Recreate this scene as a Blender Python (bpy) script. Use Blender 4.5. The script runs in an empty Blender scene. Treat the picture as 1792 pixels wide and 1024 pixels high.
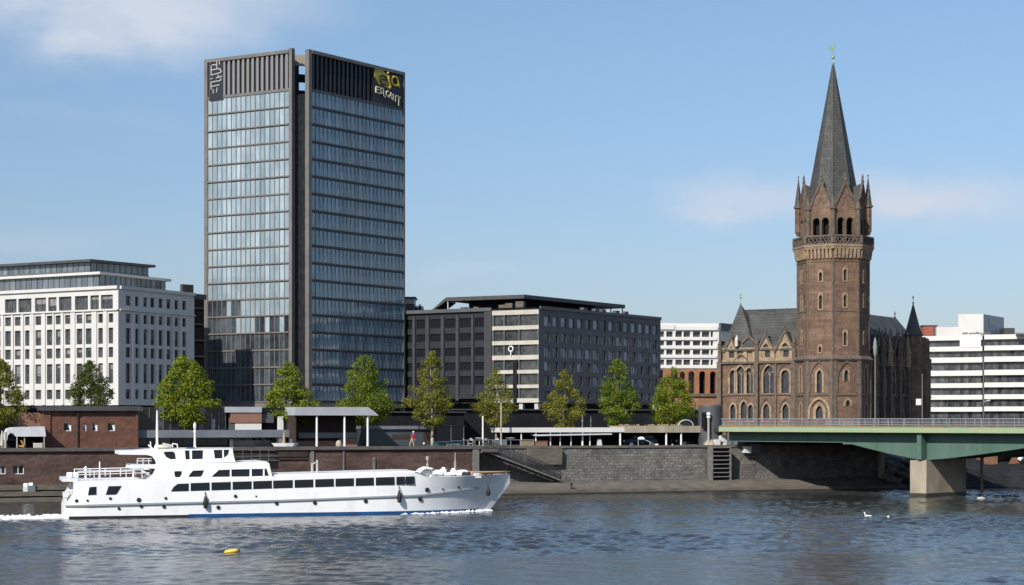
import bpy, bmesh, math, random
import numpy as np
from mathutils import Vector, Matrix, noise
from mathutils.geometry import tessellate_polygon

random.seed(7)
rng = np.random.default_rng(11)
sc = bpy.context.scene
col = sc.collection
F, HZ, CX, H = 3200.0, 735.0, 896.0, 6.9        # focal length and horizon in photo pixels, camera height
GZ = 4.2                                        # promenade height above the water
R = math.radians

def kx(px): return (px - CX) / F
def X(px, d): return kx(px) * d
def Z(py, d): return H - (py - HZ) / F * d
def W(px, py, d): return Vector((X(px, d), d, Z(py, d)))

# ------------------------------------------------------------------ materials
def new_mat(name):
    m = bpy.data.materials.new(name); m.use_nodes = True
    nt = m.node_tree; nt.nodes.clear()
    out = nt.nodes.new('ShaderNodeOutputMaterial')
    b = nt.nodes.new('ShaderNodeBsdfPrincipled')
    nt.links.new(b.outputs[0], out.inputs[0])
    return m, nt, b

def mat(name, c1, c2=None, scale=1.0, rough=0.7, bump=0.0, stretch=(1, 1, 1), metallic=0.0, spec=0.5, ior=None,
        detail=5, lo=0.35, hi=0.65, island=0.0, bscale=None):
    m, nt, b = new_mat(name)
    N, L = nt.nodes, nt.links
    b.inputs['Roughness'].default_value = rough
    b.inputs['Metallic'].default_value = metallic
    b.inputs['Specular IOR Level'].default_value = spec
    if ior: b.inputs['IOR'].default_value = ior
    c1 = (*c1, 1); b.inputs['Base Color'].default_value = c1
    src = None
    if c2 is not None or bump:
        tc = N.new('ShaderNodeTexCoord'); mp = N.new('ShaderNodeMapping'); mp.inputs['Scale'].default_value = stretch
        L.new(tc.outputs['Object'], mp.inputs[0])
        n = N.new('ShaderNodeTexNoise'); n.inputs['Scale'].default_value = scale; n.inputs['Detail'].default_value = detail
        n.inputs['Roughness'].default_value = 0.62
        L.new(mp.outputs[0], n.inputs['Vector'])
    if c2 is not None:
        r = N.new('ShaderNodeValToRGB'); r.color_ramp.elements[0].position = lo; r.color_ramp.elements[1].position = hi
        r.color_ramp.elements[0].color = c1; r.color_ramp.elements[1].color = (*c2, 1)
        L.new(n.outputs[0], r.inputs[0]); src = r.outputs[0]
    if island:
        g = N.new('ShaderNodeNewGeometry'); mr = N.new('ShaderNodeMapRange')
        mr.inputs[3].default_value = 1 - island; mr.inputs[4].default_value = 1 + island
        L.new(g.outputs['Random Per Island'], mr.inputs[0])
        mx = N.new('ShaderNodeMix'); mx.data_type = 'RGBA'; mx.blend_type = 'MULTIPLY'; mx.inputs[0].default_value = 1
        if src: L.new(src, mx.inputs[6])
        else: mx.inputs[6].default_value = c1
        L.new(mr.outputs[0], mx.inputs[7]); src = mx.outputs[2]
    if src: L.new(src, b.inputs['Base Color'])
    if bump:
        n2 = n
        if bscale:
            n2 = N.new('ShaderNodeTexNoise'); n2.inputs['Scale'].default_value = bscale; n2.inputs['Detail'].default_value = 4
            L.new(mp.outputs[0], n2.inputs['Vector'])
        bp = N.new('ShaderNodeBump'); bp.inputs['Strength'].default_value = bump; bp.inputs['Distance'].default_value = 0.1
        L.new(n2.outputs[0], bp.inputs['Height']); L.new(bp.outputs[0], b.inputs['Normal'])
    return m

def masonry(name, ca, cb, cm, bw, bh, rough=0.85, bump=0.5, stain=(0.5, 1.15), mortar=0.02, rot=0.0, streak=1.0, sscale=0.35):
    """courses of blocks on upright walls; rot turns the object x axis along the wall"""
    m, nt, b = new_mat(name); N, L = nt.nodes, nt.links
    b.inputs['Roughness'].default_value = rough; b.inputs['Specular IOR Level'].default_value = 0.25
    tc = N.new('ShaderNodeTexCoord'); mp = N.new('ShaderNodeMapping'); mp.inputs['Rotation'].default_value = (0, 0, -rot)
    L.new(tc.outputs['Object'], mp.inputs[0])
    sp = N.new('ShaderNodeSeparateXYZ'); cb_ = N.new('ShaderNodeCombineXYZ'); L.new(mp.outputs[0], sp.inputs[0])
    ad = N.new('ShaderNodeMath'); ad.operation = 'ADD'; L.new(sp.outputs[0], ad.inputs[0]); L.new(sp.outputs[1], ad.inputs[1])
    L.new(ad.outputs[0], cb_.inputs[0]); L.new(sp.outputs[2], cb_.inputs[1])
    br = N.new('ShaderNodeTexBrick'); L.new(cb_.outputs[0], br.inputs['Vector'])
    br.inputs['Color1'].default_value = (*ca, 1); br.inputs['Color2'].default_value = (*cb, 1); br.inputs['Mortar'].default_value = (*cm, 1)
    br.inputs['Scale'].default_value = 1; br.inputs['Mortar Size'].default_value = mortar; br.inputs['Brick Width'].default_value = bw
    br.inputs['Row Height'].default_value = bh; br.inputs['Mortar Smooth'].default_value = 0.3; br.inputs['Bias'].default_value = 0.0
    n = N.new('ShaderNodeTexNoise'); n.inputs['Scale'].default_value = sscale; n.inputs['Detail'].default_value = 8; n.inputs['Roughness'].default_value = 0.7
    m2 = N.new('ShaderNodeMapping'); m2.inputs['Scale'].default_value = (1, 1, streak); L.new(tc.outputs['Object'], m2.inputs[0]); L.new(m2.outputs[0], n.inputs['Vector'])
    mr = N.new('ShaderNodeMapRange'); mr.inputs[1].default_value = 0.3; mr.inputs[2].default_value = 0.7
    mr.inputs[3].default_value = stain[0]; mr.inputs[4].default_value = stain[1]; L.new(n.outputs[0], mr.inputs[0])
    mx = N.new('ShaderNodeMix'); mx.data_type = 'RGBA'; mx.blend_type = 'MULTIPLY'; mx.inputs[0].default_value = 1
    L.new(br.outputs['Color'], mx.inputs[6]); L.new(mr.outputs[0], mx.inputs[7]); L.new(mx.outputs[2], b.inputs['Base Color'])
    n3 = N.new('ShaderNodeTexNoise'); n3.inputs['Scale'].default_value = 3; n3.inputs['Detail'].default_value = 6; L.new(tc.outputs['Object'], n3.inputs['Vector'])
    bp = N.new('ShaderNodeBump'); bp.inputs['Strength'].default_value = bump; bp.inputs['Distance'].default_value = 0.12
    L.new(n3.outputs[0], bp.inputs['Height']); L.new(bp.outputs[0], b.inputs['Normal'])
    return m

M = {}
M['white_paint'] = mat('white_boat_paint', (0.78, 0.78, 0.76), (0.90, 0.90, 0.89), 1.1, 0.3, stretch=(1, 1, .25), lo=.25, hi=.5)
M['white_metal'] = mat('white_metal', (0.78, 0.78, 0.77), rough=0.4)
M['pale_metal'] = mat('pale_metal', (0.55, 0.55, 0.54), (0.42, 0.41, 0.39), 2, 0.45)
M['dark_glass'] = mat('dark_glass', (0.012, 0.014, 0.018), rough=0.06, ior=1.5, spec=0.5)
M['cream_stone'] = mat('cream_stone_cladding', (0.60, 0.58, 0.545), (0.48, 0.465, 0.435), 0.45, 0.75, bump=0.06, stretch=(1, 1, .35), lo=.35, hi=.85)
M['cream_panel'] = mat('cream_panel', (0.52, 0.49, 0.42), (0.42, 0.39, 0.33), 0.5, 0.6)
M['white_wall'] = mat('white_render', (0.68, 0.66, 0.62), (0.60, 0.58, 0.54), 0.3, 0.8, lo=.25, hi=.85)
M['office_glass'] = mat('office_window_glass', (0.025, 0.03, 0.035), (0.085, 0.087, 0.085), 0.8, 0.08, ior=1.55, island=0.6)
M['window_frame'] = mat('window_frame_metal', (0.10, 0.10, 0.10), rough=0.5)
M['roof_dark'] = mat('dark_roof_sheet', (0.045, 0.045, 0.048), (0.07, 0.07, 0.07), 0.7, 0.6)
M['attic_glass'] = mat('attic_glass', (0.09, 0.11, 0.125), (0.16, 0.18, 0.19), 0.6, 0.08, ior=1.7, stretch=(1, 1, .2), island=.35)
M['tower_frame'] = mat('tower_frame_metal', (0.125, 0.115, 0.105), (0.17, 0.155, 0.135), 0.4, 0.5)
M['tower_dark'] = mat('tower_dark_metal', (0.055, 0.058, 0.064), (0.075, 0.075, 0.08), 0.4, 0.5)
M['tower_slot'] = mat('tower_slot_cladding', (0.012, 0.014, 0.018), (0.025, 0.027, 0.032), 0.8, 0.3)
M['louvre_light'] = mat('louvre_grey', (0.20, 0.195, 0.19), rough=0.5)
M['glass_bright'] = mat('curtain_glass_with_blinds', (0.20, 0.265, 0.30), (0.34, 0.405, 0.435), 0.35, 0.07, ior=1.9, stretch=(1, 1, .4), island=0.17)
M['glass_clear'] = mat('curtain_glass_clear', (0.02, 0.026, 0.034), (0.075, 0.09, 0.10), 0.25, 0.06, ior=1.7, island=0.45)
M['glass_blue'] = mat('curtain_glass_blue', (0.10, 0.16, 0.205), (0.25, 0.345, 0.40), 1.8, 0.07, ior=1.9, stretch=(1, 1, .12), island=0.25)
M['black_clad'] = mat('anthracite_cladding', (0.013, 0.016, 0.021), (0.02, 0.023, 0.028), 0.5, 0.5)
M['grey_clad'] = mat('grey_cladding', (0.068, 0.071, 0.078), (0.095, 0.097, 0.103), 0.5, 0.6)
M['void'] = mat('dark_recess', (0.010, 0.011, 0.013), (0.018, 0.018, 0.02), 1, 0.7, spec=0.12)
M['curtain'] = mat('window_curtain', (0.42, 0.44, 0.46), (0.20, 0.22, 0.24), 1.5, 0.2, ior=1.5, stretch=(1, 1, .3), island=.35)
M['sandstone'] = masonry('brown_sandstone', (0.22, 0.137, 0.092), (0.155, 0.094, 0.066), (0.125, 0.085, 0.062), 1.1, 0.5, stain=(0.5, 1.25), sscale=0.5, streak=.6, mortar=.025)
M['pale_stone'] = mat('pale_stone_trim', (0.37, 0.27, 0.165), (0.20, 0.14, 0.092), 1.2, 0.85, bump=0.3)
M['trim_stone'] = mat('grey_stone_trim', (0.15, 0.115, 0.085), (0.08, 0.062, 0.05), 1.4, 0.85, bump=0.3)
M['slate'] = masonry('slate_roof', (0.085, 0.085, 0.076), (0.062, 0.062, 0.058), (0.048, 0.048, 0.046), 0.9, 0.55, rough=0.6, bump=0.3, stain=(0.65, 1.35), mortar=.05, sscale=.45, streak=.4)
M['church_glass'] = mat('leaded_glass', (0.02, 0.022, 0.028), (0.06, 0.062, 0.07), 3, 0.2, stretch=(1, 1, .4))
M['gold'] = mat('gilded_copper', (0.35, 0.42, 0.12), (0.25, 0.4, 0.3), 2, 0.4, metallic=0.4)
QT = R(20)
M['bank_shade_stone'] = masonry('bank_stone_in_shade', (0.024, 0.025, 0.028), (0.017, 0.018, 0.02), (0.013, 0.014, 0.015), 0.7, 0.35, rot=QT, stain=(0.6, 1.5), mortar=.04, sscale=.5, bump=.9)  # bank stone darkened to carry the bridge shadow in its colour
M['brick'] = masonry('red_brown_brick', (0.175, 0.075, 0.05), (0.13, 0.06, 0.042), (0.12, 0.075, 0.06), 0.5, 0.16, rot=QT, stain=(0.6, 1.25), streak=2.2, sscale=.45)
M['brick_wall'] = masonry('weathered_quay_brick', (0.115, 0.066, 0.052), (0.08, 0.05, 0.041), (0.085, 0.065, 0.055), 0.6, 0.2, rot=QT, stain=(0.45, 1.4), streak=3, sscale=.35)
M['quay_stone'] = masonry('basalt_quay_stone', (0.185, 0.172, 0.152), (0.115, 0.108, 0.098), (0.10, 0.095, 0.087), 0.55, 0.28, rot=QT, stain=(0.55, 1.35), mortar=.035, sscale=.6, bump=.9)
M['ledge'] = mat('worn_concrete_ledge', (0.145, 0.125, 0.095), (0.085, 0.075, 0.062), 0.7, 0.9, bump=0.4, stretch=(1, 1, 3))
M['algae'] = mat('wet_algae_stone', (0.03, 0.026, 0.018), (0.05, 0.045, 0.03), 1.5, 0.5)
M['coping'] = mat('dark_coping', (0.075, 0.065, 0.06), (0.11, 0.095, 0.085), 1, 0.8)
M['paving'] = mat('promenade_paving', (0.16, 0.15, 0.135), (0.11, 0.105, 0.095), 0.5, 0.9, bump=0.1)
M['rock'] = mat('riprap_rock', (0.22, 0.20, 0.175), (0.09, 0.08, 0.07), 0.9, 0.9, bump=0.6)
M['bridge_green'] = mat('bridge_green_paint', (0.056, 0.112, 0.085), (0.10, 0.163, 0.122), 0.55, 0.5, stretch=(1, 1, .22), lo=.3, hi=.7)
M['bridge_edge'] = mat('bridge_edge_paint', (0.24, 0.36, 0.22), (0.33, 0.36, 0.20), 0.5, 0.7, stretch=(1, 1, 2))
M['moss'] = mat('mossy_kerb', (0.22, 0.19, 0.09), (0.30, 0.22, 0.14), 1.1, 0.9)
M['concrete'] = mat('pier_concrete', (0.42, 0.36, 0.26), (0.27, 0.23, 0.17), 0.8, 0.85, bump=0.2, stretch=(1, 1, .35))
M['asphalt'] = mat('asphalt', (0.05, 0.05, 0.05), (0.065, 0.063, 0.06), 2, 0.9)
M['rail'] = mat('grey_rail_metal', (0.25, 0.25, 0.265), rough=0.5)
M['steel'] = mat('weathered_steel', (0.20, 0.19, 0.175), (0.13, 0.12, 0.11), 2, 0.6)
M['dark_steel'] = mat('dark_steel', (0.03, 0.03, 0.033), rough=0.5)
M['column_grey'] = mat('dark_column_concrete', (0.055, 0.06, 0.064), (0.085, 0.09, 0.092), 0.8, 0.6, stretch=(1, 1, .3))
M['beige_post'] = mat('beige_post', (0.42, 0.38, 0.29), (0.33, 0.29, 0.22), 2, 0.7)
M['awning'] = mat('pale_awning_fabric', (0.62, 0.63, 0.65), (0.52, 0.53, 0.55), 1.5, 0.8)
M['slab_grey'] = mat('grey_roof_slab', (0.17, 0.185, 0.205), (0.13, 0.145, 0.165), 0.6, 0.6)
M['slab_light'] = mat('light_roof_slab', (0.40, 0.41, 0.43), (0.33, 0.34, 0.36), 0.6, 0.6)
M['brown_panel'] = mat('brown_panel', (0.25, 0.135, 0.09), (0.21, 0.11, 0.075), 0.8, 0.6)
M['timber_dark'] = mat('dark_timber', (0.05, 0.028, 0.02), (0.03, 0.018, 0.014), 1.5, 0.7)
M['green_grey'] = mat('green_grey_panel', (0.06, 0.078, 0.085), (0.045, 0.055, 0.06), 0.6, 0.5)
M['teal'] = mat('teal_panel', (0.03, 0.10, 0.13), (0.025, 0.08, 0.10), 1, 0.4)
M['terracotta'] = mat('terracotta_cladding', (0.31, 0.135, 0.06), (0.23, 0.095, 0.045), 0.8, 0.7)
M['terracotta_wall'] = masonry('terracotta_brick', (0.36, 0.18, 0.10), (0.28, 0.14, 0.085), (0.22, 0.15, 0.1), 0.6, 0.2, rot=R(10))
M['blue_stripe'] = mat('blue_antifouling', (0.012, 0.085, 0.25), (0.008, 0.05, 0.16), 0.6, 0.4)
M['black_rubber'] = mat('black_rubber', (0.012, 0.012, 0.012), rough=0.6)
M['grey_rub'] = mat('grey_rub_rail', (0.30, 0.32, 0.34), rough=0.5)
M['wood'] = mat('varnished_wood', (0.30, 0.17, 0.08), (0.2, 0.1, 0.05), 3, 0.5, stretch=(6, 1, 1))
M['orange'] = mat('orange_float', (0.6, 0.2, 0.08), rough=0.5)
M['yellow'] = mat('yellow_float', (0.75, 0.50, 0.03), (0.6, 0.45, 0.05), 3, 0.35)
M['yellow_sign'] = mat('yellow_sign', (0.48, 0.42, 0.04), (0.42, 0.28, 0.05), 0.3, 0.5)
M['cream_sign'] = mat('cream_sign', (0.62, 0.58, 0.42), rough=0.5)
M['grey_sign'] = mat('pale_grey_sign', (0.42, 0.42, 0.41), rough=0.5)
M['sign_back'] = mat('sign_backing', (0.015, 0.017, 0.022), rough=0.5)
M['navy'] = mat('navy_patch', (0.01, 0.02, 0.07), rough=0.5)
M['car_blue'] = mat('dark_blue_car_paint', (0.012, 0.022, 0.055), rough=0.15, spec=0.6)
M['car_black'] = mat('black_car_paint', (0.012, 0.013, 0.018), rough=0.15, spec=0.6)
M['skin'] = mat('skin', (0.50, 0.30, 0.21), rough=0.6)
M['red_cloth'] = mat('red_cloth', (0.42, 0.03, 0.06), (0.28, 0.02, 0.04), 8, 0.9)
M['beige_cloth'] = mat('beige_cloth', (0.42, 0.33, 0.21), (0.32, 0.25, 0.16), 8, 0.9)
M['hair'] = mat('grey_white_cap', (0.62, 0.64, 0.70), rough=0.8)
M['feather_white'] = mat('white_feathers', (0.80, 0.78, 0.72), rough=0.8)
M['feather_dark'] = mat('dark_feathers', (0.035, 0.03, 0.028), (0.09, 0.05, 0.03), 6, 0.8)
M['foam'] = mat('water_foam', (0.80, 0.82, 0.84), (0.55, 0.58, 0.62), 1.5, 0.8, bump=0.5)
M['red_brick'] = mat('red_brick_flat', (0.36, 0.10, 0.06), (0.26, 0.08, 0.05), 1.2, 0.8)
M['ochre'] = mat('ochre_fabric', (0.50, 0.30, 0.06), (0.38, 0.2, 0.05), 2, 0.8)
M['bark_pale'] = mat('pale_bark', (0.42, 0.37, 0.30), (0.22, 0.18, 0.14), 3, 0.9, stretch=(1, 1, .3))
M['bark'] = mat('brown_bark', (0.13, 0.10, 0.07), (0.08, 0.06, 0.045), 3, 0.9)
M['lantern_green'] = mat('verdigris_lantern', (0.17, 0.20, 0.16), (0.25, 0.26, 0.2), 3, 0.6)
M['blind'] = mat('roller_blind', (0.26, 0.25, 0.235), (0.17, 0.165, 0.155), 0.4, 0.6, lo=.3, hi=.7)
M['pier_dark'] = mat('dark_pier_metal', (0.028, 0.031, 0.037), (0.042, 0.044, 0.049), 0.5, 0.6)
M['grey_box'] = mat('grey_plastic', (0.10, 0.11, 0.12), rough=0.5)

def leaf_mat(name, a, b, c):
    m, nt, bs = new_mat(name); N, L = nt.nodes, nt.links
    g = N.new('ShaderNodeNewGeometry'); r = N.new('ShaderNodeValToRGB')
    r.color_ramp.elements[0].color = (*a, 1); r.color_ramp.elements[1].color = (*c, 1)
    e = r.color_ramp.elements.new(0.6); e.color = (*b, 1)
    L.new(g.outputs['Random Per Island'], r.inputs[0]); L.new(r.outputs[0], bs.inputs['Base Color'])
    bs.inputs['Roughness'].default_value = 0.55; bs.inputs['Specular IOR Level'].default_value = 0.3
    tr = N.new('ShaderNodeBsdfTranslucent'); mx = N.new('ShaderNodeMixShader'); mx.inputs[0].default_value = 0.35
    mul = N.new('ShaderNodeMix'); mul.data_type = 'RGBA'; mul.blend_type = 'MULTIPLY'; mul.inputs[0].default_value = 1
    L.new(r.outputs[0], mul.inputs[6]); mul.inputs[7].default_value = (1.5, 1.4, 0.6, 1); L.new(mul.outputs[2], tr.inputs[0])
    out = [n for n in N if n.type == 'OUTPUT_MATERIAL'][0]
    L.new(bs.outputs[0], mx.inputs[1]); L.new(tr.outputs[0], mx.inputs[2]); L.new(mx.outputs[0], out.inputs[0])
    return m
M['leaf_yellow'] = leaf_mat('leaf_yellow_green', (0.09, 0.14, 0.01), (0.17, 0.22, 0.013), (0.30, 0.295, 0.025))
M['leaf_green'] = leaf_mat('leaf_fresh_green', (0.07, 0.12, 0.012), (0.135, 0.19, 0.016), (0.26, 0.28, 0.026))
M['leaf_olive'] = leaf_mat('leaf_olive', (0.10, 0.115, 0.016), (0.18, 0.19, 0.024), (0.31, 0.26, 0.045))
M['leaf_dark'] = leaf_mat('leaf_dark_green', (0.04, 0.07, 0.013), (0.08, 0.11, 0.02), (0.16, 0.155, 0.035))

# ------------------------------------------------------------------ mesh helpers
class MB:
    def __init__(s): s.v = []; s.f = []; s.m = []
    def pts(s, ps):
        i = len(s.v); s.v.extend(tuple(p) for p in ps); return list(range(i, i + len(ps)))
    def face(s, ps, mi=0):
        s.f.append(s.pts(ps)); s.m.append(mi)
    def hexa(s, b, t, mi=0):
        """closed prism between two loops of equal length"""
        n = len(b); i = s.pts(b); j = s.pts(t)
        s.f.append(i[::-1]); s.m.append(mi); s.f.append(j); s.m.append(mi)
        for k in range(n):
            l = (k + 1) % n; s.f.append([i[k], i[l], j[l], j[k]]); s.m.append(mi)
    def box(s, x0, x1, y0, y1, z0, z1, mi=0, fn=None):
        b = [(x0, y0, z0), (x1, y0, z0), (x1, y1, z0), (x0, y1, z0)]; t = [(x0, y0, z1), (x1, y0, z1), (x1, y1, z1), (x0, y1, z1)]
        if fn: b = [fn(*p) for p in b]; t = [fn(*p) for p in t]
        s.hexa(b, t, mi)
    def tube(s, p0, p1, r0, r1=None, n=8, mi=0):
        r1 = r0 if r1 is None else r1
        p0, p1 = Vector(p0), Vector(p1); d = (p1 - p0)
        if d.length < 1e-6: return
        d.normalize(); a = d.orthogonal().normalized(); b = d.cross(a)
        ring = lambda p, r: [p + (a * math.cos(6.28318 * k / n) + b * math.sin(6.28318 * k / n)) * r for k in range(n)]
        s.hexa(ring(p0, r0), ring(p1, max(r1, 1e-4)), mi)
    def lathe(s, c, prof, n=16, mi=0, ph=0.0, sx=1, sy=1):
        c = Vector(c); rings = []
        for r, z in prof:
            rings.append(s.pts([c + Vector((r * math.cos(ph + 6.283185 * k / n) * sx, r * math.sin(ph + 6.283185 * k / n) * sy, z)) for k in range(n)]))
        for a, b in zip(rings, rings[1:]):
            for k in range(n):
                l = (k + 1) % n; s.f.append([a[k], a[l], b[l], b[k]]); s.m.append(mi)
        s.f.append(rings[0][::-1]); s.m.append(mi); s.f.append(rings[-1]); s.m.append(mi)
    def loft(s, rings, mi=0, caps=True):
        ids = [s.pts(r) for r in rings]; n = len(rings[0])
        for a, b in zip(ids, ids[1:]):
            for k in range(n):
                l = (k + 1) % n; s.f.append([a[k], a[l], b[l], b[k]]); s.m.append(mi)
        if caps: s.f.append(ids[0][::-1]); s.m.append(mi); s.f.append(ids[-1]); s.m.append(mi)
    def build(s, name, mats, parent=None, loc=None, smooth=False, label=None):
        base = origin(parent) if parent is not None else Vector(loc or (0, 0, 0))
        me = bpy.data.meshes.new(name)
        me.from_pydata([(a - base.x, b - base.y, c - base.z) for a, b, c in s.v], [], s.f)
        mats = mats if isinstance(mats, (list, tuple)) else [mats]
        for m in mats: me.materials.append(m if not isinstance(m, str) else M[m])
        if len(mats) > 1: me.polygons.foreach_set('material_index', s.m)
        if smooth: me.polygons.foreach_set('use_smooth', [True] * len(me.polygons))
        me.update()
        o = bpy.data.objects.new(name, me); col.objects.link(o)
        if parent is not None: o.parent = parent
        else: o.location = base
        if label: o['label'] = label
        return o

def origin(o):
    v = Vector((0, 0, 0))
    while o is not None: v += Vector(o.location); o = o.parent
    return v

def tag(o, label=None, cat=None, group=None, kind=None):
    if label: o['label'] = label
    if cat: o['category'] = cat
    if group: o['group'] = group
    if kind: o['kind'] = kind
    return o

def thing(name, label, cat, loc, group=None):
    o = bpy.data.objects.new(name, None); o.empty_display_size = 0.5; o.location = loc; col.objects.link(o)
    return tag(o, label, cat, group)

class Fr:
    """an upright plane: O (x, y), direction along it, normal to the left-hand/camera side; d > 0 is outward"""
    def __init__(s, a, b):
        s.O = Vector((a[0], a[1])); s.E = Vector((b[0], b[1])); d = s.E - s.O; s.L = d.length; s.u = d.normalized()
        s.n = Vector((s.u.y, -s.u.x))
    def P(s, u, z, d=0.0):
        q = s.O + s.u * u + s.n * d; return Vector((q.x, q.y, z))
    def upx(s, px, d=0.0):
        k = kx(px); o = s.O + s.n * d; return (k * o.y - o.x) / (s.u.x - k * s.u.y)
    def zat(s, py, px, d=0.0):
        u = s.upx(px, d); return Z(py, (s.O + s.u * u + s.n * d).y)

def fbox(mb, fr, u0, u1, z0, z1, d0, d1, mi=0):
    mb.hexa([fr.P(u0, z0, d1), fr.P(u1, z0, d1), fr.P(u1, z0, d0), fr.P(u0, z0, d0)],
            [fr.P(u0, z1, d1), fr.P(u1, z1, d1), fr.P(u1, z1, d0), fr.P(u0, z1, d0)], mi)

def grid_wall(mb, fr, u0, u1, z0, z1, opens, depth, mi=0, rmi=None):
    rmi = mi if rmi is None else rmi
    us = sorted({u0, u1, *[a for o in opens for a in o[:2]]}); zs = sorted({z0, z1, *[a for o in opens for a in o[2:4]]})
    us = [u for u in us if u0 - 1e-6 <= u <= u1 + 1e-6]; zs = [z for z in zs if z0 - 1e-6 <= z <= z1 + 1e-6]
    for a, b in zip(us, us[1:]):
        run = None
        for c, d in zip(zs, zs[1:]):
            um, zm = (a + b) / 2, (c + d) / 2
            hole = any(o[0] < um < o[1] and o[2] < zm < o[3] for o in opens)
            if not hole:
                if run is None: run = [c, d]
                else: run[1] = d
            if (hole or d == zs[-1]) and run:
                mb.face([fr.P(a, run[0]), fr.P(b, run[0]), fr.P(b, run[1]), fr.P(a, run[1])], mi); run = None
    for a, b, c, d in [o[:4] for o in opens]:
        q = [(a, c), (b, c), (b, d), (a, d)]
        for k in range(4):
            (p, r), (s_, t) = q[k], q[(k + 1) % 4]
            mb.face([fr.P(p, r), fr.P(s_, t), fr.P(s_, t, -depth), fr.P(p, r, -depth)], rmi)

def pane(fr, o, depth, bars=1, cross=0, fw=0.06, name='window', parent=None, mats=('window_frame', 'office_glass'), mb=None):
    own = mb is None
    mb = mb or MB(); a, b, c, d = o[:4]; e = 0.004
    a += e; b -= e; c += e; d -= e
    tl = random.uniform(-.012, .012); tw = random.uniform(-.012, .012)
    mb.face([fr.P(a, c, -depth + .03 + tl), fr.P(b, c, -depth + .03 + tw), fr.P(b, d, -depth + .03 - tl + tw), fr.P(a, d, -depth + .03 - tw)], 1)
    if mats[1] == 'office_glass' and random.random() < .38:
        h = (d - c) * random.choice((.2, .3, .45, .6)); mb.face([fr.P(a + fw, d - h, -depth + .045), fr.P(b - fw, d - h, -depth + .045), fr.P(b - fw, d - fw, -depth + .045), fr.P(a + fw, d - fw, -depth + .045)], 2)
    D0, D1 = -depth + .06, -depth + .12
    fbox(mb, fr, a, a + fw, c, d, D0, D1); fbox(mb, fr, b - fw, b, c, d, D0, D1)
    fbox(mb, fr, a + fw, b - fw, c, c + fw, D0, D1); fbox(mb, fr, a + fw, b - fw, d - fw, d, D0, D1)
    for k in range(bars):
        x = a + (b - a) * (k + 1) / (bars + 1); fbox(mb, fr, x - fw / 2, x + fw / 2, c + fw, d - fw, D0, D1 - .01)
    for k in range(cross):
        z = c + (d - c) * (k + 1) / (cross + 1); fbox(mb, fr, a + fw, b - fw, z - fw / 2, z + fw / 2, D0 + .002, D1 - .02)
    if own: return mb.build(name, list(mats) + ['blind'], parent)

def window_set(root, items, depth, cap=100, **kw):
    """items: (frame, opening, mats, bars, cross); the largest as parts of their own, the rest as one stuff part"""
    items = sorted(items, key=lambda t: -(t[1][1] - t[1][0]) * (t[1][3] - t[1][2]) * (1.6 if t[0].n.x < 0.2 else 1))
    for fr, o, mats, bars, cross in items[:cap]: pane(fr, o, depth, bars, cross, parent=root, mats=mats, **kw)
    rest = items[cap:]
    if rest:
        mb = MB()
        for fr, o, mats, bars, cross in rest: pane(fr, o, depth, bars, cross, mb=mb, **kw)
        r = mb.build('window_row', list(rest[0][2]) + ['blind'], root); r['kind'] = 'stuff'

def arch(uc, w, v0, vs, pointed=True, n=7, grow=0.0):
    """outline of an arched opening, from the lower left round the top to the lower right"""
    h = w / 2 + grow; pts = [(uc - h, v0 - 0), ]
    if pointed:
        rr = w + grow
        c0 = uc + w / 2; amax = math.acos(min(1, (c0 - uc) / rr))
        for k in range(n + 1):
            a = amax * k / n; pts.append((c0 - rr * math.cos(a), vs + rr * math.sin(a)))
        for k in range(n - 1, -1, -1):
            a = amax * k / n; pts.append((uc - w / 2 + rr * math.cos(a), vs + rr * math.sin(a)))
    else:
        for k in range(2 * n + 1):
            a = math.pi - math.pi * k / (2 * n); pts.append((uc + h * math.cos(a), vs + h * math.sin(a)))
    pts.append((uc + h, v0)); return pts

def poly_wall(mb, fr, outer, holes=(), depth=0.4, mi=0, d=0.0, reveal=True):
    loops = [[Vector((a, b, 0)) for a, b in outer]] + [[Vector((a, b, 0)) for a, b in h] for h in holes]
    flat = [p for l in loops for p in l]; base = mb.pts([fr.P(p.x, p.y, d) for p in flat])
    for t in tessellate_polygon(loops): mb.f.append([base[i] for i in t]); mb.m.append(mi)
    if reveal:
        for h in holes:
            for k in range(len(h)):
                (a, b), (c, e) = h[k], h[(k + 1) % len(h)]
                mb.face([fr.P(a, b, d), fr.P(c, e, d), fr.P(c, e, d - depth), fr.P(a, b, d - depth)], mi)

def rect_wall(mb, fr, u0, u1, z0, z1, holes, depth=0.4, mi=0):
    """rectangular wall cut recursively until each piece holds at most one opening"""
    if len(holes) > 1:
        for ax in (0, 1):
            iv = sorted((min(p[ax] for p in h), max(p[ax] for p in h)) for h in holes); m = iv[0][1]
            for a, b in iv[1:]:
                if a > m + 1e-3:
                    c = (a + m) / 2; lo = [h for h in holes if max(p[ax] for p in h) < c]; hi = [h for h in holes if min(p[ax] for p in h) > c]
                    if ax == 0: rect_wall(mb, fr, u0, c, z0, z1, lo, depth, mi); rect_wall(mb, fr, c, u1, z0, z1, hi, depth, mi)
                    else: rect_wall(mb, fr, u0, u1, z0, c, lo, depth, mi); rect_wall(mb, fr, u0, u1, c, z1, hi, depth, mi)
                    return
                m = max(m, b)
    poly_wall(mb, fr, [(u0, z0), (u1, z0), (u1, z1), (u0, z1)], holes, depth, mi)

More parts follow.
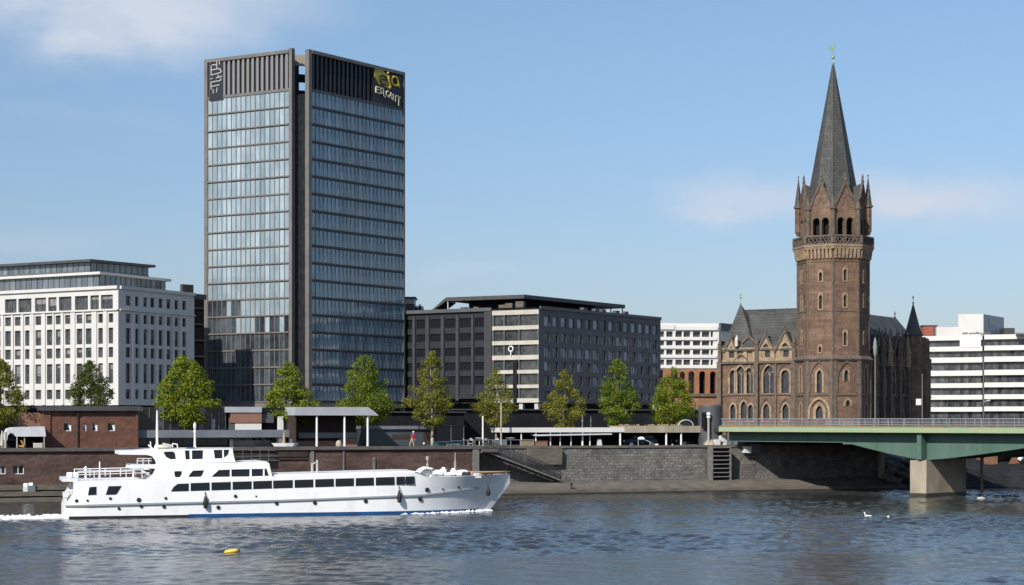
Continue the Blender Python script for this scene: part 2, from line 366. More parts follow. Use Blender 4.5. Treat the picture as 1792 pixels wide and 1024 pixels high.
def surround(mb, fr, inner, outer, proud, mi=0, d=0.0):
    """a raised band between two outlines of equal point count (open at the sill)"""
    n = len(inner)
    for k in range(n - 1):
        a, b, c, e = inner[k], inner[k + 1], outer[k + 1], outer[k]
        mb.hexa([fr.P(*a, d + .004), fr.P(*b, d + .004), fr.P(*c, d + .004), fr.P(*e, d + .004)],
                [fr.P(*a, d + proud), fr.P(*b, d + proud), fr.P(*c, d + proud), fr.P(*e, d + proud)], mi)

# ------------------------------------------------------------------ camera, sun, sky
cam = bpy.data.cameras.new('camera'); co = bpy.data.objects.new('camera', cam); col.objects.link(co)
cam.sensor_width = 36; cam.lens = 36 * F / 1792; cam.shift_y = (HZ - 512) / 1792; cam.clip_end = 20000; cam.clip_start = 0.5
co.location = (0, 0, H); co.rotation_euler = (R(90), 0, 0); sc.camera = co
SAZ, SEL = R(-31), R(36)                        # sun behind the camera to the left
sv = Vector((math.sin(SAZ) * math.cos(SEL), -math.cos(SAZ) * math.cos(SEL), math.sin(SEL)))
sl = bpy.data.lights.new('sun', 'SUN'); sl.energy = 5.0; sl.angle = R(0.5); sl.color = (1, 0.955, 0.89)
so = bpy.data.objects.new('sun', sl); col.objects.link(so); so.rotation_euler = (-sv).to_track_quat('-Z', 'Y').to_euler()

wd = bpy.data.worlds.new('World'); sc.world = wd; wd.use_nodes = True
nt = wd.node_tree; nt.nodes.clear(); N, L = nt.nodes, nt.links
out = N.new('ShaderNodeOutputWorld'); bg = N.new('ShaderNodeBackground'); sky = N.new('ShaderNodeTexSky')
sky.sky_type = 'NISHITA'; sky.sun_disc = False; sky.sun_elevation = SEL; sky.sun_rotation = math.atan2(sv.x, sv.y)
sky.altitude = 0; sky.air_density = 1.15; sky.dust_density = 0.5; sky.ozone_density = 2.4
bg.inputs[1].default_value = 0.108
tc = N.new('ShaderNodeTexCoord'); sp = N.new('ShaderNodeSeparateXYZ'); L.new(tc.outputs['Generated'], sp.inputs[0])
def mth(op, a, b=None, c=None, clamp=False):
    n = N.new('ShaderNodeMath'); n.operation = op; n.use_clamp = clamp
    for i, x in enumerate((a, b, c)):
        if x is None: continue
        if isinstance(x, (int, float)): n.inputs[i].default_value = x
        else: L.new(x, n.inputs[i])
    return n.outputs[0]
# drifting clouds: each bank is a soft patch of the sky round its own compass bearing and height, broken up by noise
az = mth('ARCTAN2', sp.outputs[0], sp.outputs[1]); hor = mth('SQRT', mth('ADD', mth('MULTIPLY', sp.outputs[0], sp.outputs[0]), mth('MULTIPLY', sp.outputs[1], sp.outputs[1])))
el = mth('ARCTAN2', sp.outputs[2], hor)
ns = N.new('ShaderNodeTexNoise'); ns.inputs['Scale'].default_value = 22; ns.inputs['Detail'].default_value = 6; ns.inputs['Roughness'].default_value = .5
mp = N.new('ShaderNodeMapping'); mp.inputs['Scale'].default_value = (1, 1, 2.2); L.new(tc.outputs['Generated'], mp.inputs[0]); L.new(mp.outputs[0], ns.inputs['Vector'])
nz = mth('SUBTRACT', ns.outputs[0], 0.5)
azw = mth('MULTIPLY_ADD', nz, 0.035, az); elw = mth('MULTIPLY_ADD', nz, 0.03, el)
def bank(px, py, wx, wy, amt):
    a0 = math.atan(kx(px)); e0 = math.atan((HZ - py) / F)
    dx = mth('DIVIDE', mth('SUBTRACT', azw, a0), wx / F); dy = mth('DIVIDE', mth('SUBTRACT', elw, e0), wy / F)
    q = mth('ADD', mth('POWER', mth('ABSOLUTE', dx), 2.4), mth('POWER', mth('ABSOLUTE', dy), 2.4))
    return mth('MULTIPLY', mth('POWER', 2.718, mth('MULTIPLY', q, -1.0)), amt)
parts = [bank(185, 20, 200, 80, .72), bank(60, 0, 220, 60, .35), bank(430, 15, 150, 50, .5), bank(230, 90, 130, 42, .35), bank(1290, 350, 125, 34, .68),
         bank(1660, 365, 190, 42, .55), bank(1570, 345, 150, 36, .4), bank(830, 472, 75, 14, .25), bank(1560, 362, 60, 14, .2), bank(40, 430, 140, 20, .18), bank(130, 215, 200, 14, .08)]
tot = parts[0]
for p in parts[1:]: tot = mth('ADD', tot, p)
# thinner cloud elsewhere round the sky, seen in the glass and the river
n2 = N.new('ShaderNodeTexNoise'); n2.inputs['Scale'].default_value = 3.2; n2.inputs['Detail'].default_value = 7; L.new(mp.outputs[0], n2.inputs['Vector'])
behind = mth('MULTIPLY', mth('MULTIPLY_ADD', n2.outputs[0], 4.0, -1.95, True), mth('MULTIPLY_ADD', sp.outputs[1], -3, 0.6, True))
tot = mth('MULTIPLY', tot, mth('MULTIPLY_ADD', nz, 1.3, 1.0))
tot = mth('ADD', tot, mth('MULTIPLY', behind, 0.7), None, True)
mx = N.new('ShaderNodeMix'); mx.data_type = 'RGBA'; L.new(tot, mx.inputs[0]); hz = N.new('ShaderNodeMix'); hz.data_type = 'RGBA'; hz.clamp_factor = True
L.new(mth('SMOOTH_MIN', mth('MULTIPLY', mth('MAXIMUM', el, 0.0), 4.2), 1.0, 0.3), hz.inputs[0]); hz.inputs[6].default_value = (0.575, 0.63, 0.89, 1); hz.inputs[7].default_value = (0.89, 0.96, 1.04, 1)
ml = N.new('ShaderNodeMix'); ml.data_type = 'RGBA'; ml.blend_type = 'MULTIPLY'; ml.inputs[0].default_value = 1; L.new(sky.outputs[0], ml.inputs[6]); L.new(hz.outputs[2], ml.inputs[7])
L.new(ml.outputs[2], mx.inputs[6]); mx.inputs[7].default_value = (5.5, 6.1, 7.1, 1)
L.new(mx.outputs[2], bg.inputs[0]); L.new(bg.outputs[0], out.inputs[0])
vs = sc.view_settings; vs.view_transform = 'Standard'; vs.look = 'None'; vs.exposure = 0.06; vs.gamma = 1.0; vs.use_curve_mapping = False
sc.cycles.max_bounces = 5; sc.cycles.diffuse_bounces = 2; sc.cycles.glossy_bounces = 3; sc.cycles.transmission_bounces = 3
sc.cycles.sample_clamp_indirect = 4; sc.cycles.caustics_reflective = False

# ------------------------------------------------------------------ river frame: s along the quay, r inland
C20, S20 = math.cos(QT), math.sin(QT); Q0 = Vector((0.0, 168.4))
def Q(s, r, z=0.0): return Vector((Q0.x + s * C20 - r * S20, Q0.y + s * S20 + r * C20, z))
def sq(px, r):
    k = kx(px); return (k * (Q0.y + r * C20) + r * S20 - Q0.x) / (C20 - k * S20)
def zq(px, py, r): return Z(py, Q(sq(px, r), r).y)
def qbox(mb, s0, s1, r0, r1, z0, z1, mi=0): mb.box(s0, s1, r0, r1, z0, z1, mi, fn=lambda s, r, z: Q(s, r, z))
def qfr(px0, px1, r): return Fr(Q(sq(px0, r), r).xy, Q(sq(px1, r), r).xy)

# ------------------------------------------------------------------ water and ground
def build_water():
    x0, x1, y0, y1, st = -60.0, 76.0, 66.0, 206.0, 0.18
    nx, ny = int((x1 - x0) / st) + 1, int((y1 - y0) / st) + 1
    gx, gy = np.meshgrid(np.linspace(x0, x1, nx), np.linspace(y0, y1, ny))
    z = np.zeros_like(gx); wx = gx + 1.3 * np.sin(gy * .31 + gx * .05); wy = gy + 1.1 * np.sin(gx * .27 - gy * .07)
    for i in range(90):
        lam = 0.58 * (3.0 / 0.58) ** rng.random(); th = R(80) + rng.normal(0, .95); k = 6.283 / lam
        amp = 0.0046 * lam ** 0.85 * (0.5 + rng.random())
        ph = k * (wx * math.cos(th) + wy * math.sin(th)) + rng.random() * 6.283
        s = 1 - 2 * np.abs(np.sin(ph * .5)) ** 1.25 if i % 2 else np.sin(ph + .4 * np.sin(ph)); z += amp * s
    # gust patches: ruffled and calmer stretches
    g = np.zeros_like(z)
    for i in range(14):
        lam = 14 + 45 * rng.random(); th = rng.random() * 6.283
        g += np.sin(6.283 / lam * (gx * .6 * math.cos(th) + gy * math.sin(th)) + rng.random() * 6.283)
    z *= .72 * np.clip(0.95 + 0.2 * g, .35, 1.8)
    fade = np.minimum.reduce([gx - x0, x1 - gx, gy - y0, y1 - gy]); z *= np.clip(fade / 4, 0, 1)
    vs_ = np.stack([gx.ravel(), gy.ravel(), z.ravel()], 1)
    idx = np.arange(nx * ny).reshape(ny, nx)
    q = np.stack([idx[:-1, :-1].ravel(), idx[:-1, 1:].ravel(), idx[1:, 1:].ravel(), idx[1:, :-1].ravel()], 1)
    B = 6000.0; base = nx * ny
    ext = [(-B, -B), (B, -B), (B, y0), (-B, y0), (-B, y1), (B, y1), (B, B), (-B, B), (x0, y0), (x1, y0), (x0, y1), (x1, y1)]
    vs_ = np.concatenate([vs_, np.array([(a, b, 0.0) for a, b in ext])])
    q2 = [(0, 1, 2, 3), (4, 5, 6, 7), (3, 8, 10, 4), (9, 2, 5, 11)]
    q = np.concatenate([q, np.array(q2) + base])
    me = bpy.data.meshes.new('water'); me.vertices.add(len(vs_)); me.vertices.foreach_set('co', vs_.ravel())
    me.loops.add(q.size); me.loops.foreach_set('vertex_index', q.ravel())
    me.polygons.add(len(q)); me.polygons.foreach_set('loop_start', np.arange(0, q.size, 4)); me.polygons.foreach_set('use_smooth', np.ones(len(q), bool))
    me.update(); me.validate()
    m, nt, b = new_mat('river_water'); N, L = nt.nodes, nt.links
    tc = N.new('ShaderNodeTexCoord'); n = N.new('ShaderNodeTexNoise'); n.inputs['Scale'].default_value = 0.05; n.inputs['Detail'].default_value = 4
    L.new(tc.outputs['Object'], n.inputs['Vector'])
    r = N.new('ShaderNodeValToRGB'); r.color_ramp.elements[0].position = .35; r.color_ramp.elements[1].position = .65
    r.color_ramp.elements[0].color = (0.034, 0.033, 0.029, 1); r.color_ramp.elements[1].color = (0.040, 0.044, 0.045, 1)
    L.new(n.outputs[0], r.inputs[0]); L.new(r.outputs[0], b.inputs['Base Color'])
    b.inputs['Roughness'].default_value = 0.06; b.inputs['IOR'].default_value = 1.333
    n1 = N.new('ShaderNodeTexNoise'); n1.inputs['Scale'].default_value = 3.4; n1.inputs['Detail'].default_value = 6; n1.inputs['Roughness'].default_value = .6
    L.new(tc.outputs['Object'], n1.inputs['Vector'])
    bp = N.new('ShaderNodeBump'); bp.inputs['Strength'].default_value = 1.0; bp.inputs['Distance'].default_value = 0.03
    L.new(n1.outputs[0], bp.inputs['Height']); L.new(bp.outputs[0], b.inputs['Normal'])
    me.materials.append(m)
    o = bpy.data.objects.new('water', me); col.objects.link(o); tag(o, 'grey-blue rippled river water', None, None, 'structure')
build_water()

S_BRICK = sq(838, 2.6); S_END = sq(1549, 4.2)
mb = MB()
g = [Q(-700, 3.4), Q(S_BRICK, 3.4), Q(S_BRICK, 5), Q(S_END, 5), Q(S_END, 11), Q(900, 11), Q(6000, 6000), Q(-6000, 6000)]
i = mb.pts([(p.x, p.y, GZ) for p in g]); 
for t in tessellate_polygon([[Vector((p.x, p.y, 0)) for p in g]]): mb.f.append([i[k] for k in t]); mb.m.append(0)
tag(mb.build('ground', 'paving'), 'promenade and street level ground', None, None, 'structure')

# ------------------------------------------------------------------ office tower
def office_tower():
    D = 381.0
    A, B = W(358, 0, D / .971), W(511.5, 0, D); C, E = W(539.5, 0, D), W(708, 0, D * 1.067)
    fl, fr_ = Fr(A.xy, B.xy), Fr(C.xy, E.xy)
    root = thing('office_tower', 'tall dark glass office tower with louvred crown and yellow rooftop sign', 'office tower', (A.x, A.y, GZ))
    ztop = Z(86, D); zg = Z(156, D); pitch = 3.62; nf = 18; zb = zg - nf * pitch
    # core with the recessed corner slot
    i1 = B.xy - fl.n * 5.0; i2 = C.xy - fr_.n * 5.0
    back = A.xy - fl.n * (fr_.L + 2); back2 = E.xy - fr_.n * (fl.L + 2)
    k = 0.9
    loop = [A.xy - fl.n * k, B.xy - fl.n * k, i1, i2, C.xy - fr_.n * k, E.xy - fr_.n * k, back2, back]
    mb = MB(); mb.hexa([(p.x, p.y, GZ) for p in loop], [(p.x, p.y, ztop - 9.2) for p in loop]); mb.build('core', 'tower_slot', root)
    # set-back plant room between the two crowns, with sky showing through its gaps
    mb = MB(); m1, m2 = B.xy - fl.n * 5, C.xy - fr_.n * 5
    cap = MB(); q = [m1, m2, m2 - fr_.n * .6, m1 - fl.n * .6]; cap.hexa([(p.x, p.y, ztop - 2.7) for p in q], [(p.x, p.y, ztop - .4) for p in q]); cap.build('plant_cap', 'beige_post', root)
    for z0, z1 in ((ztop - 9.2, ztop - 7.9), (ztop - 6.2, ztop - 4.5)):
        q = [m1, m2, m2 - fr_.n * .6, m1 - fl.n * .6]; mb.hexa([(p.x, p.y, z0) for p in q], [(p.x, p.y, z1) for p in q])
    mid = m1.lerp(m2, .56); q = [mid, m2, m2 - fr_.n * .5, mid - fl.n * .5]
    mb.hexa([(p.x, p.y, ztop - 9.2) for p in q], [(p.x, p.y, ztop - 2.71) for p in q]); mb.build('plant_screen', 'tower_slot', root)
    # slot floor lines
    mb = MB(); sfr = Fr(i1, i2)
    for f in range(nf + 1): fbox(mb, sfr, .3, sfr.L - .3, zg - f * pitch - .25, zg - f * pitch + .2, .02, .25)
    mb.build('slot_floor_band', 'tower_dark', root)
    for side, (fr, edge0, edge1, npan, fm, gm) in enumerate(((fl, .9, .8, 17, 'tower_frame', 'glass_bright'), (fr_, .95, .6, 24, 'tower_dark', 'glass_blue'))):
        a, b = edge0, fr.L - edge1; pw = (b - a) / npan
        # frame: corner trims and coping
        mb = MB(); fbox(mb, fr, 0, a - .02, zb - 2.5, ztop, -.9, .16); fbox(mb, fr, b + .02, fr.L, zb - 2.5, ztop + (.25 if side == 0 else 0), -.88, .16)
        fbox(mb, fr, a, b, ztop - .75, ztop - .05, -.85, .3); fbox(mb, fr, a, b, zb - 1.2, zb - .25, -.85, .25)
        mb.build('edge_frame', 'tower_frame', root)
        mb = MB()
        for f in range(nf):
            z = zg - f * pitch; wob = .05 * math.sin(f * 2.1)
            fbox(mb, fr, a, b, z - pitch - .2, z - pitch + (.2 if side == 0 else .36), -.6, .06)
            if side == 0: fbox(mb, fr, a, b, z - pitch - .1, z - pitch + .16, .06, .22 + wob)
            else: fbox(mb, fr, a, b, z - pitch + .1, z - pitch + .35, .06, .2)
        fbox(mb, fr, a, b, zg - .3, zg + .25, -.6, .14)
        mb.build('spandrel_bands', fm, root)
        mb = MB()
        for p in range(npan + 1):
            w = .085 if side == 0 else .06
            u = a + p * pw; fbox(mb, fr, u - w, u + w, zb + .3, zg - .3, -.5, .05 if side == 0 else .03)
        mb.build('mullions', fm, root)
        for f in range(nf):
            z1 = zg - f * pitch - .25; z0 = z1 - pitch + .4; g1 = MB()
            for p in range(npan):
                u0, u1 = a + p * pw, a + (p + 1) * pw; t = [random.gauss(0, .009) for _ in range(3)]
                clear = side == 0 and (f > 13 or (f == 13 and (p < 6 or 9 < p < 12 or random.random() < .3)) or (f == 12 and p < 7 and p != 4))
                
                # panes tilt a little; dark low ones paint in reflected buildings
                g1.face([fr.P(u0, z0, -.05 + t[0]), fr.P(u1, z0, -.05 + t[1]), fr.P(u1, z1, -.05 + t[1] + t[2]), fr.P(u0, z1, -.05 + t[0] + t[2])], 1 if clear else 0)
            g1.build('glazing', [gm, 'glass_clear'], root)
        # louvred crown
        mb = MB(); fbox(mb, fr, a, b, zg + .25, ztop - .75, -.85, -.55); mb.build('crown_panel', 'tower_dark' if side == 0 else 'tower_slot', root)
        mb = MB(); n = 17 if side == 0 else 22
        for p in range(n):
            u = a + (b - a) * (p + .5) / n; w = (b - a) / n
            fbox(mb, fr, u - w * .24, u + w * .24, zg + .27, ztop - .77, -.5, .05 if side == 0 else -.1)
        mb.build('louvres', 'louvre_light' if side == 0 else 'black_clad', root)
    # podium below the glazing
    mb = MB(); fbox(mb, fl, .5, fl.L - .5, GZ, zb - 1.4, -2.5, -1.5); fbox(mb, fr_, .5, fr_.L - .5, GZ, zb - 1.4, -2.5, -1.5); mb.build('podium', 'void', root)
    # narrow sign of pale strokes near the left edge
    sg = MB(); fbox(sg, fl, fl.upx(367), fl.upx(391), ztop - 9.0, ztop - 1.0, .08, .16); s = sg.build('letter_sign', 'sign_back', root)
    sg = MB(); px0, py0, q = 350, 90, 1 / 11.37
    def bar(x0, y0, x1, y1, w=26):
        p0 = fl.P(fl.upx(px0 + x0 * q), Z(py0 + y0 * q, D * 1.028), .24); p1 = fl.P(fl.upx(px0 + x1 * q), Z(py0 + y1 * q, D * 1.028), .24)
        sg.tube(p0, p1, w * q * .5 * D / F, n=6)
    for b_ in ((240, 290, 240, 480), (350, 215, 350, 360), (260, 285, 350, 290), (240, 385, 410, 372), (410, 372, 440, 450), (235, 485, 440, 452), (225, 560, 270, 548),
               (335, 552, 460, 530), (380, 490, 380, 545), (235, 625, 430, 612), (235, 625, 240, 770), (240, 712, 405, 695), (430, 612, 430, 560), (280, 770, 280, 850), (360, 740, 345, 840), (405, 225, 400, 290)):
        bar(*b_)
    sg.build('lettering', 'grey_sign', s)
    # yellow emblem and lettering near the right edge
    u0, u1 = fr_.upx(652.5), fr_.upx(703); zc = Z(124, D * 1.06); zd = Z(190, D * 1.06)
    sg = MB(); fbox(sg, fr_, u0, u1, zd + .3, zc - 1.0, .0, .1); s = sg.build('roof_sign', 'sign_back', root)
    def sp_(x, y, d=.2):
        return fr_.P(fr_.upx(640 + x / 11.375), Z(110 + y / 11.375, D * 1.06), d)
    blob = [(165, 200), (240, 190), (330, 205), (380, 270), (440, 300), (470, 400), (470, 500), (440, 560), (400, 540), (330, 510), (250, 500), (200, 420), (165, 380)]
    sg = MB(); sg.hexa([sp_(x, y, .12) for x, y in blob], [sp_(x, y, .22) for x, y in blob]); sg.build('emblem', 'yellow_sign', s)
    def stroke(mb, pts, w, d=.3):
        for p, r in zip(pts, pts[1:]): mb.tube(sp_(*p, d), sp_(*r, d), w, n=6)
    sg = MB(); stroke(sg, [(300, 400), (400, 392), (380, 330), (310, 315), (255, 360), (260, 440), (310, 490), (380, 480)], .17); sg.build('lettering', 'sign_back', s)
    sg = MB(); stroke(sg, [(430, 300), (440, 420), (470, 500), (440, 550)], .28); stroke(sg, [(410, 240), (430, 250)], .3)
    stroke(sg, [(600, 300), (540, 290), (490, 340), (500, 440), (570, 470), (610, 440)], .24); stroke(sg, [(600, 300), (620, 380), (640, 475)], .24); sg.build('lettering', 'yellow_sign', s)
    sg = MB(); fl_ = [(470, 520), (620, 505), (640, 600), (480, 570)]; sg.hexa([sp_(x, y, .12) for x, y in fl_], [sp_(x, y, .16) for x, y in fl_]); sg.build('emblem', 'navy', s)
    sg = MB(); w = .16
    for st in ([(185, 570), (180, 680)], [(185, 570), (260, 568)], [(182, 625), (240, 620)], [(180, 680), (230, 685)],
               [(320, 575), (265, 590), (280, 640), (300, 670), (240, 690)], [(325, 575), (335, 720), (375, 740)],
               [(430, 600), (390, 620), (385, 690), (420, 720), (440, 680)], [(480, 620), (440, 740)], [(480, 620), (500, 755)], [(455, 690), (495, 690)],
               [(525, 640), (520, 765)], [(570, 655), (565, 785)], [(600, 660), (670, 680)], [(635, 670), (630, 800), (632, 850)], [(575, 660), (600, 660)]):
        stroke(sg, st, w)
    sg.build('lettering', 'cream_sign', s)
office_tower()

# ------------------------------------------------------------------ white office building at left
def white_office():
    D = 350.0; C = W(207, 0, D)
    A = Vector((X(0, D * 1.045), D * 1.045)); A = C.xy + (A - C.xy) * 1.55; E = Vector((X(340, D * 1.059), D * 1.059))
    fl, fr = Fr(A, C.xy), Fr(C.xy, E)
    root = thing('office_building', 'white stone office block with two set-back glass storeys on its roof', 'office building', (C.x, C.y, GZ))
    z = lambda py: Z(py, D)
    zt = z(502); zb = z(709)
    rows = [(548, 564), (573, 601), (607, 625), (635, 670), (681, 698)]
    cols = [(-97, -87), (-79, -69), (-61, -52), (-44, -34), (-26, -17), (-9, 1), (9, 19), (26, 36), (44, 51.5), (62, 72), (82, 91.5), (97.5, 106), (114, 123), (134, 144), (150, 160), (172, 180), (190, 198)]
    tops = [(-80, -58), (-52, -30), (-22, -2), (8.7, 29), (32, 55), (61, 80.6), (84.4, 99), (103, 125), (131, 154), (158, 173), (176.5, 197.5)]
    rc = [(220, 229), (236.5, 243), (251, 258), (263, 271), (277.5, 285), (291.5, 299), (305.5, 312.5), (319, 326)]
    ol, orr, items = [], [], []
    gm = ('window_frame', 'office_glass')
    for a, b in cols:
        for t, c in rows: o = (fl.upx(a), fl.upx(b), z(c), z(t)); ol.append(o); items.append((fl, o, gm, 0, 1 if c - t > 20 else 0))
    for a, b in tops: o = (fl.upx(a), fl.upx(b), z(540), z(515)); ol.append(o); items.append((fl, o, gm, 1, 0))
    for a, b in rc:
        for t, c in rows: o = (fr.upx(a), fr.upx(b), z(c), z(t)); orr.append(o); items.append((fr, o, gm, 0, 1))
        o = (fr.upx(a), fr.upx(b), z(533), z(516)); orr.append(o); items.append((fr, o, gm, 0, 0))
    mb = MB(); grid_wall(mb, fl, 0, fl.L, zb, zt, ol, .55); grid_wall(mb, fr, 0, fr.L, zb, zt, orr, .55)
    b1, b2 = E - fr.n * 26, A - fl.n * 24
    for p, q in ((E, b1), (b1, b2), (b2, A)): mb.face([(p.x, p.y, zb), (q.x, q.y, zb), (q.x, q.y, zt), (p.x, p.y, zt)])
    mb.face([(p.x, p.y, zt) for p in (A, C.xy, E, b1, b2)]); mb.build('wall', 'cream_stone', root)
    mb = MB(); inn = [A - fl.n * .56 + fl.u * .6, C.xy - fl.n * .56 - fr.n * .56, E - fr.n * .56 - fr.u * .6, b1.lerp(C.xy, .1), b2.lerp(C.xy, .1)]
    mb.hexa([(p.x, p.y, zb + .1) for p in inn], [(p.x, p.y, zt - .1) for p in inn]); mb.build('interior', 'void', root)
    # piers between the window columns stand proud; cornice and parapet
    mb = MB()
    for k in range(len(cols) - 1):
        u0, u1 = fl.upx(cols[k][1]) + .28, fl.upx(cols[k + 1][0]) - .28
        if u1 - u0 > .25: fbox(mb, fl, u0, u1, zb + .1, z(544), .004, .22)
    for k in range(len(rc) - 1):
        u0, u1 = fr.upx(rc[k][1]) + .2, fr.upx(rc[k + 1][0]) - .2
        if u1 - u0 > .1: fbox(mb, fr, u0, u1, zb + .1, z(544), .004, .22)
    mb.build('pier', 'cream_stone', root)
    mb = MB()
    for fr_, e in ((fl, 0), (fr, 0)):
        fbox(mb, fr_, 0 if fr_ is fl else .4, fr_.L - (.0 if fr_ is fl else .0), z(543), z(541), .004, .35); fbox(mb, fr_, 0 if fr_ is fl else .45, fr_.L, zt - .35, zt + .25, .004, .4)
    mb.build('cornice', 'cream_stone', root)
    # projecting eave at the right end
    mb = MB(); fbox(mb, fr, fr.L, fr.L + 3.6, zt - .9, zt + .1, -4, .3); mb.build('eave', 'roof_dark', root)
    mb = MB(); mb.hexa([(p.x, p.y, GZ) for p in (A - fl.n * .5, C.xy - fl.n * .5 - fr.n * .5, E - fr.n * .5, b1, b2)], [(p.x, p.y, zb) for p in (A - fl.n * .5, C.xy - fl.n * .5 - fr.n * .5, E - fr.n * .5, b1, b2)])
    mb.build('base', 'void', root)
    window_set(root, items, .5, fw=.1)
    # two set-back glass storeys
    for lev, (cpx, cd, pyb, pyt, rpx, rd, over) in enumerate(((174, 358, 507, 476, 289, 376, .9), (158, 364.5, 480, 454.5, 259, 377, 1.1))):
        c = Vector((X(cpx, cd), cd)); a = c - fl.u * (fl.L - 2); e = Vector((X(rpx, rd), rd))
        f1, f2 = Fr(a, c), Fr(c, e); z0, z1 = (zt if lev == 0 else zt + 3.8), Z(pyt, cd) - .55
        body = [a, c, e, e - f2.n * 14, a - f1.n * 14]
        mb = MB(); mb.hexa([(p.x, p.y, z0) for p in body], [(p.x, p.y, z1) for p in body]); mb.build('setback_storey', 'void', root)
        for f in (f1, f2):
            n = max(6, int(f.L / 1.5)); g = MB(); m = MB()
            for k in range(n):
                u0, u1 = f.L * k / n, f.L * (k + 1) / n; t = random.gauss(0, .01)
                g.face([f.P(u0, z0 + .5, .12 + t), f.P(u1, z0 + .5, .12 - t), f.P(u1, z1, .12 - t), f.P(u0, z1, .12 + t)])
                fbox(m, f, u0 - .05, u0 + .05, z0 + .02, z1 - .02, .13, .22)
            fbox(m, f, 0, f.L, z0 + .03, z0 + .5, .1, .2); g.build('glazing', 'attic_glass', root); m.build('mullions', 'window_frame', root)
        rf = [a - f1.u * 1, c + f1.n * over + f2.n * over, e + f2.u * over + f2.n * over, e - f2.n * 15, a - f1.n * 15]
        rf[0] = a + f1.n * over
        mb = MB(); mb.hexa([(p.x, p.y, z1 + .05) for p in rf], [(p.x, p.y, z1 + .55) for p in rf]); mb.build('roof', 'cream_stone' if lev == 0 else 'roof_dark', root)
white_office()

def infill_block():
    d = 408.0; f = Fr(W(318, 0, d).xy, W(372, 0, d + 6).xy)
    root = thing('infill_building', 'narrow black building squeezed between white office block and glass tower', 'building', (f.O.x, f.O.y, GZ))
    z1 = Z(518, d); mb = MB(); fbox(mb, f, 0, f.L, GZ, z1, -12, 0); mb.build('wall', 'void', root)
    mb = MB(); zz = GZ + 6
    while zz < z1 - 1: fbox(mb, f, .2, f.L - .2, zz, zz + .4, .003, .12); zz += 3.6
    mb.build('floor_band', 'tower_dark', root)
    mb = MB(); fbox(mb, f, f.upx(338), f.upx(357), z1 + .02, z1 + 3.0, -5, -4); mb.build('roof_screen', 'roof_dark', root)
infill_block()

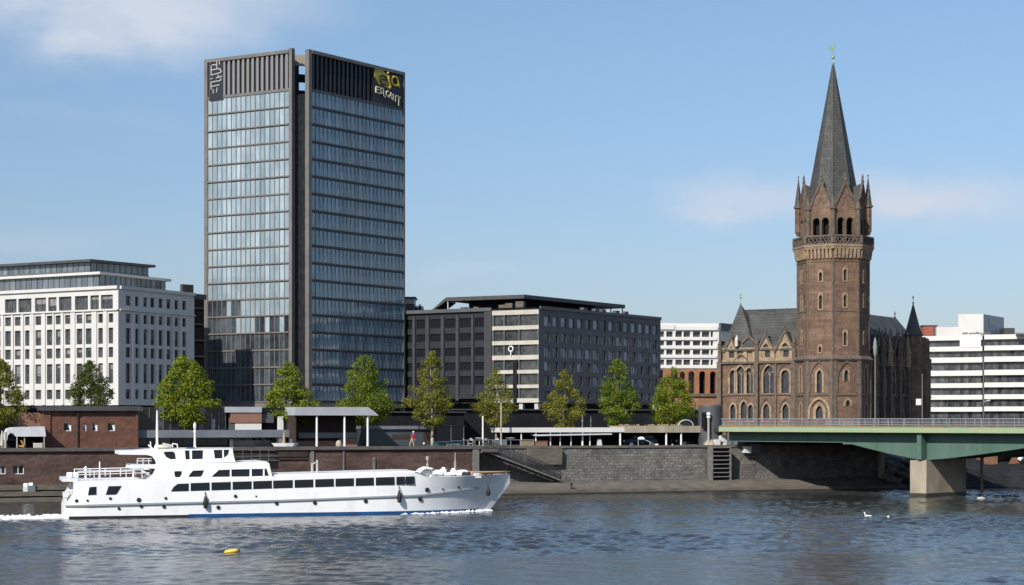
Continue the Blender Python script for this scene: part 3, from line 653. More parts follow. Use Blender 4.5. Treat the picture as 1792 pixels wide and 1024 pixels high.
# ------------------------------------------------------------------ dark office building, centre
def dark_office():
    D = 390.0; C = W(944, 0, D).xy; Lp = W(862, 0, 396).xy; E = W(1156, 0, 433).xy
    dl = (Lp - C).normalized(); A = C + dl * 42.0
    f1, f2, f3 = Fr(A, Lp), Fr(Lp, C), Fr(C, E)
    root = thing('office_building', 'dark grey office block with pale banded corner and black overhanging roof', 'office building', (C.x, C.y, GZ))
    z = lambda py: Z(py, D); zt = z(537.5); zb = z(706)
    items = []
    # left grid facade: square windows between dark piers
    cols = [(690, 703), (709.5, 722), (729, 745), (753, 772), (779, 798), (805, 825), (831, 847)]
    rows = [(552.5, 569.5), (579.5, 593.5), (605.5, 620.5), (631.5, 646.5), (656.5, 672)]
    o1 = [(f1.upx(a), f1.upx(b), z(c), z(t)) for a, b in cols for t, c in rows if f1.upx(a) > .3]
    for o in o1: items.append((f1, o, ('tower_slot', 'dark_glass'), 0, 0))
    mb = MB(); grid_wall(mb, f1, 0, f1.L, z(692), zt, o1, .7); mb.build('wall', 'black_clad', root)
    mb = MB()
    for k in range(len(cols) - 1):
        a, b = f1.upx(cols[k][1]) + .15, f1.upx(cols[k + 1][0]) - .15
        if a > 0: fbox(mb, f1, a, b, z(700) if k < 5 else z(690), zt - 1.2, .004, .4)
    fbox(mb, f1, f1.upx(849), f1.L - .02, z(706), zt - .02, .004, .45)
    mb.build('pier', 'pier_dark', root)
    mb = MB(); fbox(mb, f1, 0, f1.L, z(697), z(692), -2.5, .3); mb.build('floor_band', 'black_clad', root)
    # pale banded corner
    mb = MB()
    for t, b in ((541.5, 549.5), (569, 576), (595.5, 602.5), (621, 629), (647, 653.5), (673, 679), (697, 704.5)):
        fbox(mb, f2, .05, f2.L - .02, z(b), z(t), -.5, .3)
    mb.build('pale_band', 'cream_panel', root)
    mb = MB(); fbox(mb, f2, f2.upx(899), f2.upx(906), z(706), z(629), -.3, .34); mb.build('shadow_strip', 'void', root)  # black strip painted in place of a shadow on the corner
    mb = MB()
    for px, w in ((863, .3), (883, .18), (909, .18), (942.8, .25)): u = f2.upx(px); fbox(mb, f2, max(.02, u - w), min(u + w, f2.L - .02), z(704), z(542), -.28, .22)
    mb.build('mullions', 'grey_clad', root)
    for t, b in ((549.5, 569), (576, 595.5), (602.5, 621), (629, 647), (653.5, 673), (679, 697)):
        g = MB(); us = [0.1, f2.upx(883), f2.upx(909), f2.L - .1]
        for a, c in zip(us, us[1:]): t_ = random.gauss(0, .01); g.face([f2.P(a, z(b), -.2 + t_), f2.P(c, z(b), -.2 - t_), f2.P(c, z(t), -.2 - t_), f2.P(a, z(t), -.2 + t_)])
        g.build('glazing', 'office_glass', root)
    # a dish-like ring fixed to one mullion
    mb = MB(); c = f2.P(f2.upx(896), z(609.5), .5)
    for k in range(14):
        a, b = k / 14 * 6.283, (k + 1) / 14 * 6.283
        mb.tube(c + Vector((f2.u.x * math.cos(a), f2.u.y * math.cos(a), math.sin(a))) * .55, c + Vector((f2.u.x * math.cos(b), f2.u.y * math.cos(b), math.sin(b))) * .55, .14, n=6)
    mb.tube(c + Vector((0, 0, -.6)), c + Vector((0, 0, -1.5)), .12, n=6); mb.build('wall_ring', 'white_metal', root)
    # shaded long facade with curtained windows
    o3 = []; n = 15
    for r, (t, b) in enumerate(((552, 570), (580.5, 597), (606.5, 625), (632, 649), (657, 674), (684, 698))):
        for k in range(n):
            u0 = 1.2 + (f3.L - 2.2) * k / n; w = (f3.L - 2.2) / n
            o = (u0 + w * .18, u0 + w * .82, z(b), z(t)); o3.append(o)
            light = random.random() < (.75 if r < 3 else .5)
            items.append((f3, o, ('window_frame', 'curtain' if light else 'office_glass'), 1 if random.random() < .5 else 0, 0))
    mb = MB(); grid_wall(mb, f3, 0, f3.L, zb, zt, o3, .35); mb.build('wall', 'grey_clad', root)
    mb = MB(); fbox(mb, f3, 0, f3.L, zt - .4, zt + .25, .004, .3); fbox(mb, f1, 0, f1.L, zt - .5, zt + .25, .45, .6)
    fbox(mb, f3, 0, f3.L, z(703.5), z(701), .004, .2); mb.build('cornice', 'grey_clad', root)
    b1 = E - f3.n * 18; b2 = A - f1.n * 20
    mb = MB(); inn = [A - f1.n * .8, Lp - f1.n * .8, C - f2.n * .6 - f3.n * .6, E - f3.n * .6, b1, b2]
    mb.hexa([(p.x, p.y, zb) for p in inn], [(p.x, p.y, zt - .05) for p in inn]); mb.build('interior', 'void', root)
    mb = MB(); gl = [A - f1.n * 2.6, Lp - f1.n * 2.6, C - f2.n * 2.6 - f3.n * 2.2, E - f3.n * 2.2, b1, b2]
    mb.hexa([(p.x, p.y, GZ) for p in gl], [(p.x, p.y, zb - .01) for p in gl]); mb.build('base', 'void', root)
    window_set(root, items, .32, fw=.09)
    # columns and entrance at the foot of the pale corner
    for px in (911, 938):
        mb = MB(); u = f2.upx(px); fbox(mb, f2, u - .45, u + .45, GZ, zb - .02, -1.0, -.1); mb.build('column', 'pale_metal', root)
    mb = MB(); fbox(mb, f2, f2.upx(912.5), f2.upx(936), z(721), z(717), -1.6, .6); mb.build('door_canopy', 'grey_clad', root)
    # roof terrace and black oversailing roof
    c = W(917, 0, 402).xy; a = W(780, 0, 411.5).xy; e = W(1094, 0, 438).xy; g1, g2 = Fr(a, c), Fr(c, e)
    bk = [e - g2.n * 12, a - g1.n * 12]
    zr = Z(515.5, 402)
    mb = MB(); q = [a + g1.u * 4 - g1.n * 3.5, c - g1.n * 3 - g2.n * 3, e - g2.u * 9 - g2.n * 3] + [e - g2.u * 9 - g2.n * 11, a + g1.u * 4 - g1.n * 11]
    mb.hexa([(p.x, p.y, zt - .05) for p in q], [(p.x, p.y, zr - .85) for p in q]); mb.build('penthouse', 'void', root)
    mb = MB(); q = [a, c, e] + bk; mb.hexa([(p.x, p.y, zr - .85) for p in q], [(p.x, p.y, zr) for p in q])
    lo = W(752, 0, 414).xy
    mb.hexa([(p[0], p[1], p[2]) for p in ((a.x, a.y, zr - .86), (lo.x, lo.y, zt + .1), (lo.x + 2, lo.y + 8, zt + .1), (a.x + 2, a.y + 8, zr - .86))],
            [(p[0], p[1], p[2]) for p in ((a.x, a.y, zr - .02), (lo.x, lo.y, zt + .45), (lo.x + 2, lo.y + 8, zt + .45), (a.x + 2, a.y + 8, zr - .02))])
    mb.build('roof', 'roof_dark', root)
    mb = MB(); mb.tube(g1.P(.4, zt, -.3), g1.P(.4, zr - .86, -.3), .14); mb.build('roof_post', 'pale_metal', root)
    mb = MB(); mb.tube(g2.P(g2.L - .6, zt - 3, -.4), g2.P(g2.L - .6, zr - .86, -.4), .14); mb.tube(g2.P(g2.L - 6, zt - 3, -.4), g2.P(g2.L - 6, zr - .86, -.4), .14); mb.build('roof_post', 'dark_steel', root)
    # terrace clutter: low planters and plant boxes in the light
    for px, w, h in ((800, .7, .5), (822, .6, .5), (868, .8, .7), (880, .9, 1.0), (899, 1.0, 1.3)):
        mb = MB(); fr = f1 if px < 860 else f2; u = fr.upx(px); fbox(mb, fr, u - w, u + w, zt + .26, zt + .26 + h, -3.4, -2.4); mb.build('planter', 'ledge', root)
    for u in (20, 25, 28, 34, 38): mb = MB(); fbox(mb, f3, u, u + 1.6, zt - .04, zt + 1.0, -2.4, -1.4); mb.build('planter', 'grey_clad', root)
dark_office()

def rooftop_block():
    d = 440.0; f = Fr(W(700, 0, d).xy, W(724, 0, d).xy)
    root = thing('plant_tower', 'small grey tower with pale cap behind the dark office roof', 'building', (f.O.x, f.O.y, GZ))
    mb = MB(); fbox(mb, f, 0, f.L, GZ, Z(532, d), -8, 0); mb.build('wall', 'grey_clad', root)
    mb = MB(); fbox(mb, f, -.1, f.L + .1, Z(532, d) + .01, Z(522, d), -8, .1); mb.build('cap', 'cream_panel', root)
    mb = MB(); fbox(mb, f, -.4, f.L + .5, Z(522, d) + .01, Z(519.5, d), -8.5, .4); mb.build('roof', 'grey_clad', root)
    mb = MB(); g = Fr(W(724, 0, d + 1).xy, W(748, 0, d + 1).xy)
    fbox(mb, g, 0, g.L * .75, GZ, Z(541, d), -6, 0); mb.build('wing', 'grey_clad', root)
    mb = MB()
    for t, h, w in ((.25, 7, .5), (.6, 9, .4), (.75, 6, .8), (.45, 4, 1.2)): fbox(mb, g, g.L * .75 * t - w, g.L * .75 * t + w * .5, Z(541, d) + .01, Z(541 - h, d), -3 - w, -1)
    mb.build('roof_plant', 'white_metal', root)
rooftop_block()

# ------------------------------------------------------------------ white block behind, centre right
def grid_block():
    d = 600.0; f = Fr(W(1140, 0, d - 2).xy, W(1258, 0, d).xy); f2 = Fr(f.E, f.E + Vector((9.5, 15)))
    root = thing('office_building', 'distant white grid office block rising behind the terracotta arcade', 'office building', (f.O.x, f.O.y, GZ))
    z = lambda py: Z(py, d); zt = z(566)
    cols = [(1146, 1162.5), (1166, 1177.5), (1182, 1193.7), (1196.2, 1208), (1212.6, 1225.8), (1228.3, 1241.5), (1243.7, 1248)]
    rows = [(580, 590), (596.5, 605), (612.6, 621), (629.5, 639), (647, 656), (665, 674)]
    op = [(f.upx(a), f.upx(b), z(c), z(t)) for a, b in cols for t, c in rows]
    mb = MB(); grid_wall(mb, f, 0, f.L, GZ, zt, op, 1.2)
    o2 = [(1.5, 6, z(c) + 0, z(t)) for t, c in rows[1:]] + [(9, 13, z(c), z(t)) for t, c in rows[1:]]
    grid_wall(mb, f2, 0, f2.L, GZ, zt, o2, .6)
    bk = [f2.E, f2.E + Vector((-28, 12)), f.O + Vector((0, 26))]
    mb.face([(p.x, p.y, zt) for p in (f.O, f.E, *bk)]); mb.build('wall', 'white_wall', root)
    mb = MB(); fbox(mb, f, .02, f.upx(1181) - .2, z(577), z(569), .01, .5); fbox(mb, f, f.upx(1181) + .2, f.L - .5, z(578), z(571.5), .01, .6)
    for t, c in rows: fbox(mb, f, .02, f.L - .8, z(c + 5.6), z(c + .6), .01, .45)
    mb.build('balcony_band', 'white_wall', root)
    mb = MB(); q = [f.O - f.n * 1.3, f.E - f.n * 1.3 - f2.n * .7, f2.E - f2.n * .7, *bk[1:]]; mb.hexa([(p.x, p.y, GZ) for p in q], [(p.x, p.y, zt - .1) for p in q]); mb.build('interior', 'void', root)
    mb = MB(); fbox(mb, f2, .5, f2.L + 1, z(578), zt + .15, .02, .5); mb.build('side_shade_band', 'grey_clad', root)  # grey band paints in the shade on the upper side wall
    window_set(root, [(f, o, ('window_frame', 'office_glass'), 1, 0) for o in op] + [(f2, o, ('window_frame', 'office_glass'), 0, 0) for o in o2], 1.1, fw=.12)
grid_block()

def arcade():
    d = 352.0; f = Fr(W(1160, 0, d).xy, W(1275, 0, d).xy)
    root = thing('arcade_building', 'terracotta arcade with tall dark arches beside the church', 'building', (f.O.x, f.O.y, GZ))
    z = lambda py: Z(py, d)
    cs = [(1180, 12), (1194, 9), (1210, 10.5), (1229, 10.5), (1247.5, 10), (1263, 10)]
    holes = [arch((f.upx(c - w / 2) + f.upx(c + w / 2)) / 2, f.upx(c + w / 2) - f.upx(c - w / 2), z(689), z(655), pointed=False, n=5) for c, w in cs]
    top = [(0, z(692)), (f.L, z(692)), (f.L, z(645))]
    for k, c in enumerate(range(1270, 1164, -9)): top.append((f.upx(c), z(644 if k % 2 else 647)))
    top.append((0, z(645)))
    mb = MB(); poly_wall(mb, f, top, holes, 1.6); mb.build('arcade_wall', 'terracotta', root)
    for c, w in cs:
        mb = MB(); u0, u1 = f.upx(c - w / 2) - .1, f.upx(c + w / 2) + .1
        mb.face([f.P(u0, z(690), -1.58), f.P(u1, z(690), -1.58), f.P(u1, z(648), -1.58), f.P(u0, z(648), -1.58)]); mb.build('window', 'dark_glass', root)
    mb = MB(); fbox(mb, f, -.3, f.L + .3, z(694), z(689.5), -6, .5); mb.build('ledge', 'trim_stone', root)
    mb = MB(); fbox(mb, f, 0, f.L, GZ, z(694) - .01, -6, .1); mb.build('wall', 'terracotta_wall', root)
    mb = MB(); fbox(mb, f, 0, f.L, z(689.4), z(646), -7, -1.7); mb.build('interior', 'void', root)
arcade()

# ------------------------------------------------------------------ white banded building at right
def banded_office():
    d0, d1 = 492.0, 482.0; f = Fr(W(1600, 0, d0).xy, W(1850, 0, d1 - 4).xy)
    root = thing('office_building', 'white office block with long horizontal bands at the right edge', 'office building', (f.O.x, f.O.y, GZ))
    z = lambda py: Z(py, 489); zt = z(588)
    mb = MB(); fbox(mb, f, 0, f.L, GZ, zt - .1, -22, -.9); mb.build('core', 'void', root)
    bands = [(588, 596), (607, 615.2), (626, 635), (649, 658), (671, 679), (691.5, 699.5), (712.6, 720.5)]
    us = f.upx(1721)
    for k, (t, b) in enumerate(bands):
        mb = MB(); a = 0
        fbox(mb, f, a, us - .25, z(b), z(t), -.85, .35); fbox(mb, f, us + .25, f.L, z(b) + .1, z(t) + .12, -.85, .35); mb.build('spandrel_band', 'white_wall', root)
    rows = list(zip([b for _, b in bands], [t for t, _ in bands[1:]] + [733]))
    n = 34
    for a, b in rows:
        g = MB()
        for k in range(n):
            u0, u1 = f.L * k / n, f.L * (k + 1) / n; t_ = random.gauss(0, .008)
            g.face([f.P(u0, z(b), -.6 + t_), f.P(u1, z(b), -.6 - t_), f.P(u1, z(a), -.6 - t_), f.P(u0, z(a), -.6 + t_)])
        g.build('glazing', 'office_glass', root)
    mb = MB()
    for k in range(0, n, 2): u = f.L * k / n; fbox(mb, f, u - .06, u + .06, GZ, z(596), -.58, -.45)
    mb.build('mullions', 'grey_clad', root)
    # solid white panel in the top storey, roof boxes
    mb = MB(); fbox(mb, f, f.upx(1680), f.upx(1717), z(609), z(586), -.5, .45); mb.build('white_panel', 'white_wall', root)
    g = Fr(W(1677, 0, 494).xy, W(1721, 0, 493).xy); g2 = Fr(g.E, W(1757, 0, 510).xy)
    mb = MB(); q = [g.O, g.E, g2.E, g2.E + Vector((-8, 3))]; mb.hexa([(p.x, p.y, zt - .1) for p in q], [(p.x, p.y, Z(550, 494)) for p in q]); mb.build('penthouse', 'white_wall', root)
    mb = MB(); fbox(mb, g2, 5, 10.5, Z(570, 500), Z(559, 500), .02, .12); mb.build('penthouse_window', 'dark_glass', root)
    h = Fr(W(1639, 0, 496).xy, W(1678, 0, 495.5).xy); mb = MB(); fbox(mb, h, 0, h.L, zt - .1, Z(572.5, 496), -5, 0); mb.build('roof_parapet', 'white_wall', root)
    h = Fr(W(1616, 0, 498).xy, W(1640, 0, 498).xy); mb = MB(); fbox(mb, h, 0, h.L, zt - .1, Z(570.5, 498), -4, 0); mb.build('chimney_stack', 'red_brick', root)
    mb = MB(); fbox(mb, h, -.2, h.L + .2, Z(570.4, 498), Z(569, 498), -4.2, .2); fbox(mb, h, h.L * .72, h.L + .02, zt, Z(572, 498), .02, .1); mb.build('chimney_cap', 'grey_clad', root)
    h = Fr(W(1757, 0, 499).xy, W(1776, 0, 499).xy); mb = MB(); fbox(mb, h, 0, h.L, zt - .1, Z(574, 499), -5, 0); mb.build('roof_plant', 'roof_dark', root)
    h = Fr(W(1777, 0, 478).xy, W(1880, 0, 474).xy); mb = MB(); fbox(mb, h, 0, h.L, z(588), Z(582, 478), -18, -1); mb.build('side_roof', 'slab_grey', root)
    mb = MB()
    for k in range(26):
        u = f.upx(1683) + k * .28; fbox(mb, f, u, u + .2, zt + .02, zt + .5 + .5 * random.random(), -1.2, -.8)
    mb.build('roof_planting', 'rock', root)
banded_office()

# ------------------------------------------------------------------ church
def church():
    T = Vector((56.2, 320.0)); D = 320.0
    root = thing('church', 'brown sandstone church with tall spired tower and slate roofs', 'church', (T.x, T.y, GZ))
    z = lambda py, d=314.0: Z(py, d)
    # --- tower, an octagon with one corner nearly facing the river
    R0 = 6.22; ph = [R(-100 + 45 * k) for k in range(8)]
    def V(k, r): a = ph[k % 8]; return Vector((T.x + r * math.sin(a), T.y - r * math.cos(a)))
    def octa(mb, r0, z0, r1, z1, mi=0):
        mb.hexa([(*V(k, r0), z0) for k in range(8)], [(*V(k, r1), z1) for k in range(8)], mi)
    zc, zs = z(628), z(690); zk = z(455); zg = z(428); zp = z(411)
    body = MB(); pale = MB(); trim = MB(); dark = []
    fac = lambda k, r: Fr(V(k, r), V(k + 1, r))
    tower = None
    slit_rows = {0: [(473, 492), (517, 540), (578, 600)], 1: [(475, 491), (515, 540), (608, 616)], 2: [(470, 491), (515, 537), (580, 604)], 3: [(472, 492), (515, 535), (582, 600)]}
    walls = MB()
    for k in range(8):
        f = fac(k, R0); m = f.L / 2; holes = []; sur = []
        for t, b in slit_rows.get(k if k < 4 else k - 4, []):
            if k == 1 and t == 608: o = arch(m, .5, z(616), z(610), n=3)
            else: o = arch(m + (.1 if k == 1 else -.2), .55, z(b), z(t) - .5, n=3)
            holes.append(o); c = sum(p[0] for p in o) / len(o); sur.append((o, [(c + (p[0] - c) * 1.75, p[1] + (.45 if p[1] > o[0][1] + .1 else 0)) for p in o]))
        rect_wall(walls, f, 0, f.L, zc, zk, holes, .5)
        for o, q in sur:
            sm = MB(); surround(sm, f, o, q, .1); fbox(sm, f, min(p[0] for p in q), max(p[0] for p in q), o[0][1] - .22, o[0][1] - .01, .003, .13); dark.append((f, o, sm))
        # corner pilaster strips and string courses
        fbox(trim, f, 0, .22, zc + .6, zk - .1, .003, .07); fbox(trim, f, f.L - .22, f.L, zc + .6, zk - .1, .004, .1)
        fbox(trim, f, .46, f.L - .46, z(545), z(543), .003, .09)
        # lower storey, a little wider
        g = fac(k, R0 + .28); m = g.L / 2; holes = []
        ws = []
        if k == 1: ws = [((m, 1.3, z(733), z(721)), .5, 1.0), ((m, .95, z(687), z(656)), .35, 0)]
        elif k == 2: ws = [((m - .1, .8, z(668), z(654)), .25, 0), ((m + .2, .8, z(711), z(707)), .4, 0)]
        else: ws = [((m, 1.1, z(735), z(715)), .25, 0), ((m, 1.0, z(687), z(650)), .3, 0)]
        for a_, gr_, hood in ws:
            o = arch(*a_, n=5); holes.append(o); sm = MB(); surround(sm, g, o, arch(*a_, n=5, grow=gr_), .12)
            if hood: surround(sm, g, arch(*a_, n=5, grow=hood), arch(*a_, n=5, grow=hood + .4), .3)
            dark.append((g, o, sm))
        if k in (1, 2): big = arch(m, 3.4, z(687), z(664), n=6); surround(trim, g, big, arch(m, 3.4, z(687), z(664), n=6, grow=.25), .22)
        rect_wall(walls, g, 0, g.L, GZ, zc, holes, .6)
        fbox(trim, g, 0, .6, GZ, zc - .3, .004, .2); fbox(trim, g, g.L - .6, g.L, GZ, zc - .3, .005, .2)
        fbox(trim, g, .62, g.L - .62, zs - .2, zs + .15, .004, .18)
    octa(trim, R0 + .55, zc - .3, R0 + .75, zc); octa(trim, R0 + .75, zc + .003, R0 + .05, zc + .6)
    walls.build('tower_wall', 'sandstone', root); trim.build('tower_string_course', 'trim_stone', root)
    core = MB(); octa(core, R0 - .75, GZ, R0 - .75, zk); core.build('tower_interior', 'void', root)
    for f, o, m in dark:
        poly_wall(m, f, o, (), d=-.45, mi=1, reveal=False); m.build('tower_window', ['pale_stone', 'church_glass'], root)
    # corbelled gallery
    cor = MB(); cb2 = MB(); octa(cb2, R0 + .05, zk - .25, R0 + .3, zg - .73); cb2.build('corbel_table', 'sandstone', root); octa(cor, R0 + .06, zk - .3, R0 + .22, zk - .1); octa(cor, R0 + .66, zg - .72, R0 + .8, zg - .25)
    octa(cor, R0 + .88, zg - .247, R0 + .88, zg)
    for k in range(8):
        f = fac(k, R0 + .2)
        for j in range(7):
            u = f.L * (j + .5) / 7; cor.hexa([f.P(u - .2, zk + .35, .2), f.P(u + .2, zk + .35, .2), f.P(u + .2, zk + .35, -.1), f.P(u - .2, zk + .35, -.1)], [f.P(u - .22, zg - .721, .46), f.P(u + .22, zg - .721, .46), f.P(u + .22, zg - .721, -.1), f.P(u - .22, zg - .721, -.1)])
    cor.build('corbel_gallery', 'pale_stone', root)
    par = MB()
    for k in range(8):
        f = fac(k, R0 + .76); fbox(par, f, 0, f.L, zp - .3, zp, -.3, .06); fbox(par, f, 0, f.L, zg + .003, zg + .3, -.25, 0)
        fbox(par, f, -.0, .45, zg + .31, zp - .31, -.3, .08); fbox(par, f, f.L - .45, f.L, zg + .31, zp - .31, -.29, .07)
        for j in range(6):
            u = .55 + (f.L - 1.1) * j / 6; w = (f.L - 1.1) / 6
            par.tube(f.P(u, zg + .3, -.12), f.P(u + w, zp - .3, -.12), .1, n=4); par.tube(f.P(u + w, zg + .3, -.12), f.P(u, zp - .3, -.12), .1, n=4)
    par.build('parapet', 'trim_stone', root)
    # belfry with twin openings and gables, hollow round an added core that blacks out the openings
    RB = 5.85; ze = z(368); za = z(321)
    bw = MB(); bp = MB(); gr = MB()
    for k in range(8):
        f = fac(k, RB); m = f.L / 2; w = 1.25
        hs = [arch(m - .85, w, zg, z(386), pointed=False, n=4), arch(m + .85, w, zg, z(386), pointed=False, n=4)]
        poly_wall(bw, f, [(0, zg), (f.L, zg), (f.L, ze), (m, za), (0, ze)], hs, .7)
        for h in hs:
            c = sum(p[0] for p in h) / len(h); surround(bp, f, h, [(c + (p[0] - c) * 1.18, p[1] + (.18 if p[1] > zg + .1 else 0)) for p in h], .08)
        bp.tube(f.P(m, zg, .1), f.P(m, z(386), .1), .13, n=8)
        o1 = [(0, ze - .1), (m, za - .1), (f.L, ze - .1)]; o2 = [(-.1, ze + .5), (m, za + .85), (f.L + .1, ze + .5)]
        surround(bp, f, o1, o2, .3, d=-.1)
        bp.lathe(f.P(m, za + .6, .05), [(.28, 0), (.28, .3), (.12, .5), (.2, .9), (.02, 1.5)], 6)
        # blind trefoil under the gable
        surround(bp, f, arch(m, .8, z(357), z(352), n=4), arch(m, .8, z(357), z(352), n=4, grow=.2), .09)
        # gable roof running back into the spire
        p, q, a = f.P(0, ze + .1, -.05), f.P(f.L, ze + .1, -.05), f.P(m, za + .5, -.05); bk_ = Vector((T.x, T.y, 0)).lerp(Vector((a.x, a.y, 0)), .45); bk = Vector((bk_.x, bk_.y, za - .6))
        gr.face([p, a, bk]); gr.face([q, a, bk])
    bw.build('belfry_wall', 'sandstone', root); bp.build('belfry_trim', 'trim_stone', root); gr.build('gable_roof', 'slate', root)
    core = MB(); octa(core, 4.2, zg + .05, 4.6, ze); core.build('belfry_black_core', 'void', root)
    sp = MB(); zt = z(112, D)
    octa(sp, 5.2, ze + .1, 4.2, ze + 3.2); octa(sp, 4.2, ze + 3.2, .12, zt)
    sp.build('spire', 'slate', root)
    rb = MB()
    for k in range(8): rb.tube((*V(k, 4.22), ze + 3.2), (*V(k, .12), zt), .11, .05, n=5)
    rb.build('spire_ridge', 'roof_dark', root)
    for k, h in ((0, 1.0), (4, 1.0), (1, .32), (2, .32), (3, .32), (5, .6), (6, .6), (7, .6)):
        pn = MB(); b = V(k, RB + .15); s = .62 if h > .6 else .42; zb = zg if h > .5 else zg + .0
        h1 = ze - zb + (1.0 if h > .5 else .2); z_lo = h1 - 4.2 if h > .5 else 0
        pn.lathe((b.x, b.y, zb), [(s * .5, max(0, z_lo - .6)), (s, z_lo + .1), (s, h1), (s * 1.4, h1 + .1), (s * 1.4, h1 + .4)], 8); pr = pn.build('pinnacle', 'sandstone' if h > .5 else 'trim_stone', root)
        pn = MB(); pn.lathe((b.x, b.y, zb), [(s * 1.1, h1 + .41), (.07, h1 + .6 + 4.6 * h), (.05, h1 + .9 + 4.6 * h), (.16, h1 + 1.0 + 4.6 * h), (.02, h1 + 1.2 + 4.6 * h)], 8); pn.build('pinnacle_roof', 'slate' if h > .5 else 'trim_stone', pr)
    fn = MB(); fn.lathe((T.x, T.y, zt - .2), [(.2, 0), (.28, .3), (.1, .5), (.08, 1.0), (.3, 1.25), (.3, 1.5), (.07, 1.75), (.05, 3.8)], 8)
    c = Vector((T.x, T.y, zt + 2.2))
    cock = [(-.55, .55), (-.75, 1.0), (-.45, .85), (-.2, .55), (.15, .75), (.25, 1.25), (.45, 1.25), (.6, 1.05), (.45, .95), (.35, .5), (.1, .15), (-.3, .15)]
    fn.hexa([(c.x + x, c.y - .06, c.z + y) for x, y in cock], [(c.x + x, c.y + .06, c.z + y) for x, y in cock])
    fn.tube(c + Vector((-.35, 0, -.4)), c + Vector((.35, 0, -.4)), .06); fn.build('weathercock', 'gold', root)

    # --- left wing, facing the sun
    def wing(nrm, px_end, left):
        n = Vector(nrm).normalized(); u = Vector((-n.y, n.x)); base = T - n * 2.0
        tmp = Fr(base - u, base + u); e = tmp.O + tmp.u * tmp.upx(px_end)
        return Fr(e, base) if left else Fr(base, e)
    a = R(-32.5); fL = wing((math.sin(a), -math.cos(a)), 1258, True)
    a = R(57); fR = wing((math.sin(a), -math.cos(a)), 1629, False)
    ze, zr, zpar = Z(632, 326), Z(541, 333), Z(608, 326); DP = 12.0
    zl = lambda py, d=326: Z(py, d)
    def gothic(f, specs, name='window'):
        """specs: (centre, width, sill, spring, lights) -> wall holes plus glass and tracery parts"""
        holes = []
        for c, w, v0, vs_, lights, pt in specs:
            o = arch(c, w, v0, vs_, pointed=pt, n=6); holes.append(o)
            g = MB(); surround(g, f, o, arch(c, w, v0, vs_, pointed=pt, n=6, grow=.32), .12); poly_wall(g, f, o, (), d=-.4, mi=1, reveal=False)
            for j in range(1, lights):
                x = c - w / 2 + w * j / lights; g.tube(f.P(x, v0, -.33), f.P(x, vs_ + w * .25, -.33), .09, n=4)
            if lights > 1:
                for j in range(lights):
                    x = c - w / 2 + w * (j + .5) / lights; ww = w / lights - .12; h = arch(x, ww, vs_ - .2, vs_ - .1, n=3)
                    for p, q in zip(h[1:-1], h[2:-1]): g.tube(f.P(*p, -.33), f.P(*q, -.33), .07, n=4)
            fbox(g, f, c - w / 2 - .2, c + w / 2 + .2, v0 - .22, v0 - .02, -.3, .14); g.build(name, ['pale_stone', 'church_glass'], root)
        return holes
    pale = MB(); trim = MB()
    # left facade
    q = lambda px: fL.upx(px); wall = MB()
    up = [(q(1283), 1.15, zl(688), zl(655), 1, True), (q(1296), 1.9, zl(688), zl(655), 2, True), (q(1311.5), 1.5, zl(688), zl(655), 2, True), (q(1345.5), 2.1, zl(688), zl(656), 2, True), (q(1374.5), 1.5, zl(688), zl(655), 1, False)]
    lo = [(q(1283), 1.0, zl(736), zl(715), 1, True), (q(1302), 1.2, zl(736), zl(712), 1, True), (q(1314), .9, zl(736), zl(715), 1, True), (q(1341.5), 1.25, zl(736), zl(717), 1, True), (q(1375), 1.2, zl(736), zl(717), 1, True)]
    holes = gothic(fL, up) + gothic(fL, lo)
    rect_wall(wall, fL, 0, fL.L, GZ, ze, holes, .5)
    for px, w, t, b in ((1297, 4.4, 640, 658), (1343, 2.9, 640, 660), (1374.5, 2.6, 640, 660)):
        o1 = arch(q(px), w, zl(b), zl(b) + .1, n=7); surround(trim, fL, o1, arch(q(px), w, zl(b), zl(b) + .1, n=7, grow=.22), .16)
    for c, w in ((1341.5, 2.1), (1375, 2.0)):
        surround(trim, fL, arch(q(c), w, zl(722), zl(716), n=6), arch(q(c), w, zl(722), zl(716), n=6, grow=.25), .2)
    for px in (1261, 1325.5, 1358, 1391):
        w = .42 if px != 1358 else .2; u = q(px); fbox(trim, fL, u - w, u + w, GZ, ze - .35, .004, .75 if px != 1358 else .3)
        if px != 1358: fbox(trim, fL, u - w * .8, u + w * .8, ze - .35, zpar + .4, .004, .5)
    fbox(trim, fL, -.2, fL.L, zl(691.5), zl(689), .005, .2); fbox(trim, fL, -.3, fL.L, ze - .3, ze + .05, .006, .4)
    # pale blind arcade between cornice and roof
    par = MB(); hs = []
    n = 13
    for j in range(n):
        c = fL.L * (j + .5) / n
        hs.append(arch(c, fL.L / n * .58, ze + .5, zpar - 1.25, n=4))
    fbox(par, fL, 0, fL.L, ze + .05, ze + .45, -.15, .1); [fbox(par, fL, max(0, fL.L * j / n - fL.L / n * .2), min(fL.L, fL.L * j / n + fL.L / n * .2), ze + .451, zpar - .55, -.15, .1) for j in range(n + 1)]; fbox(par, fL, 0, fL.L, zpar - .549, zpar - .1, -.15, .1)
    fbox(par, fL, 0, fL.L, zpar - .1, zpar + .15, -.2, .25); par.build('blind_arcade', 'pale_stone', root)
    bk = MB(); fbox(bk, fL, .02, fL.L - .02, ze + .06, zpar - .11, -.6, -.19); bk.build('arcade_back', 'pale_stone', root)
    for px in (1261, 1325.5, 1391):
        b = fL.P(q(px), zpar + .4, .25); m = MB(); m.lathe(b, [(.36, -.4), (.36, .3), (.46, .35), (.46, .5), (.34, .55), (.03, 2.4), (.1, 2.5), (.02, 2.8)], 6); m.build('buttress_pinnacle', 'trim_stone', root)
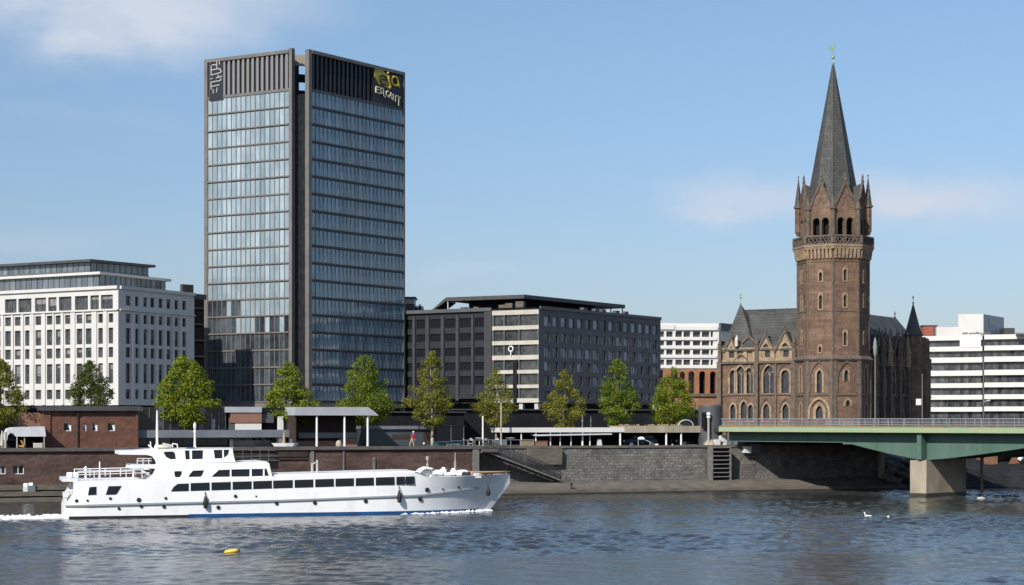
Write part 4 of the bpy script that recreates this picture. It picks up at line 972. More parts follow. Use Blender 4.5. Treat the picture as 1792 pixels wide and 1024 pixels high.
    # gabled dormers
    def dormer(f, px, hw, zb, zpk, d, wall_m='pale_stone', win=True):
        u = f.upx(px) if px > 900 else px; w = MB(); o = arch(u, hw * .95, zb + .7, zb + 1.7, n=5)
        poly_wall(w, f, [(u - hw, zb), (u + hw, zb), (u + hw, zb + 1.6), (u, zpk), (u - hw, zb + 1.6)], [o] if win else [], .35, d=d)
        r = w.build('dormer_gable', wall_m, root)
        if win: g = MB(); poly_wall(g, f, o, (), d=d - .33, reveal=False); g.build('dormer_window', 'church_glass', r)
        g = MB()
        for s in (-1, 1):
            p, t = f.P(u + s * hw, zb + 1.5, d), f.P(u, zpk, d); b0, b1 = f.P(u + s * hw, zb + 1.5, d - 4.5), f.P(u, zpk, d - 6.5)
            g.hexa([p, t, b1, b0], [x + Vector((0, 0, .22)) for x in (p, t, b1, b0)])
        g.build('dormer_roof', 'slate', r)
        g = MB(); surround(g, f, [(u - hw, zb + 1.5), (u, zpk), (u + hw, zb + 1.5)], [(u - hw - .1, zb + 2.0), (u, zpk + .6), (u + hw + .1, zb + 2.0)], .25, d=d); 
        g.lathe(f.P(u, zpk + .4, d), [(.15, 0), (.2, .3), (.06, .5), (.16, .8), (.02, 1.2)], 6); g.build('coping', 'trim_stone', r)
    dormer(fL, 1341, 1.75, ze + .1, zl(588), .2); dormer(fL, 1374.5, 1.85, ze + .1, zl(582), .2)
    dormer(fL, 1311, 1.25, ze + 1.8, zl(589), .05, 'slate', False)
    dormer(fL, 1280, 1.3, ze + .1, zl(590), .15)
    # roofs: steep pavilion roof over the end bay, long ridge to the tower
    def roof(f, u0, u1, zb, zt_, hip0, hip1, depth=DP, name='roof', fin=False):
        m = MB(); h = depth / 2; e = .35
        A_, B_, C_, D_ = f.P(u0, zb, e), f.P(u1, zb, e), f.P(u1, zb, -depth - e), f.P(u0, zb, -depth - e); p, r = f.P(u0 + hip0, zt_, -h), f.P(u1 - hip1, zt_, -h)
        m.face([A_, B_, r, p]); m.face([C_, D_, p, r]); m.face([D_, A_, p]); m.face([B_, C_, r]); m.face([A_, B_, C_, D_])
        m.tube(p + Vector((0, 0, .02)), r + Vector((0, 0, .02)), .14, n=5)
        return m.build(name, 'slate', root)
    roof(fL, fL.upx(1298, -6), fL.L + 1, zpar - .4, zr, .5, .5)
    m = MB(); u0, u1 = q(1263), q(1324); c = fL.P(fL.upx(1296, -4.2), Z(529, 330), -4.2); 
    b = [fL.P(u0, zpar - .3, .3), fL.P(u1, zpar - .3, .3), fL.P(u1, zpar - .3, -9), fL.P(u0, zpar - .3, -9)]
    mid = [p.lerp(Vector((c.x, c.y, p.z)), .25) + Vector((0, 0, 1.9)) for p in b]
    m.loft([b, mid, [c + Vector((x, y, 0)) for x, y in ((-.08, -.08), (.08, -.08), (.08, .08), (-.08, .08))]]); m.build('pavilion_roof', 'slate', root)
    m = MB(); m.lathe(c, [(.12, -.2), (.2, .1), (.05, .3), (.04, 1.1), (.22, 1.3), (.04, 1.6), (.18, 1.8), (.02, 2.1)], 8); m.build('roof_finial', 'gold', root)
    m = MB(); g_ = fL.P(q(1292), zl(606), .6); fbox(m, fL, q(1292) - .28, q(1292) + .28, zl(604), zl(592), .2, .9); m.hexa([fL.P(q(1292) + s * .3, zl(592), d) for s, d in ((-1, .9), (1, .9), (1, .2), (-1, .2))], [fL.P(q(1292) + s * .04, zl(584), .55 + d) for s, d in ((-1, .04), (1, .04), (1, -.04), (-1, -.04))]); m.build('pale_pinnacle', 'cream_panel', root)
    # body of both wings
    wall.build('left_wing_wall', 'sandstone', root)
    ins = MB(); fbox(ins, fL, .05, fL.L - .05, GZ, ze, -DP, -.55); ins.build('left_wing_interior', 'void', root)
    side = Fr(fL.P(0, 0, -DP).xy, fL.O); wl = MB(); poly_wall(wl, side, [(0, GZ), (side.L, GZ), (side.L, zpar), (0, zpar)], [], reveal=False); wl.build('end_wall', 'sandstone', root)
    trim.build('string_course', 'trim_stone', root)
    # right wing, in shade
    pale = MB(); trim = MB(); wall = MB(); q = lambda px: fR.upx(px); zr2 = Z(539, 334)
    ups, los = [], []
    for j, px in enumerate((1534, 1545.5, 1561, 1578, 1590)):
        w = 3.2 if j in (2, 3) else 2.2
        ups.append((q(px), w, ze - 5.6, ze - 2.9, 2, True)); los.append((q(px), 1.7, GZ + .4, GZ + 3.2, 1, True))
    holes = gothic(fR, ups) + gothic(fR, los)
    rect_wall(wall, fR, 0, fR.L, GZ, ze, holes, .5); wall.build('right_wing_wall', 'sandstone', root)
    for px in (1527, 1540, 1553, 1569.5, 1585): u = q(px); fbox(trim, fR, u - .5, u + .5, GZ, ze - .3, .004, .9)
    fbox(trim, fR, 0, fR.L, zl(691.5), zl(689), .005, .2); fbox(trim, fR, 0, fR.L, ze - .3, ze + .1, .006, .4)
    fbox(trim, fR, 0, fR.L, ze + .1, ze + 1.7, -.3, .15)
    for px in (1537, 1547.5, 1557, 1568, 1578): dormer(fR, px, 1.9, ze + .2, Z(584, 336), .2, 'sandstone')
    for px in (1527, 1540, 1553, 1569.5, 1585):
        b = fR.P(q(px), ze - .3, .45); m = MB(); m.lathe(b, [(.62, 0), (.62, 2.6), (.8, 2.65), (.8, 2.9), (.6, 2.95), (.05, 6.2), (.18, 6.4), (.02, 6.8)], 6); m.build('buttress_pinnacle', 'pale_stone' if px in (1553, 1585) else 'trim_stone', root)
    ins = MB(); fbox(ins, fR, 5.5, fR.L - .05, GZ, ze, -DP, -.55); ins.build('right_wing_interior', 'void', root)
    end = Fr(fR.E, fR.P(fR.L, 0, -DP).xy); wl = MB(); poly_wall(wl, end, [(0, GZ), (end.L, GZ), (end.L, ze + 1.7), (0, ze + 1.7)], [], reveal=False); wl.build('end_wall', 'sandstone', root)
    m = MB(); m.hexa([fR.P(5.0, ze + 1.4, .3), fR.P(fR.L - .2, ze + 1.4, .3), fR.P(fR.L - .2, ze + 1.4, -DP), fR.P(5.0, ze + 1.4, -DP)],
                     [fR.P(5.0, zr2, -5.9), fR.P(fR.upx(1567, -6), zr2, -5.9), fR.P(fR.upx(1567, -6), zr2, -6.1), fR.P(5.0, zr2, -6.1)]); m.build('right_wing_roof', 'slate', root)
    m = MB(); c = fR.P(fR.upx(1566, -6), zr2 - .2, -6); m.lathe(c, [(.14, 0), (.2, .4), (.05, .7), (.2, 1.0), (.02, 1.5)], 6); m.build('roof_finial', 'trim_stone', root)
    # corner turret with candle-snuffer roof
    tc_ = fR.P(fR.upx(1598, .6), 0, .6); dT = tc_.y; m = MB(); rt = 14.5 / F * dT
    m.lathe((tc_.x, tc_.y, GZ), [(rt, 0), (rt, ze - GZ + 4.0), (rt * 1.08, ze - GZ + 4.1), (rt * 1.08, Z(587, dT) - GZ)], 8, ph=R(22)); m.build('turret', 'sandstone', root)
    m = MB(); m.lathe((tc_.x, tc_.y, Z(587, dT) + .01), [(rt * 1.2, 0), (rt * .85, 1.2), (.06, Z(531, dT) - Z(587, dT))], 8, ph=R(22)); m.build('turret_roof', 'slate', root)
    m = MB(); m.lathe((tc_.x, tc_.y, Z(531, dT) - .1), [(.1, 0), (.2, .2), (.05, .4), (.04, 1.0), (.2, 1.2), (.04, 1.5), (.02, 1.7)], 8); m.build('roof_finial', 'trim_stone', root)
    m = MB(); c2 = fR.P(fR.upx(1614, .2), 0, .2); m.lathe((c2.x, c2.y, GZ), [(13.0 / F * dT, 0), (13.0 / F * dT, Z(598, dT) - GZ), (12.0 / F * dT, Z(592, dT) - GZ), (5 / F * dT, Z(588, dT) - GZ)], 8, ph=R(22)); m.build('stair_turret', 'sandstone', root)
    trim.build('string_course', 'trim_stone', root)
church()

# ------------------------------------------------------------------ quay walls, ledge, stairs
def quay():
    GL = GZ
    # brick wall on the left
    s0, s1 = -95.0, S_BRICK
    t = thing('quay_wall', 'long red-brown brick quay wall with dark coping behind the white ship', 'quay wall', Q(s0, 2.6, 0))
    mb = MB(); f = Fr(Q(s0, 2.6).xy, Q(s1, 2.6).xy); wins = []
    for px, w in ((2, .75), (32, .95)):
        u = f.upx(px); a = f.zat(814 if px > 10 else 815, px); b = f.zat(830, px); wins.append((u - w / 2, u + w / 2, b, a))
    grid_wall(mb, f, 0, f.L, -1.5, GL, wins, .4)
    e = Fr(Q(s1, 2.6).xy, Q(s1, 4.6).xy); fbox(mb, e, 0.001, e.L, -1.5, GL, -.8, 0)
    mb.build('wall', 'brick_wall', t)
    for w in wins:
        pane(f, w, .35, 1, 0, fw=.06, parent=t, mats=('white_metal', 'dark_glass'))
    mb = MB(); qbox(mb, s0, s1 + .1, 2.35, 3.5, GL + .003, GL + .3); mb.build('coping', 'coping', t)
    mb = MB()
    for px, w in ((546, .16), (654, .12), (601, .06), (832, .3)): u = f.upx(px); fbox(mb, f, u - w, u + w, .9, GL - .02 if px != 654 else GL - .7, .003, .12 if px != 832 else .2)
    mb.build('pilaster', 'steel', t)
    # flat black panel painting in the shade of a bay next to the shelter
    mb = MB(); fbox(mb, f, f.upx(412), f.upx(486), GL - 1.6, GL - .02, .003, .05); mb.build('dark_panel', 'void', t)
    mb = MB()
    for zz in (GL - .95, GL - .55, GL - .1): fbox(mb, f, f.upx(413), f.upx(486), zz, zz + .06, .06, .14)
    mb.build('rail', 'steel', t)
    mb = MB(); fbox(mb, f, f.upx(486), f.upx(538), GL - .6, GL - .05, .003, .1); fbox(mb, f, f.upx(487), f.upx(537), GL - .85, GL - .7, .003, .16); mb.build('timber_fender', 'timber_dark', t)
    # basalt wall on the right, slightly battered, with coping
    t = thing('quay_wall', 'grey basalt quay wall running from the stairs to beneath the bridge', 'quay wall', Q(S_BRICK, 4.2, 0))
    mb = MB(); a, b = S_BRICK + .02, S_END
    mb.hexa([Q(a, 3.95, -1.5), Q(b, 3.95, -1.5), Q(b, 5.4, -1.5), Q(a, 5.4, -1.5)], [Q(a, 4.35, GL), Q(b, 4.35, GL), Q(b, 5.4, GL), Q(a, 5.4, GL)]); mb.build('wall', 'quay_stone', t)
    mb = MB(); qbox(mb, a, b, 4.22, 5.5, GL + .003, GL + .22); mb.build('coping', 'ledge', t)
    mb = MB(); sp_ = sq(1545, 3.6); qbox(mb, sp_ - .22, sp_ + .22, 3.6, 4.2, .9, 4.3); mb.build('end_post', 'concrete', t)
    # block of coarser masonry beside the stairs
    mb = MB(); qbox(mb, sq(925, 3.7), sq(984, 3.7), 3.72, 4.25, zq(984, 813, 3.7), GL - .02); mb.build('masonry_block', 'ledge', t)
    # low ledge along the water
    t = thing('quay_ledge', 'low worn concrete ledge along the waterline below both quay walls', 'ledge', Q(-80, 0, 0))
    mb = MB(); prof = [(-.15, -1.5), (-.05, .36), (.9, .45), (2.2, .95), (3.94, 1.05), (3.94, -1.5)]
    nseg = 60; rings = []
    for k in range(nseg + 1):
        s = -95 + (S_END + 95) * k / nseg; w = [random.uniform(-.05, .05) for _ in prof]
        rings.append([Q(s, r + (w[i] if 0 < i < 4 else 0), z + (w[i] * .5 if 0 < i < 4 else 0)) for i, (r, z) in enumerate(prof)])
    mb.loft(rings); mb.build('ledge_body', 'ledge', t)
    mb = MB(); qbox(mb, -95, S_END, -.2, -.1, -.5, .14); mb.build('algae_band', 'algae', t)
    # left steps of the ledge (timber-like bands)
    mb = MB(); e = sq(133, 1.0)
    qbox(mb, -95, e + 3, -1.1, -.21, -1, .3); qbox(mb, -95, e + 3, -.05, 1.0, .5, .86); qbox(mb, -95, e + 3, 1.3, 2.55, .96, 1.35); mb.build('landing_step', 'ledge', t)
    mb = MB(); qbox(mb, -95, e + 3, -1.14, -1.101, -.8, .04); mb.build('algae_band', 'algae', t)
    # stairs down the wall
    t = thing('quay_stairs', 'dark steel stairs slanting down the quay wall with pale stringers', 'stairs', Q(sq(850, 3.2), 3.2, .9))
    p0 = Vector((sq(852, 2.2), zq(852, 788, 2.2))); p1 = Vector((sq(981, 2.2), zq(981, 838, 2.2)))
    def strip(mb, r0, r1, up, dn, a=0.0, b=1.0):
        s0_, z0 = p0.lerp(p1, a); s1_, z1 = p0.lerp(p1, b)
        mb.hexa([Q(s0_, r0, z0 + dn), Q(s1_, r0, z1 + dn), Q(s1_, r1, z1 + dn), Q(s0_, r1, z0 + dn)], [Q(s0_, r0, z0 + up), Q(s1_, r0, z1 + up), Q(s1_, r1, z1 + up), Q(s0_, r1, z0 + up)])
    for r in (2.2, 3.4):
        mb = MB(); strip(mb, r, r + .12, .1, -.2); o_ = mb.build('stringer', 'dark_steel', t)
        mb = MB(); strip(mb, r - .03, r - .001, -.08, -.2); mb.build('edge_strip', 'steel', o_)
    mb = MB(); strip(mb, 2.33, 3.39, -.12, -.3)
    for k in range(20):
        c = p0.lerp(p1, (k + .5) / 20); qbox(mb, c.x - .16, c.x + .16, 2.33, 3.39, c.y - .08, c.y + .05)
    mb.build('treads', 'dark_steel', t)
    for r in (2.22, 3.46):
        mb = MB(); 
        for h in (.35, .65, .95): strip(mb, r, r + .05, h + .04, h - .02)
        for k in range(12):
            c = p0.lerp(p1, k / 11); mb.tube(Q(c.x, r + .02, c.y), Q(c.x, r + .02, c.y + .95), .03, n=5)
        for k in range(60):
            c = p0.lerp(p1, k / 59); mb.tube(Q(c.x, r + .02, c.y + .1), Q(c.x, r + .02, c.y + .9), .013, n=4)
        mb.build('handrail', 'dark_steel', t)
    mb = MB(); qbox(mb, S_BRICK + .15, p0.x + 1.0, 1.9, 4.0, GL - .28, GL - .02); mb.build('top_landing', 'coping', t)
    # steel ladder unit
    t = thing('quay_ladder', 'steel ladder with pale rungs on a dark back plate below the column', 'ladder', Q(sq(1260, 3.4), 3.4, .9))
    a, b = sq(1245, 3.2), sq(1277, 3.2); z0, z1 = zq(1260, 845, 3.2), GL + .1
    mb = MB(); qbox(mb, a + .05, b - .05, 3.25, 3.93, z0, z1 - .1); mb.build('back_plate', 'void', t)
    for s in (a, b):
        mb = MB(); qbox(mb, s - .07, s + .07, 2.95, 3.9, z0 - .1, z1); mb.build('stringer', 'steel', t)
    for k in range(9):
        z = z0 + .2 + (z1 - z0 - .3) * k / 8; mb = MB(); qbox(mb, a + .071, b - .071, 2.96, 3.24, z - .05, z + .04); mb.build('rung', 'steel', t)
    # sloped bank beyond the end of the wall, with loose rock
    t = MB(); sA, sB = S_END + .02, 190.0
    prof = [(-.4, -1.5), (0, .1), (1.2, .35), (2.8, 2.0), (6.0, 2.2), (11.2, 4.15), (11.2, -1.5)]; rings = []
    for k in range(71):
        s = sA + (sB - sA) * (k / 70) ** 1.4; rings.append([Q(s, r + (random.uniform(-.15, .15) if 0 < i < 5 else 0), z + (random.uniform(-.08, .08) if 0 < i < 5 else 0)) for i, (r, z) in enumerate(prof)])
    t.loft(rings); o = t.build('embankment', 'bank_shade_stone', None, Q(sA, 0, 0)); tag(o, 'sloping stone-faced river bank beyond the bridge pier', 'embankment', None, 'structure')
    for k, (px, r, sz, py) in enumerate(((1562, 3.0, .9, 812), (1556, 4.5, 1.0, 800), (1572, 4.0, .8, 806), (1580, 2.2, .8, 824), (1566, 1.2, .9, 836), (1553, 1.9, .8, 826), (1585, 5.4, .9, 798), (1592, 2.8, .7, 818))):
        mb = MB(); bm = bmesh.new(); bmesh.ops.create_icosphere(bm, subdivisions=2, radius=sz)
        for v in bm.verts: v.co *= .8 + .35 * noise.noise(v.co * 1.3 + Vector((k * 7, 0, 0))); v.co.z *= .6
        c = Q(sq(px, r), r, .2 + r * .5 if r < 3.4 else 1.9 + (r - 3.3) * .3)
        for fc in bm.faces: mb.face([c + v.co for v in fc.verts])
        bm.free(); o = mb.build('boulder', 'rock', None, c)
        tag(o, ['pale boulder on the bank, highest of the heap left of the pier', 'broad boulder leaning against the end of the quay wall', 'mid-size boulder in the middle of the heap left of the pier', 'boulder beside the bridge pier near the water', 'lowest boulder of the heap at the waterline',
                 'small boulder at the foot of the quay wall end post', 'uppermost boulder under the bridge girder', 'small boulder nearest to the bridge pier'][k], 'boulder', 'boulders on the bank under the bridge')
    # low reddish wall at far right above the bank
    f = qfr(1722, 1830, 6.2); t = thing('river_pavilion', 'low red-brown pavilion with dark opening at the right edge under the bridge', 'building', f.P(0, 3.9, 0))
    z0, zt = 1.5, f.zat(778, 1760); o = (f.upx(1746), f.upx(1775), f.zat(815, 1760), f.zat(796, 1760))
    mb = MB(); grid_wall(mb, f, 0, f.L, z0, zt - .5, [o], 1.0); fbox(mb, f, 0, f.L, z0, zt - .5, -5, -1.05); mb.build('wall', 'terracotta_wall', t)
    mb = MB(); fbox(mb, f, -.5, f.L, zt - .5, zt, -5.5, .6); mb.build('roof', 'pale_stone', t)
    mb = MB(); pts = [(f.upx(1762), o[2]), (f.upx(1778), o[2]), (f.upx(1772), o[3])]; poly_wall(mb, f, pts, (), d=.12, reveal=False); mb.build('shutter', 'terracotta', t)
    mb = MB(); mb.tube(f.P(f.upx(1780), f.zat(806, 1780), .3), f.P(f.upx(1786), f.zat(798, 1786), .3), .22, n=8); mb.build('wall_lamp', 'white_metal', t)
quay()

# ------------------------------------------------------------------ bridge
def bridge():
    P0 = Q(sq(1262, 4.0), 4.0).xy; P1 = W(1606, 0, 164.2).xy; d = (P1 - P0).normalized()
    f = Fr(P0, P0 + d * 75); upier = (P1 - P0).length
    t = thing('bridge', 'green steel river bridge on a pale concrete pier with grey railings', 'bridge', (P0.x, P0.y, 0))
    zt = 6.22; wd_ = 18.0  # deck made wider out of view to throw more shadow towards the bank
    def P(u, dd, z): return f.P(u, z, dd)
    # deck slab and edge beam
    mb = MB(); fbox(mb, f, -1.5, f.L, zt - .55, zt - .08, -wd_, -.2); mb.build('deck', 'dark_steel', t)
    mb = MB(); fbox(mb, f, -.3, f.L, zt - .47, zt - .04, -.19, 0); mb.build('edge_beam', 'bridge_edge', t)
    mb = MB(); fbox(mb, f, -.3, f.L, zt - .035, zt + .1, -.45, -.06); mb.build('kerb', 'moss', t)
    mb = MB(); fbox(mb, f, -1.5, f.L, zt - .07, zt - .02, -wd_ + .3, -.46); mb.build('road_surface', 'asphalt', t)
    # haunched girders
    def zb(u):
        q = min(1, abs(u - upier) / (8.5 if u < upier else 12.0)); return 3.35 + 1.5 * (q ** 1.25)
    for gi, off in enumerate((1.25, 7.4, wd_ - 1.4)):
        mb = MB(); us = sorted({*[f.L * k / 90 for k in range(91)], upier}); 
        ring = [[P(u, -off, zb(u)), P(u, -off, zt - .56), P(u, -off - .3, zt - .56), P(u, -off - .3, zb(u))] for u in us]
        mb.loft(ring)
        for u in us[:-1]:
            pass
        g = mb.build('girder', 'bridge_green', t)
        mb = MB(); ring = [[P(u, -off + .16, zb(u) - .07), P(u, -off + .16, zb(u) - .002), P(u, -off - .46, zb(u) - .002), P(u, -off - .46, zb(u) - .07)] for u in us]; mb.loft(ring); mb.build('bottom_flange', 'bridge_green', t)
        if gi == 0:
            mb = MB(); fbox(mb, f, upier - .28, upier + .18, zb(upier), zt - .57, -off + .003, -off + .95); mb.build('bearing_stiffener', 'bridge_green', t)
            mb = MB()
            for k in range(1, 30):
                u = upier + (k - 12) * 2.6
                if .5 < u < f.L and abs(u - upier) > 1: fbox(mb, f, u - .02, u + .02, zb(u), zt - .57, -off + .002, -off + .03)
            mb.build('web_seam', 'bridge_green', t)
    mb = MB()
    for k in range(18):
        u = 1.5 + k * 4.0; fbox(mb, f, u - .15, u + .15, zt - 1.2, zt - .56, -wd_ + 1.25, -1.6)
    mb.build('cross_beam', 'bridge_green', t)
    # pier
    mb = MB(); top = 3.25
    x0, x1 = upier - 1.15, upier + .55
    lo = [P(x0, -.55, -2), P(x1, -.55, -2), P(x1, -7.2, -2), P(x0, -7.2, -2)]; hi = [P(x0, -.55, top), P(x1, -.55, top), P(x1, -7.2, top), P(x0, -7.2, top)]
    mb.hexa(lo, hi); pr = mb.build('pier', 'concrete', t)
    mb = MB(); fbox(mb, f, x0 - .03, x1 + .03, -1, .3, -7.23, -.52); mb.build('algae_band', 'algae', pr)
    mb = MB(); fbox(mb, f, upier - .3, upier + .25, top + .002, zb(upier) - .06, -1.7, -.9); fbox(mb, f, upier - .3, upier + .25, top + .002, zb(upier) - .06, -7.0, -6.2); mb.build('bearing', 'pale_metal', pr)
    mb = MB(); c = f.P(f.upx(1718, -16.7), 0, -16.7); mb.tube((c.x, c.y, -1.5), (c.x, c.y, zb(f.upx(1718, -16.7)) + .05), .13, n=10); mb.build('slim_column', 'concrete', t)
    # abutment on the quay
    mb = MB(); q0 = [(sq(1300, 5.0), 5.0)]
    qa, qb = sq(1318, 5.6), sq(1475, 5.6); qbox(mb, qa, qb, 5.6, 9, GZ, zt - .6); mb.build('abutment', 'coping', t)
    # railing: posts, rails and thin balusters
    for side, dd in ((0, -.25), (1, -wd_ + .3)):
        mb = MB(); zr = zt + .78
        for h, r in ((zr, .045), (zr - .32, .018), (zt + .2, .025)): mb.tube(P(-.2, dd, h), P(f.L, dd, h), r, n=5)
        k = 0
        while k * 1.6 < f.L: mb.tube(P(k * 1.6, dd, zt + .09), P(k * 1.6, dd, zr), .04, n=5); k += 1
        k = 0
        while k * .13 < min(f.L, 48): mb.tube(P(k * .13, dd, zt + .22), P(k * .13, dd, zr - .02), .011, n=3); k += 1
        mb.build('railing', 'rail', t)
    # lamp posts and signs standing on the bridge
    def post(px, label, name, cat, z1, r=.05, dd=-1.0):
        u = f.upx(px, dd); b = P(u, dd, zt - .02); th = thing(name, label, cat, b)
        m = MB(); m.lathe(b, [(r * 2.4, 0), (r * 2.2, .25), (r, .3), (r * .8, z1 - b.z)], 8); m.build('pole', 'steel', th); return th, b
    d1 = f.P(f.upx(1614, -1), 0, -1).y
    th, b = post(1614, 'thin bridge post carrying a small white box sign', 'sign_post', 'sign post', Z(654, d1))
    m = MB(); q = f.P(f.upx(1608.5, -1.1), Z(703.5, d1), -.86); fbox(m, f, f.upx(1604, -.9), f.upx(1612.5, -.9), Z(709, d1), Z(698, d1), -.97, -.8); m.build('sign_box', 'white_wall', th)
    d1 = f.P(f.upx(1721, -1), 0, -1).y
    th, b = post(1721, 'tall grey mast on the bridge in front of the banded office', 'lamp_mast', 'lamp post', Z(625, d1), .035)
    m = MB(); m.tube((b.x, b.y, Z(703, d1)), (b.x + .42, b.y, Z(701, d1)), .03); m.tube((b.x + .3, b.y, Z(701.5, d1)), (b.x + .6, b.y, Z(700.5, d1)), .07); m.build('lamp_arm', 'pale_metal', th)
    d1 = f.P(f.upx(1531, -1), 0, -1).y
    th, b = post(1531.5, 'slender brown pole with spindle-shaped pale lantern in front of the church', 'lamp_post', 'lamp post', Z(622, d1), .07)
    m = MB(); m.lathe((b.x, b.y, Z(624, d1)), [(.08, 0), (.16, .3), (.19, .8), (.13, 1.4), (.02, Z(590, d1) - Z(624, d1))], 8); m.build('lantern', 'lantern_green', th)
    for px, top in ((1503, 738), (1640, 736)): pass
    # small sign and person-size bits on the far walkway
    return f, P, zt
BF, BP, BZT = bridge()

# ------------------------------------------------------------------ dark round column, lamp and boxes at the bridge end
def column_group():
    r = 6.2; s = sq(1242.5, r); c = Q(s, r, GZ); d = c.y
    t = thing('round_tower', 'dark grey round concrete column at the end of the bridge', 'column', c)
    m = MB(); R1 = 20.5 / F * d; zt = Z(709, d)
    m.lathe(c, [(R1, 0), (R1, zt - GZ - .15), (R1 * .97, zt - GZ)], 40); m.build('shaft', 'column_grey', t)
    f = Fr(Q(s - 1, r - R1 + .02).xy, Q(s + 1, r - R1 + .02).xy); m = MB(); fbox(m, f, f.upx(1231), f.upx(1237), Z(749, d), Z(722, d), -.4, .05); m.build('slit_window', 'void', t)
    m = MB(); m.lathe(c + Vector((-.1, -R1 * .9, 0)), [(.75, 0), (.6, .4), (.25, .75), (.05, .8)], 14); m.build('footing', 'concrete', t)
    b = Q(sq(1240, 4.9), 4.9, GZ + .2); d = b.y
    t = thing('street_lamp', 'beige lamp post with white globe head before the dark column', 'street lamp', b)
    m = MB(); m.lathe(b, [(.17, 0), (.15, .4), (.12, .45), (.11, Z(732, d) - b.z)], 10); m.build('post', 'beige_post', t)
    m = MB(); m.lathe((b.x, b.y, Z(732, d)), [(.16, 0), (.19, .06), (.19, .2), (.13, .21), (.13, .3), (.2, .31), (.22, .42), (.15, .56), (.03, .6)], 12); m.build('lamp_head', 'white_metal', t)
    # white machine box with arm
    r = 4.7; f = qfr(1255, 1290, r); b = f.P(f.upx(1268), GZ + .22, 0)
    t = thing('pump_cabinet', 'white cabinet with post and side arm above the quay ladder', 'cabinet', b)
    m = MB(); fbox(m, f, f.upx(1261), f.upx(1273), f.zat(773, 1268), f.zat(762, 1268), -.4, 0); fbox(m, f, f.upx(1266.5), f.upx(1272), GZ + .22, f.zat(773, 1268), -.35, -.05); m.build('cabinet_body', 'white_wall', t)
    m = MB(); m.tube(f.P(f.upx(1272), f.zat(768, 1270), -.2), f.P(f.upx(1273.5), f.zat(756, 1270), -.2), .06); m.build('post', 'white_metal', t)
    m = MB(); m.tube(f.P(f.upx(1273), f.zat(771, 1270), -.1), f.P(f.upx(1284), f.zat(773, 1270), -.1), .05); m.tube(f.P(f.upx(1281), f.zat(777, 1270), -.1), f.P(f.upx(1284), f.zat(775, 1270), -.1), .07); m.build('arm', 'pale_metal', t)
    b = f.P(f.upx(1256), GZ + .22, .0); t = thing('life_buoy_box', 'round-topped white box on dark stand beside the white cabinet', 'box', b)
    m = MB(); fbox(m, f, f.upx(1251), f.upx(1260), f.zat(779, 1256), f.zat(769, 1256), -.3, .1); m.build('box_body', 'white_wall', t)
    m = MB(); fbox(m, f, f.upx(1254), f.upx(1262), GZ + .22, f.zat(779, 1256) - .01, -.3, .05); m.build('stand', 'dark_steel', t)
    r = 4.1; f = qfr(1295, 1330, r); b = f.P(f.upx(1306), f.zat(793, 1306), 0)
    t = thing('meter_box', 'white box fixed to dark housing on the wall below the girder', 'box', b)
    m = MB(); fbox(m, f, f.upx(1300), f.upx(1311), f.zat(792.5, 1306), f.zat(781, 1306), -.1, .5); m.build('white_front', 'white_wall', t)
    m = MB(); fbox(m, f, f.upx(1311) + .01, f.upx(1328), f.zat(792, 1320), f.zat(777, 1320), -.4, .45); m.build('housing', 'grey_box', t)
column_group()

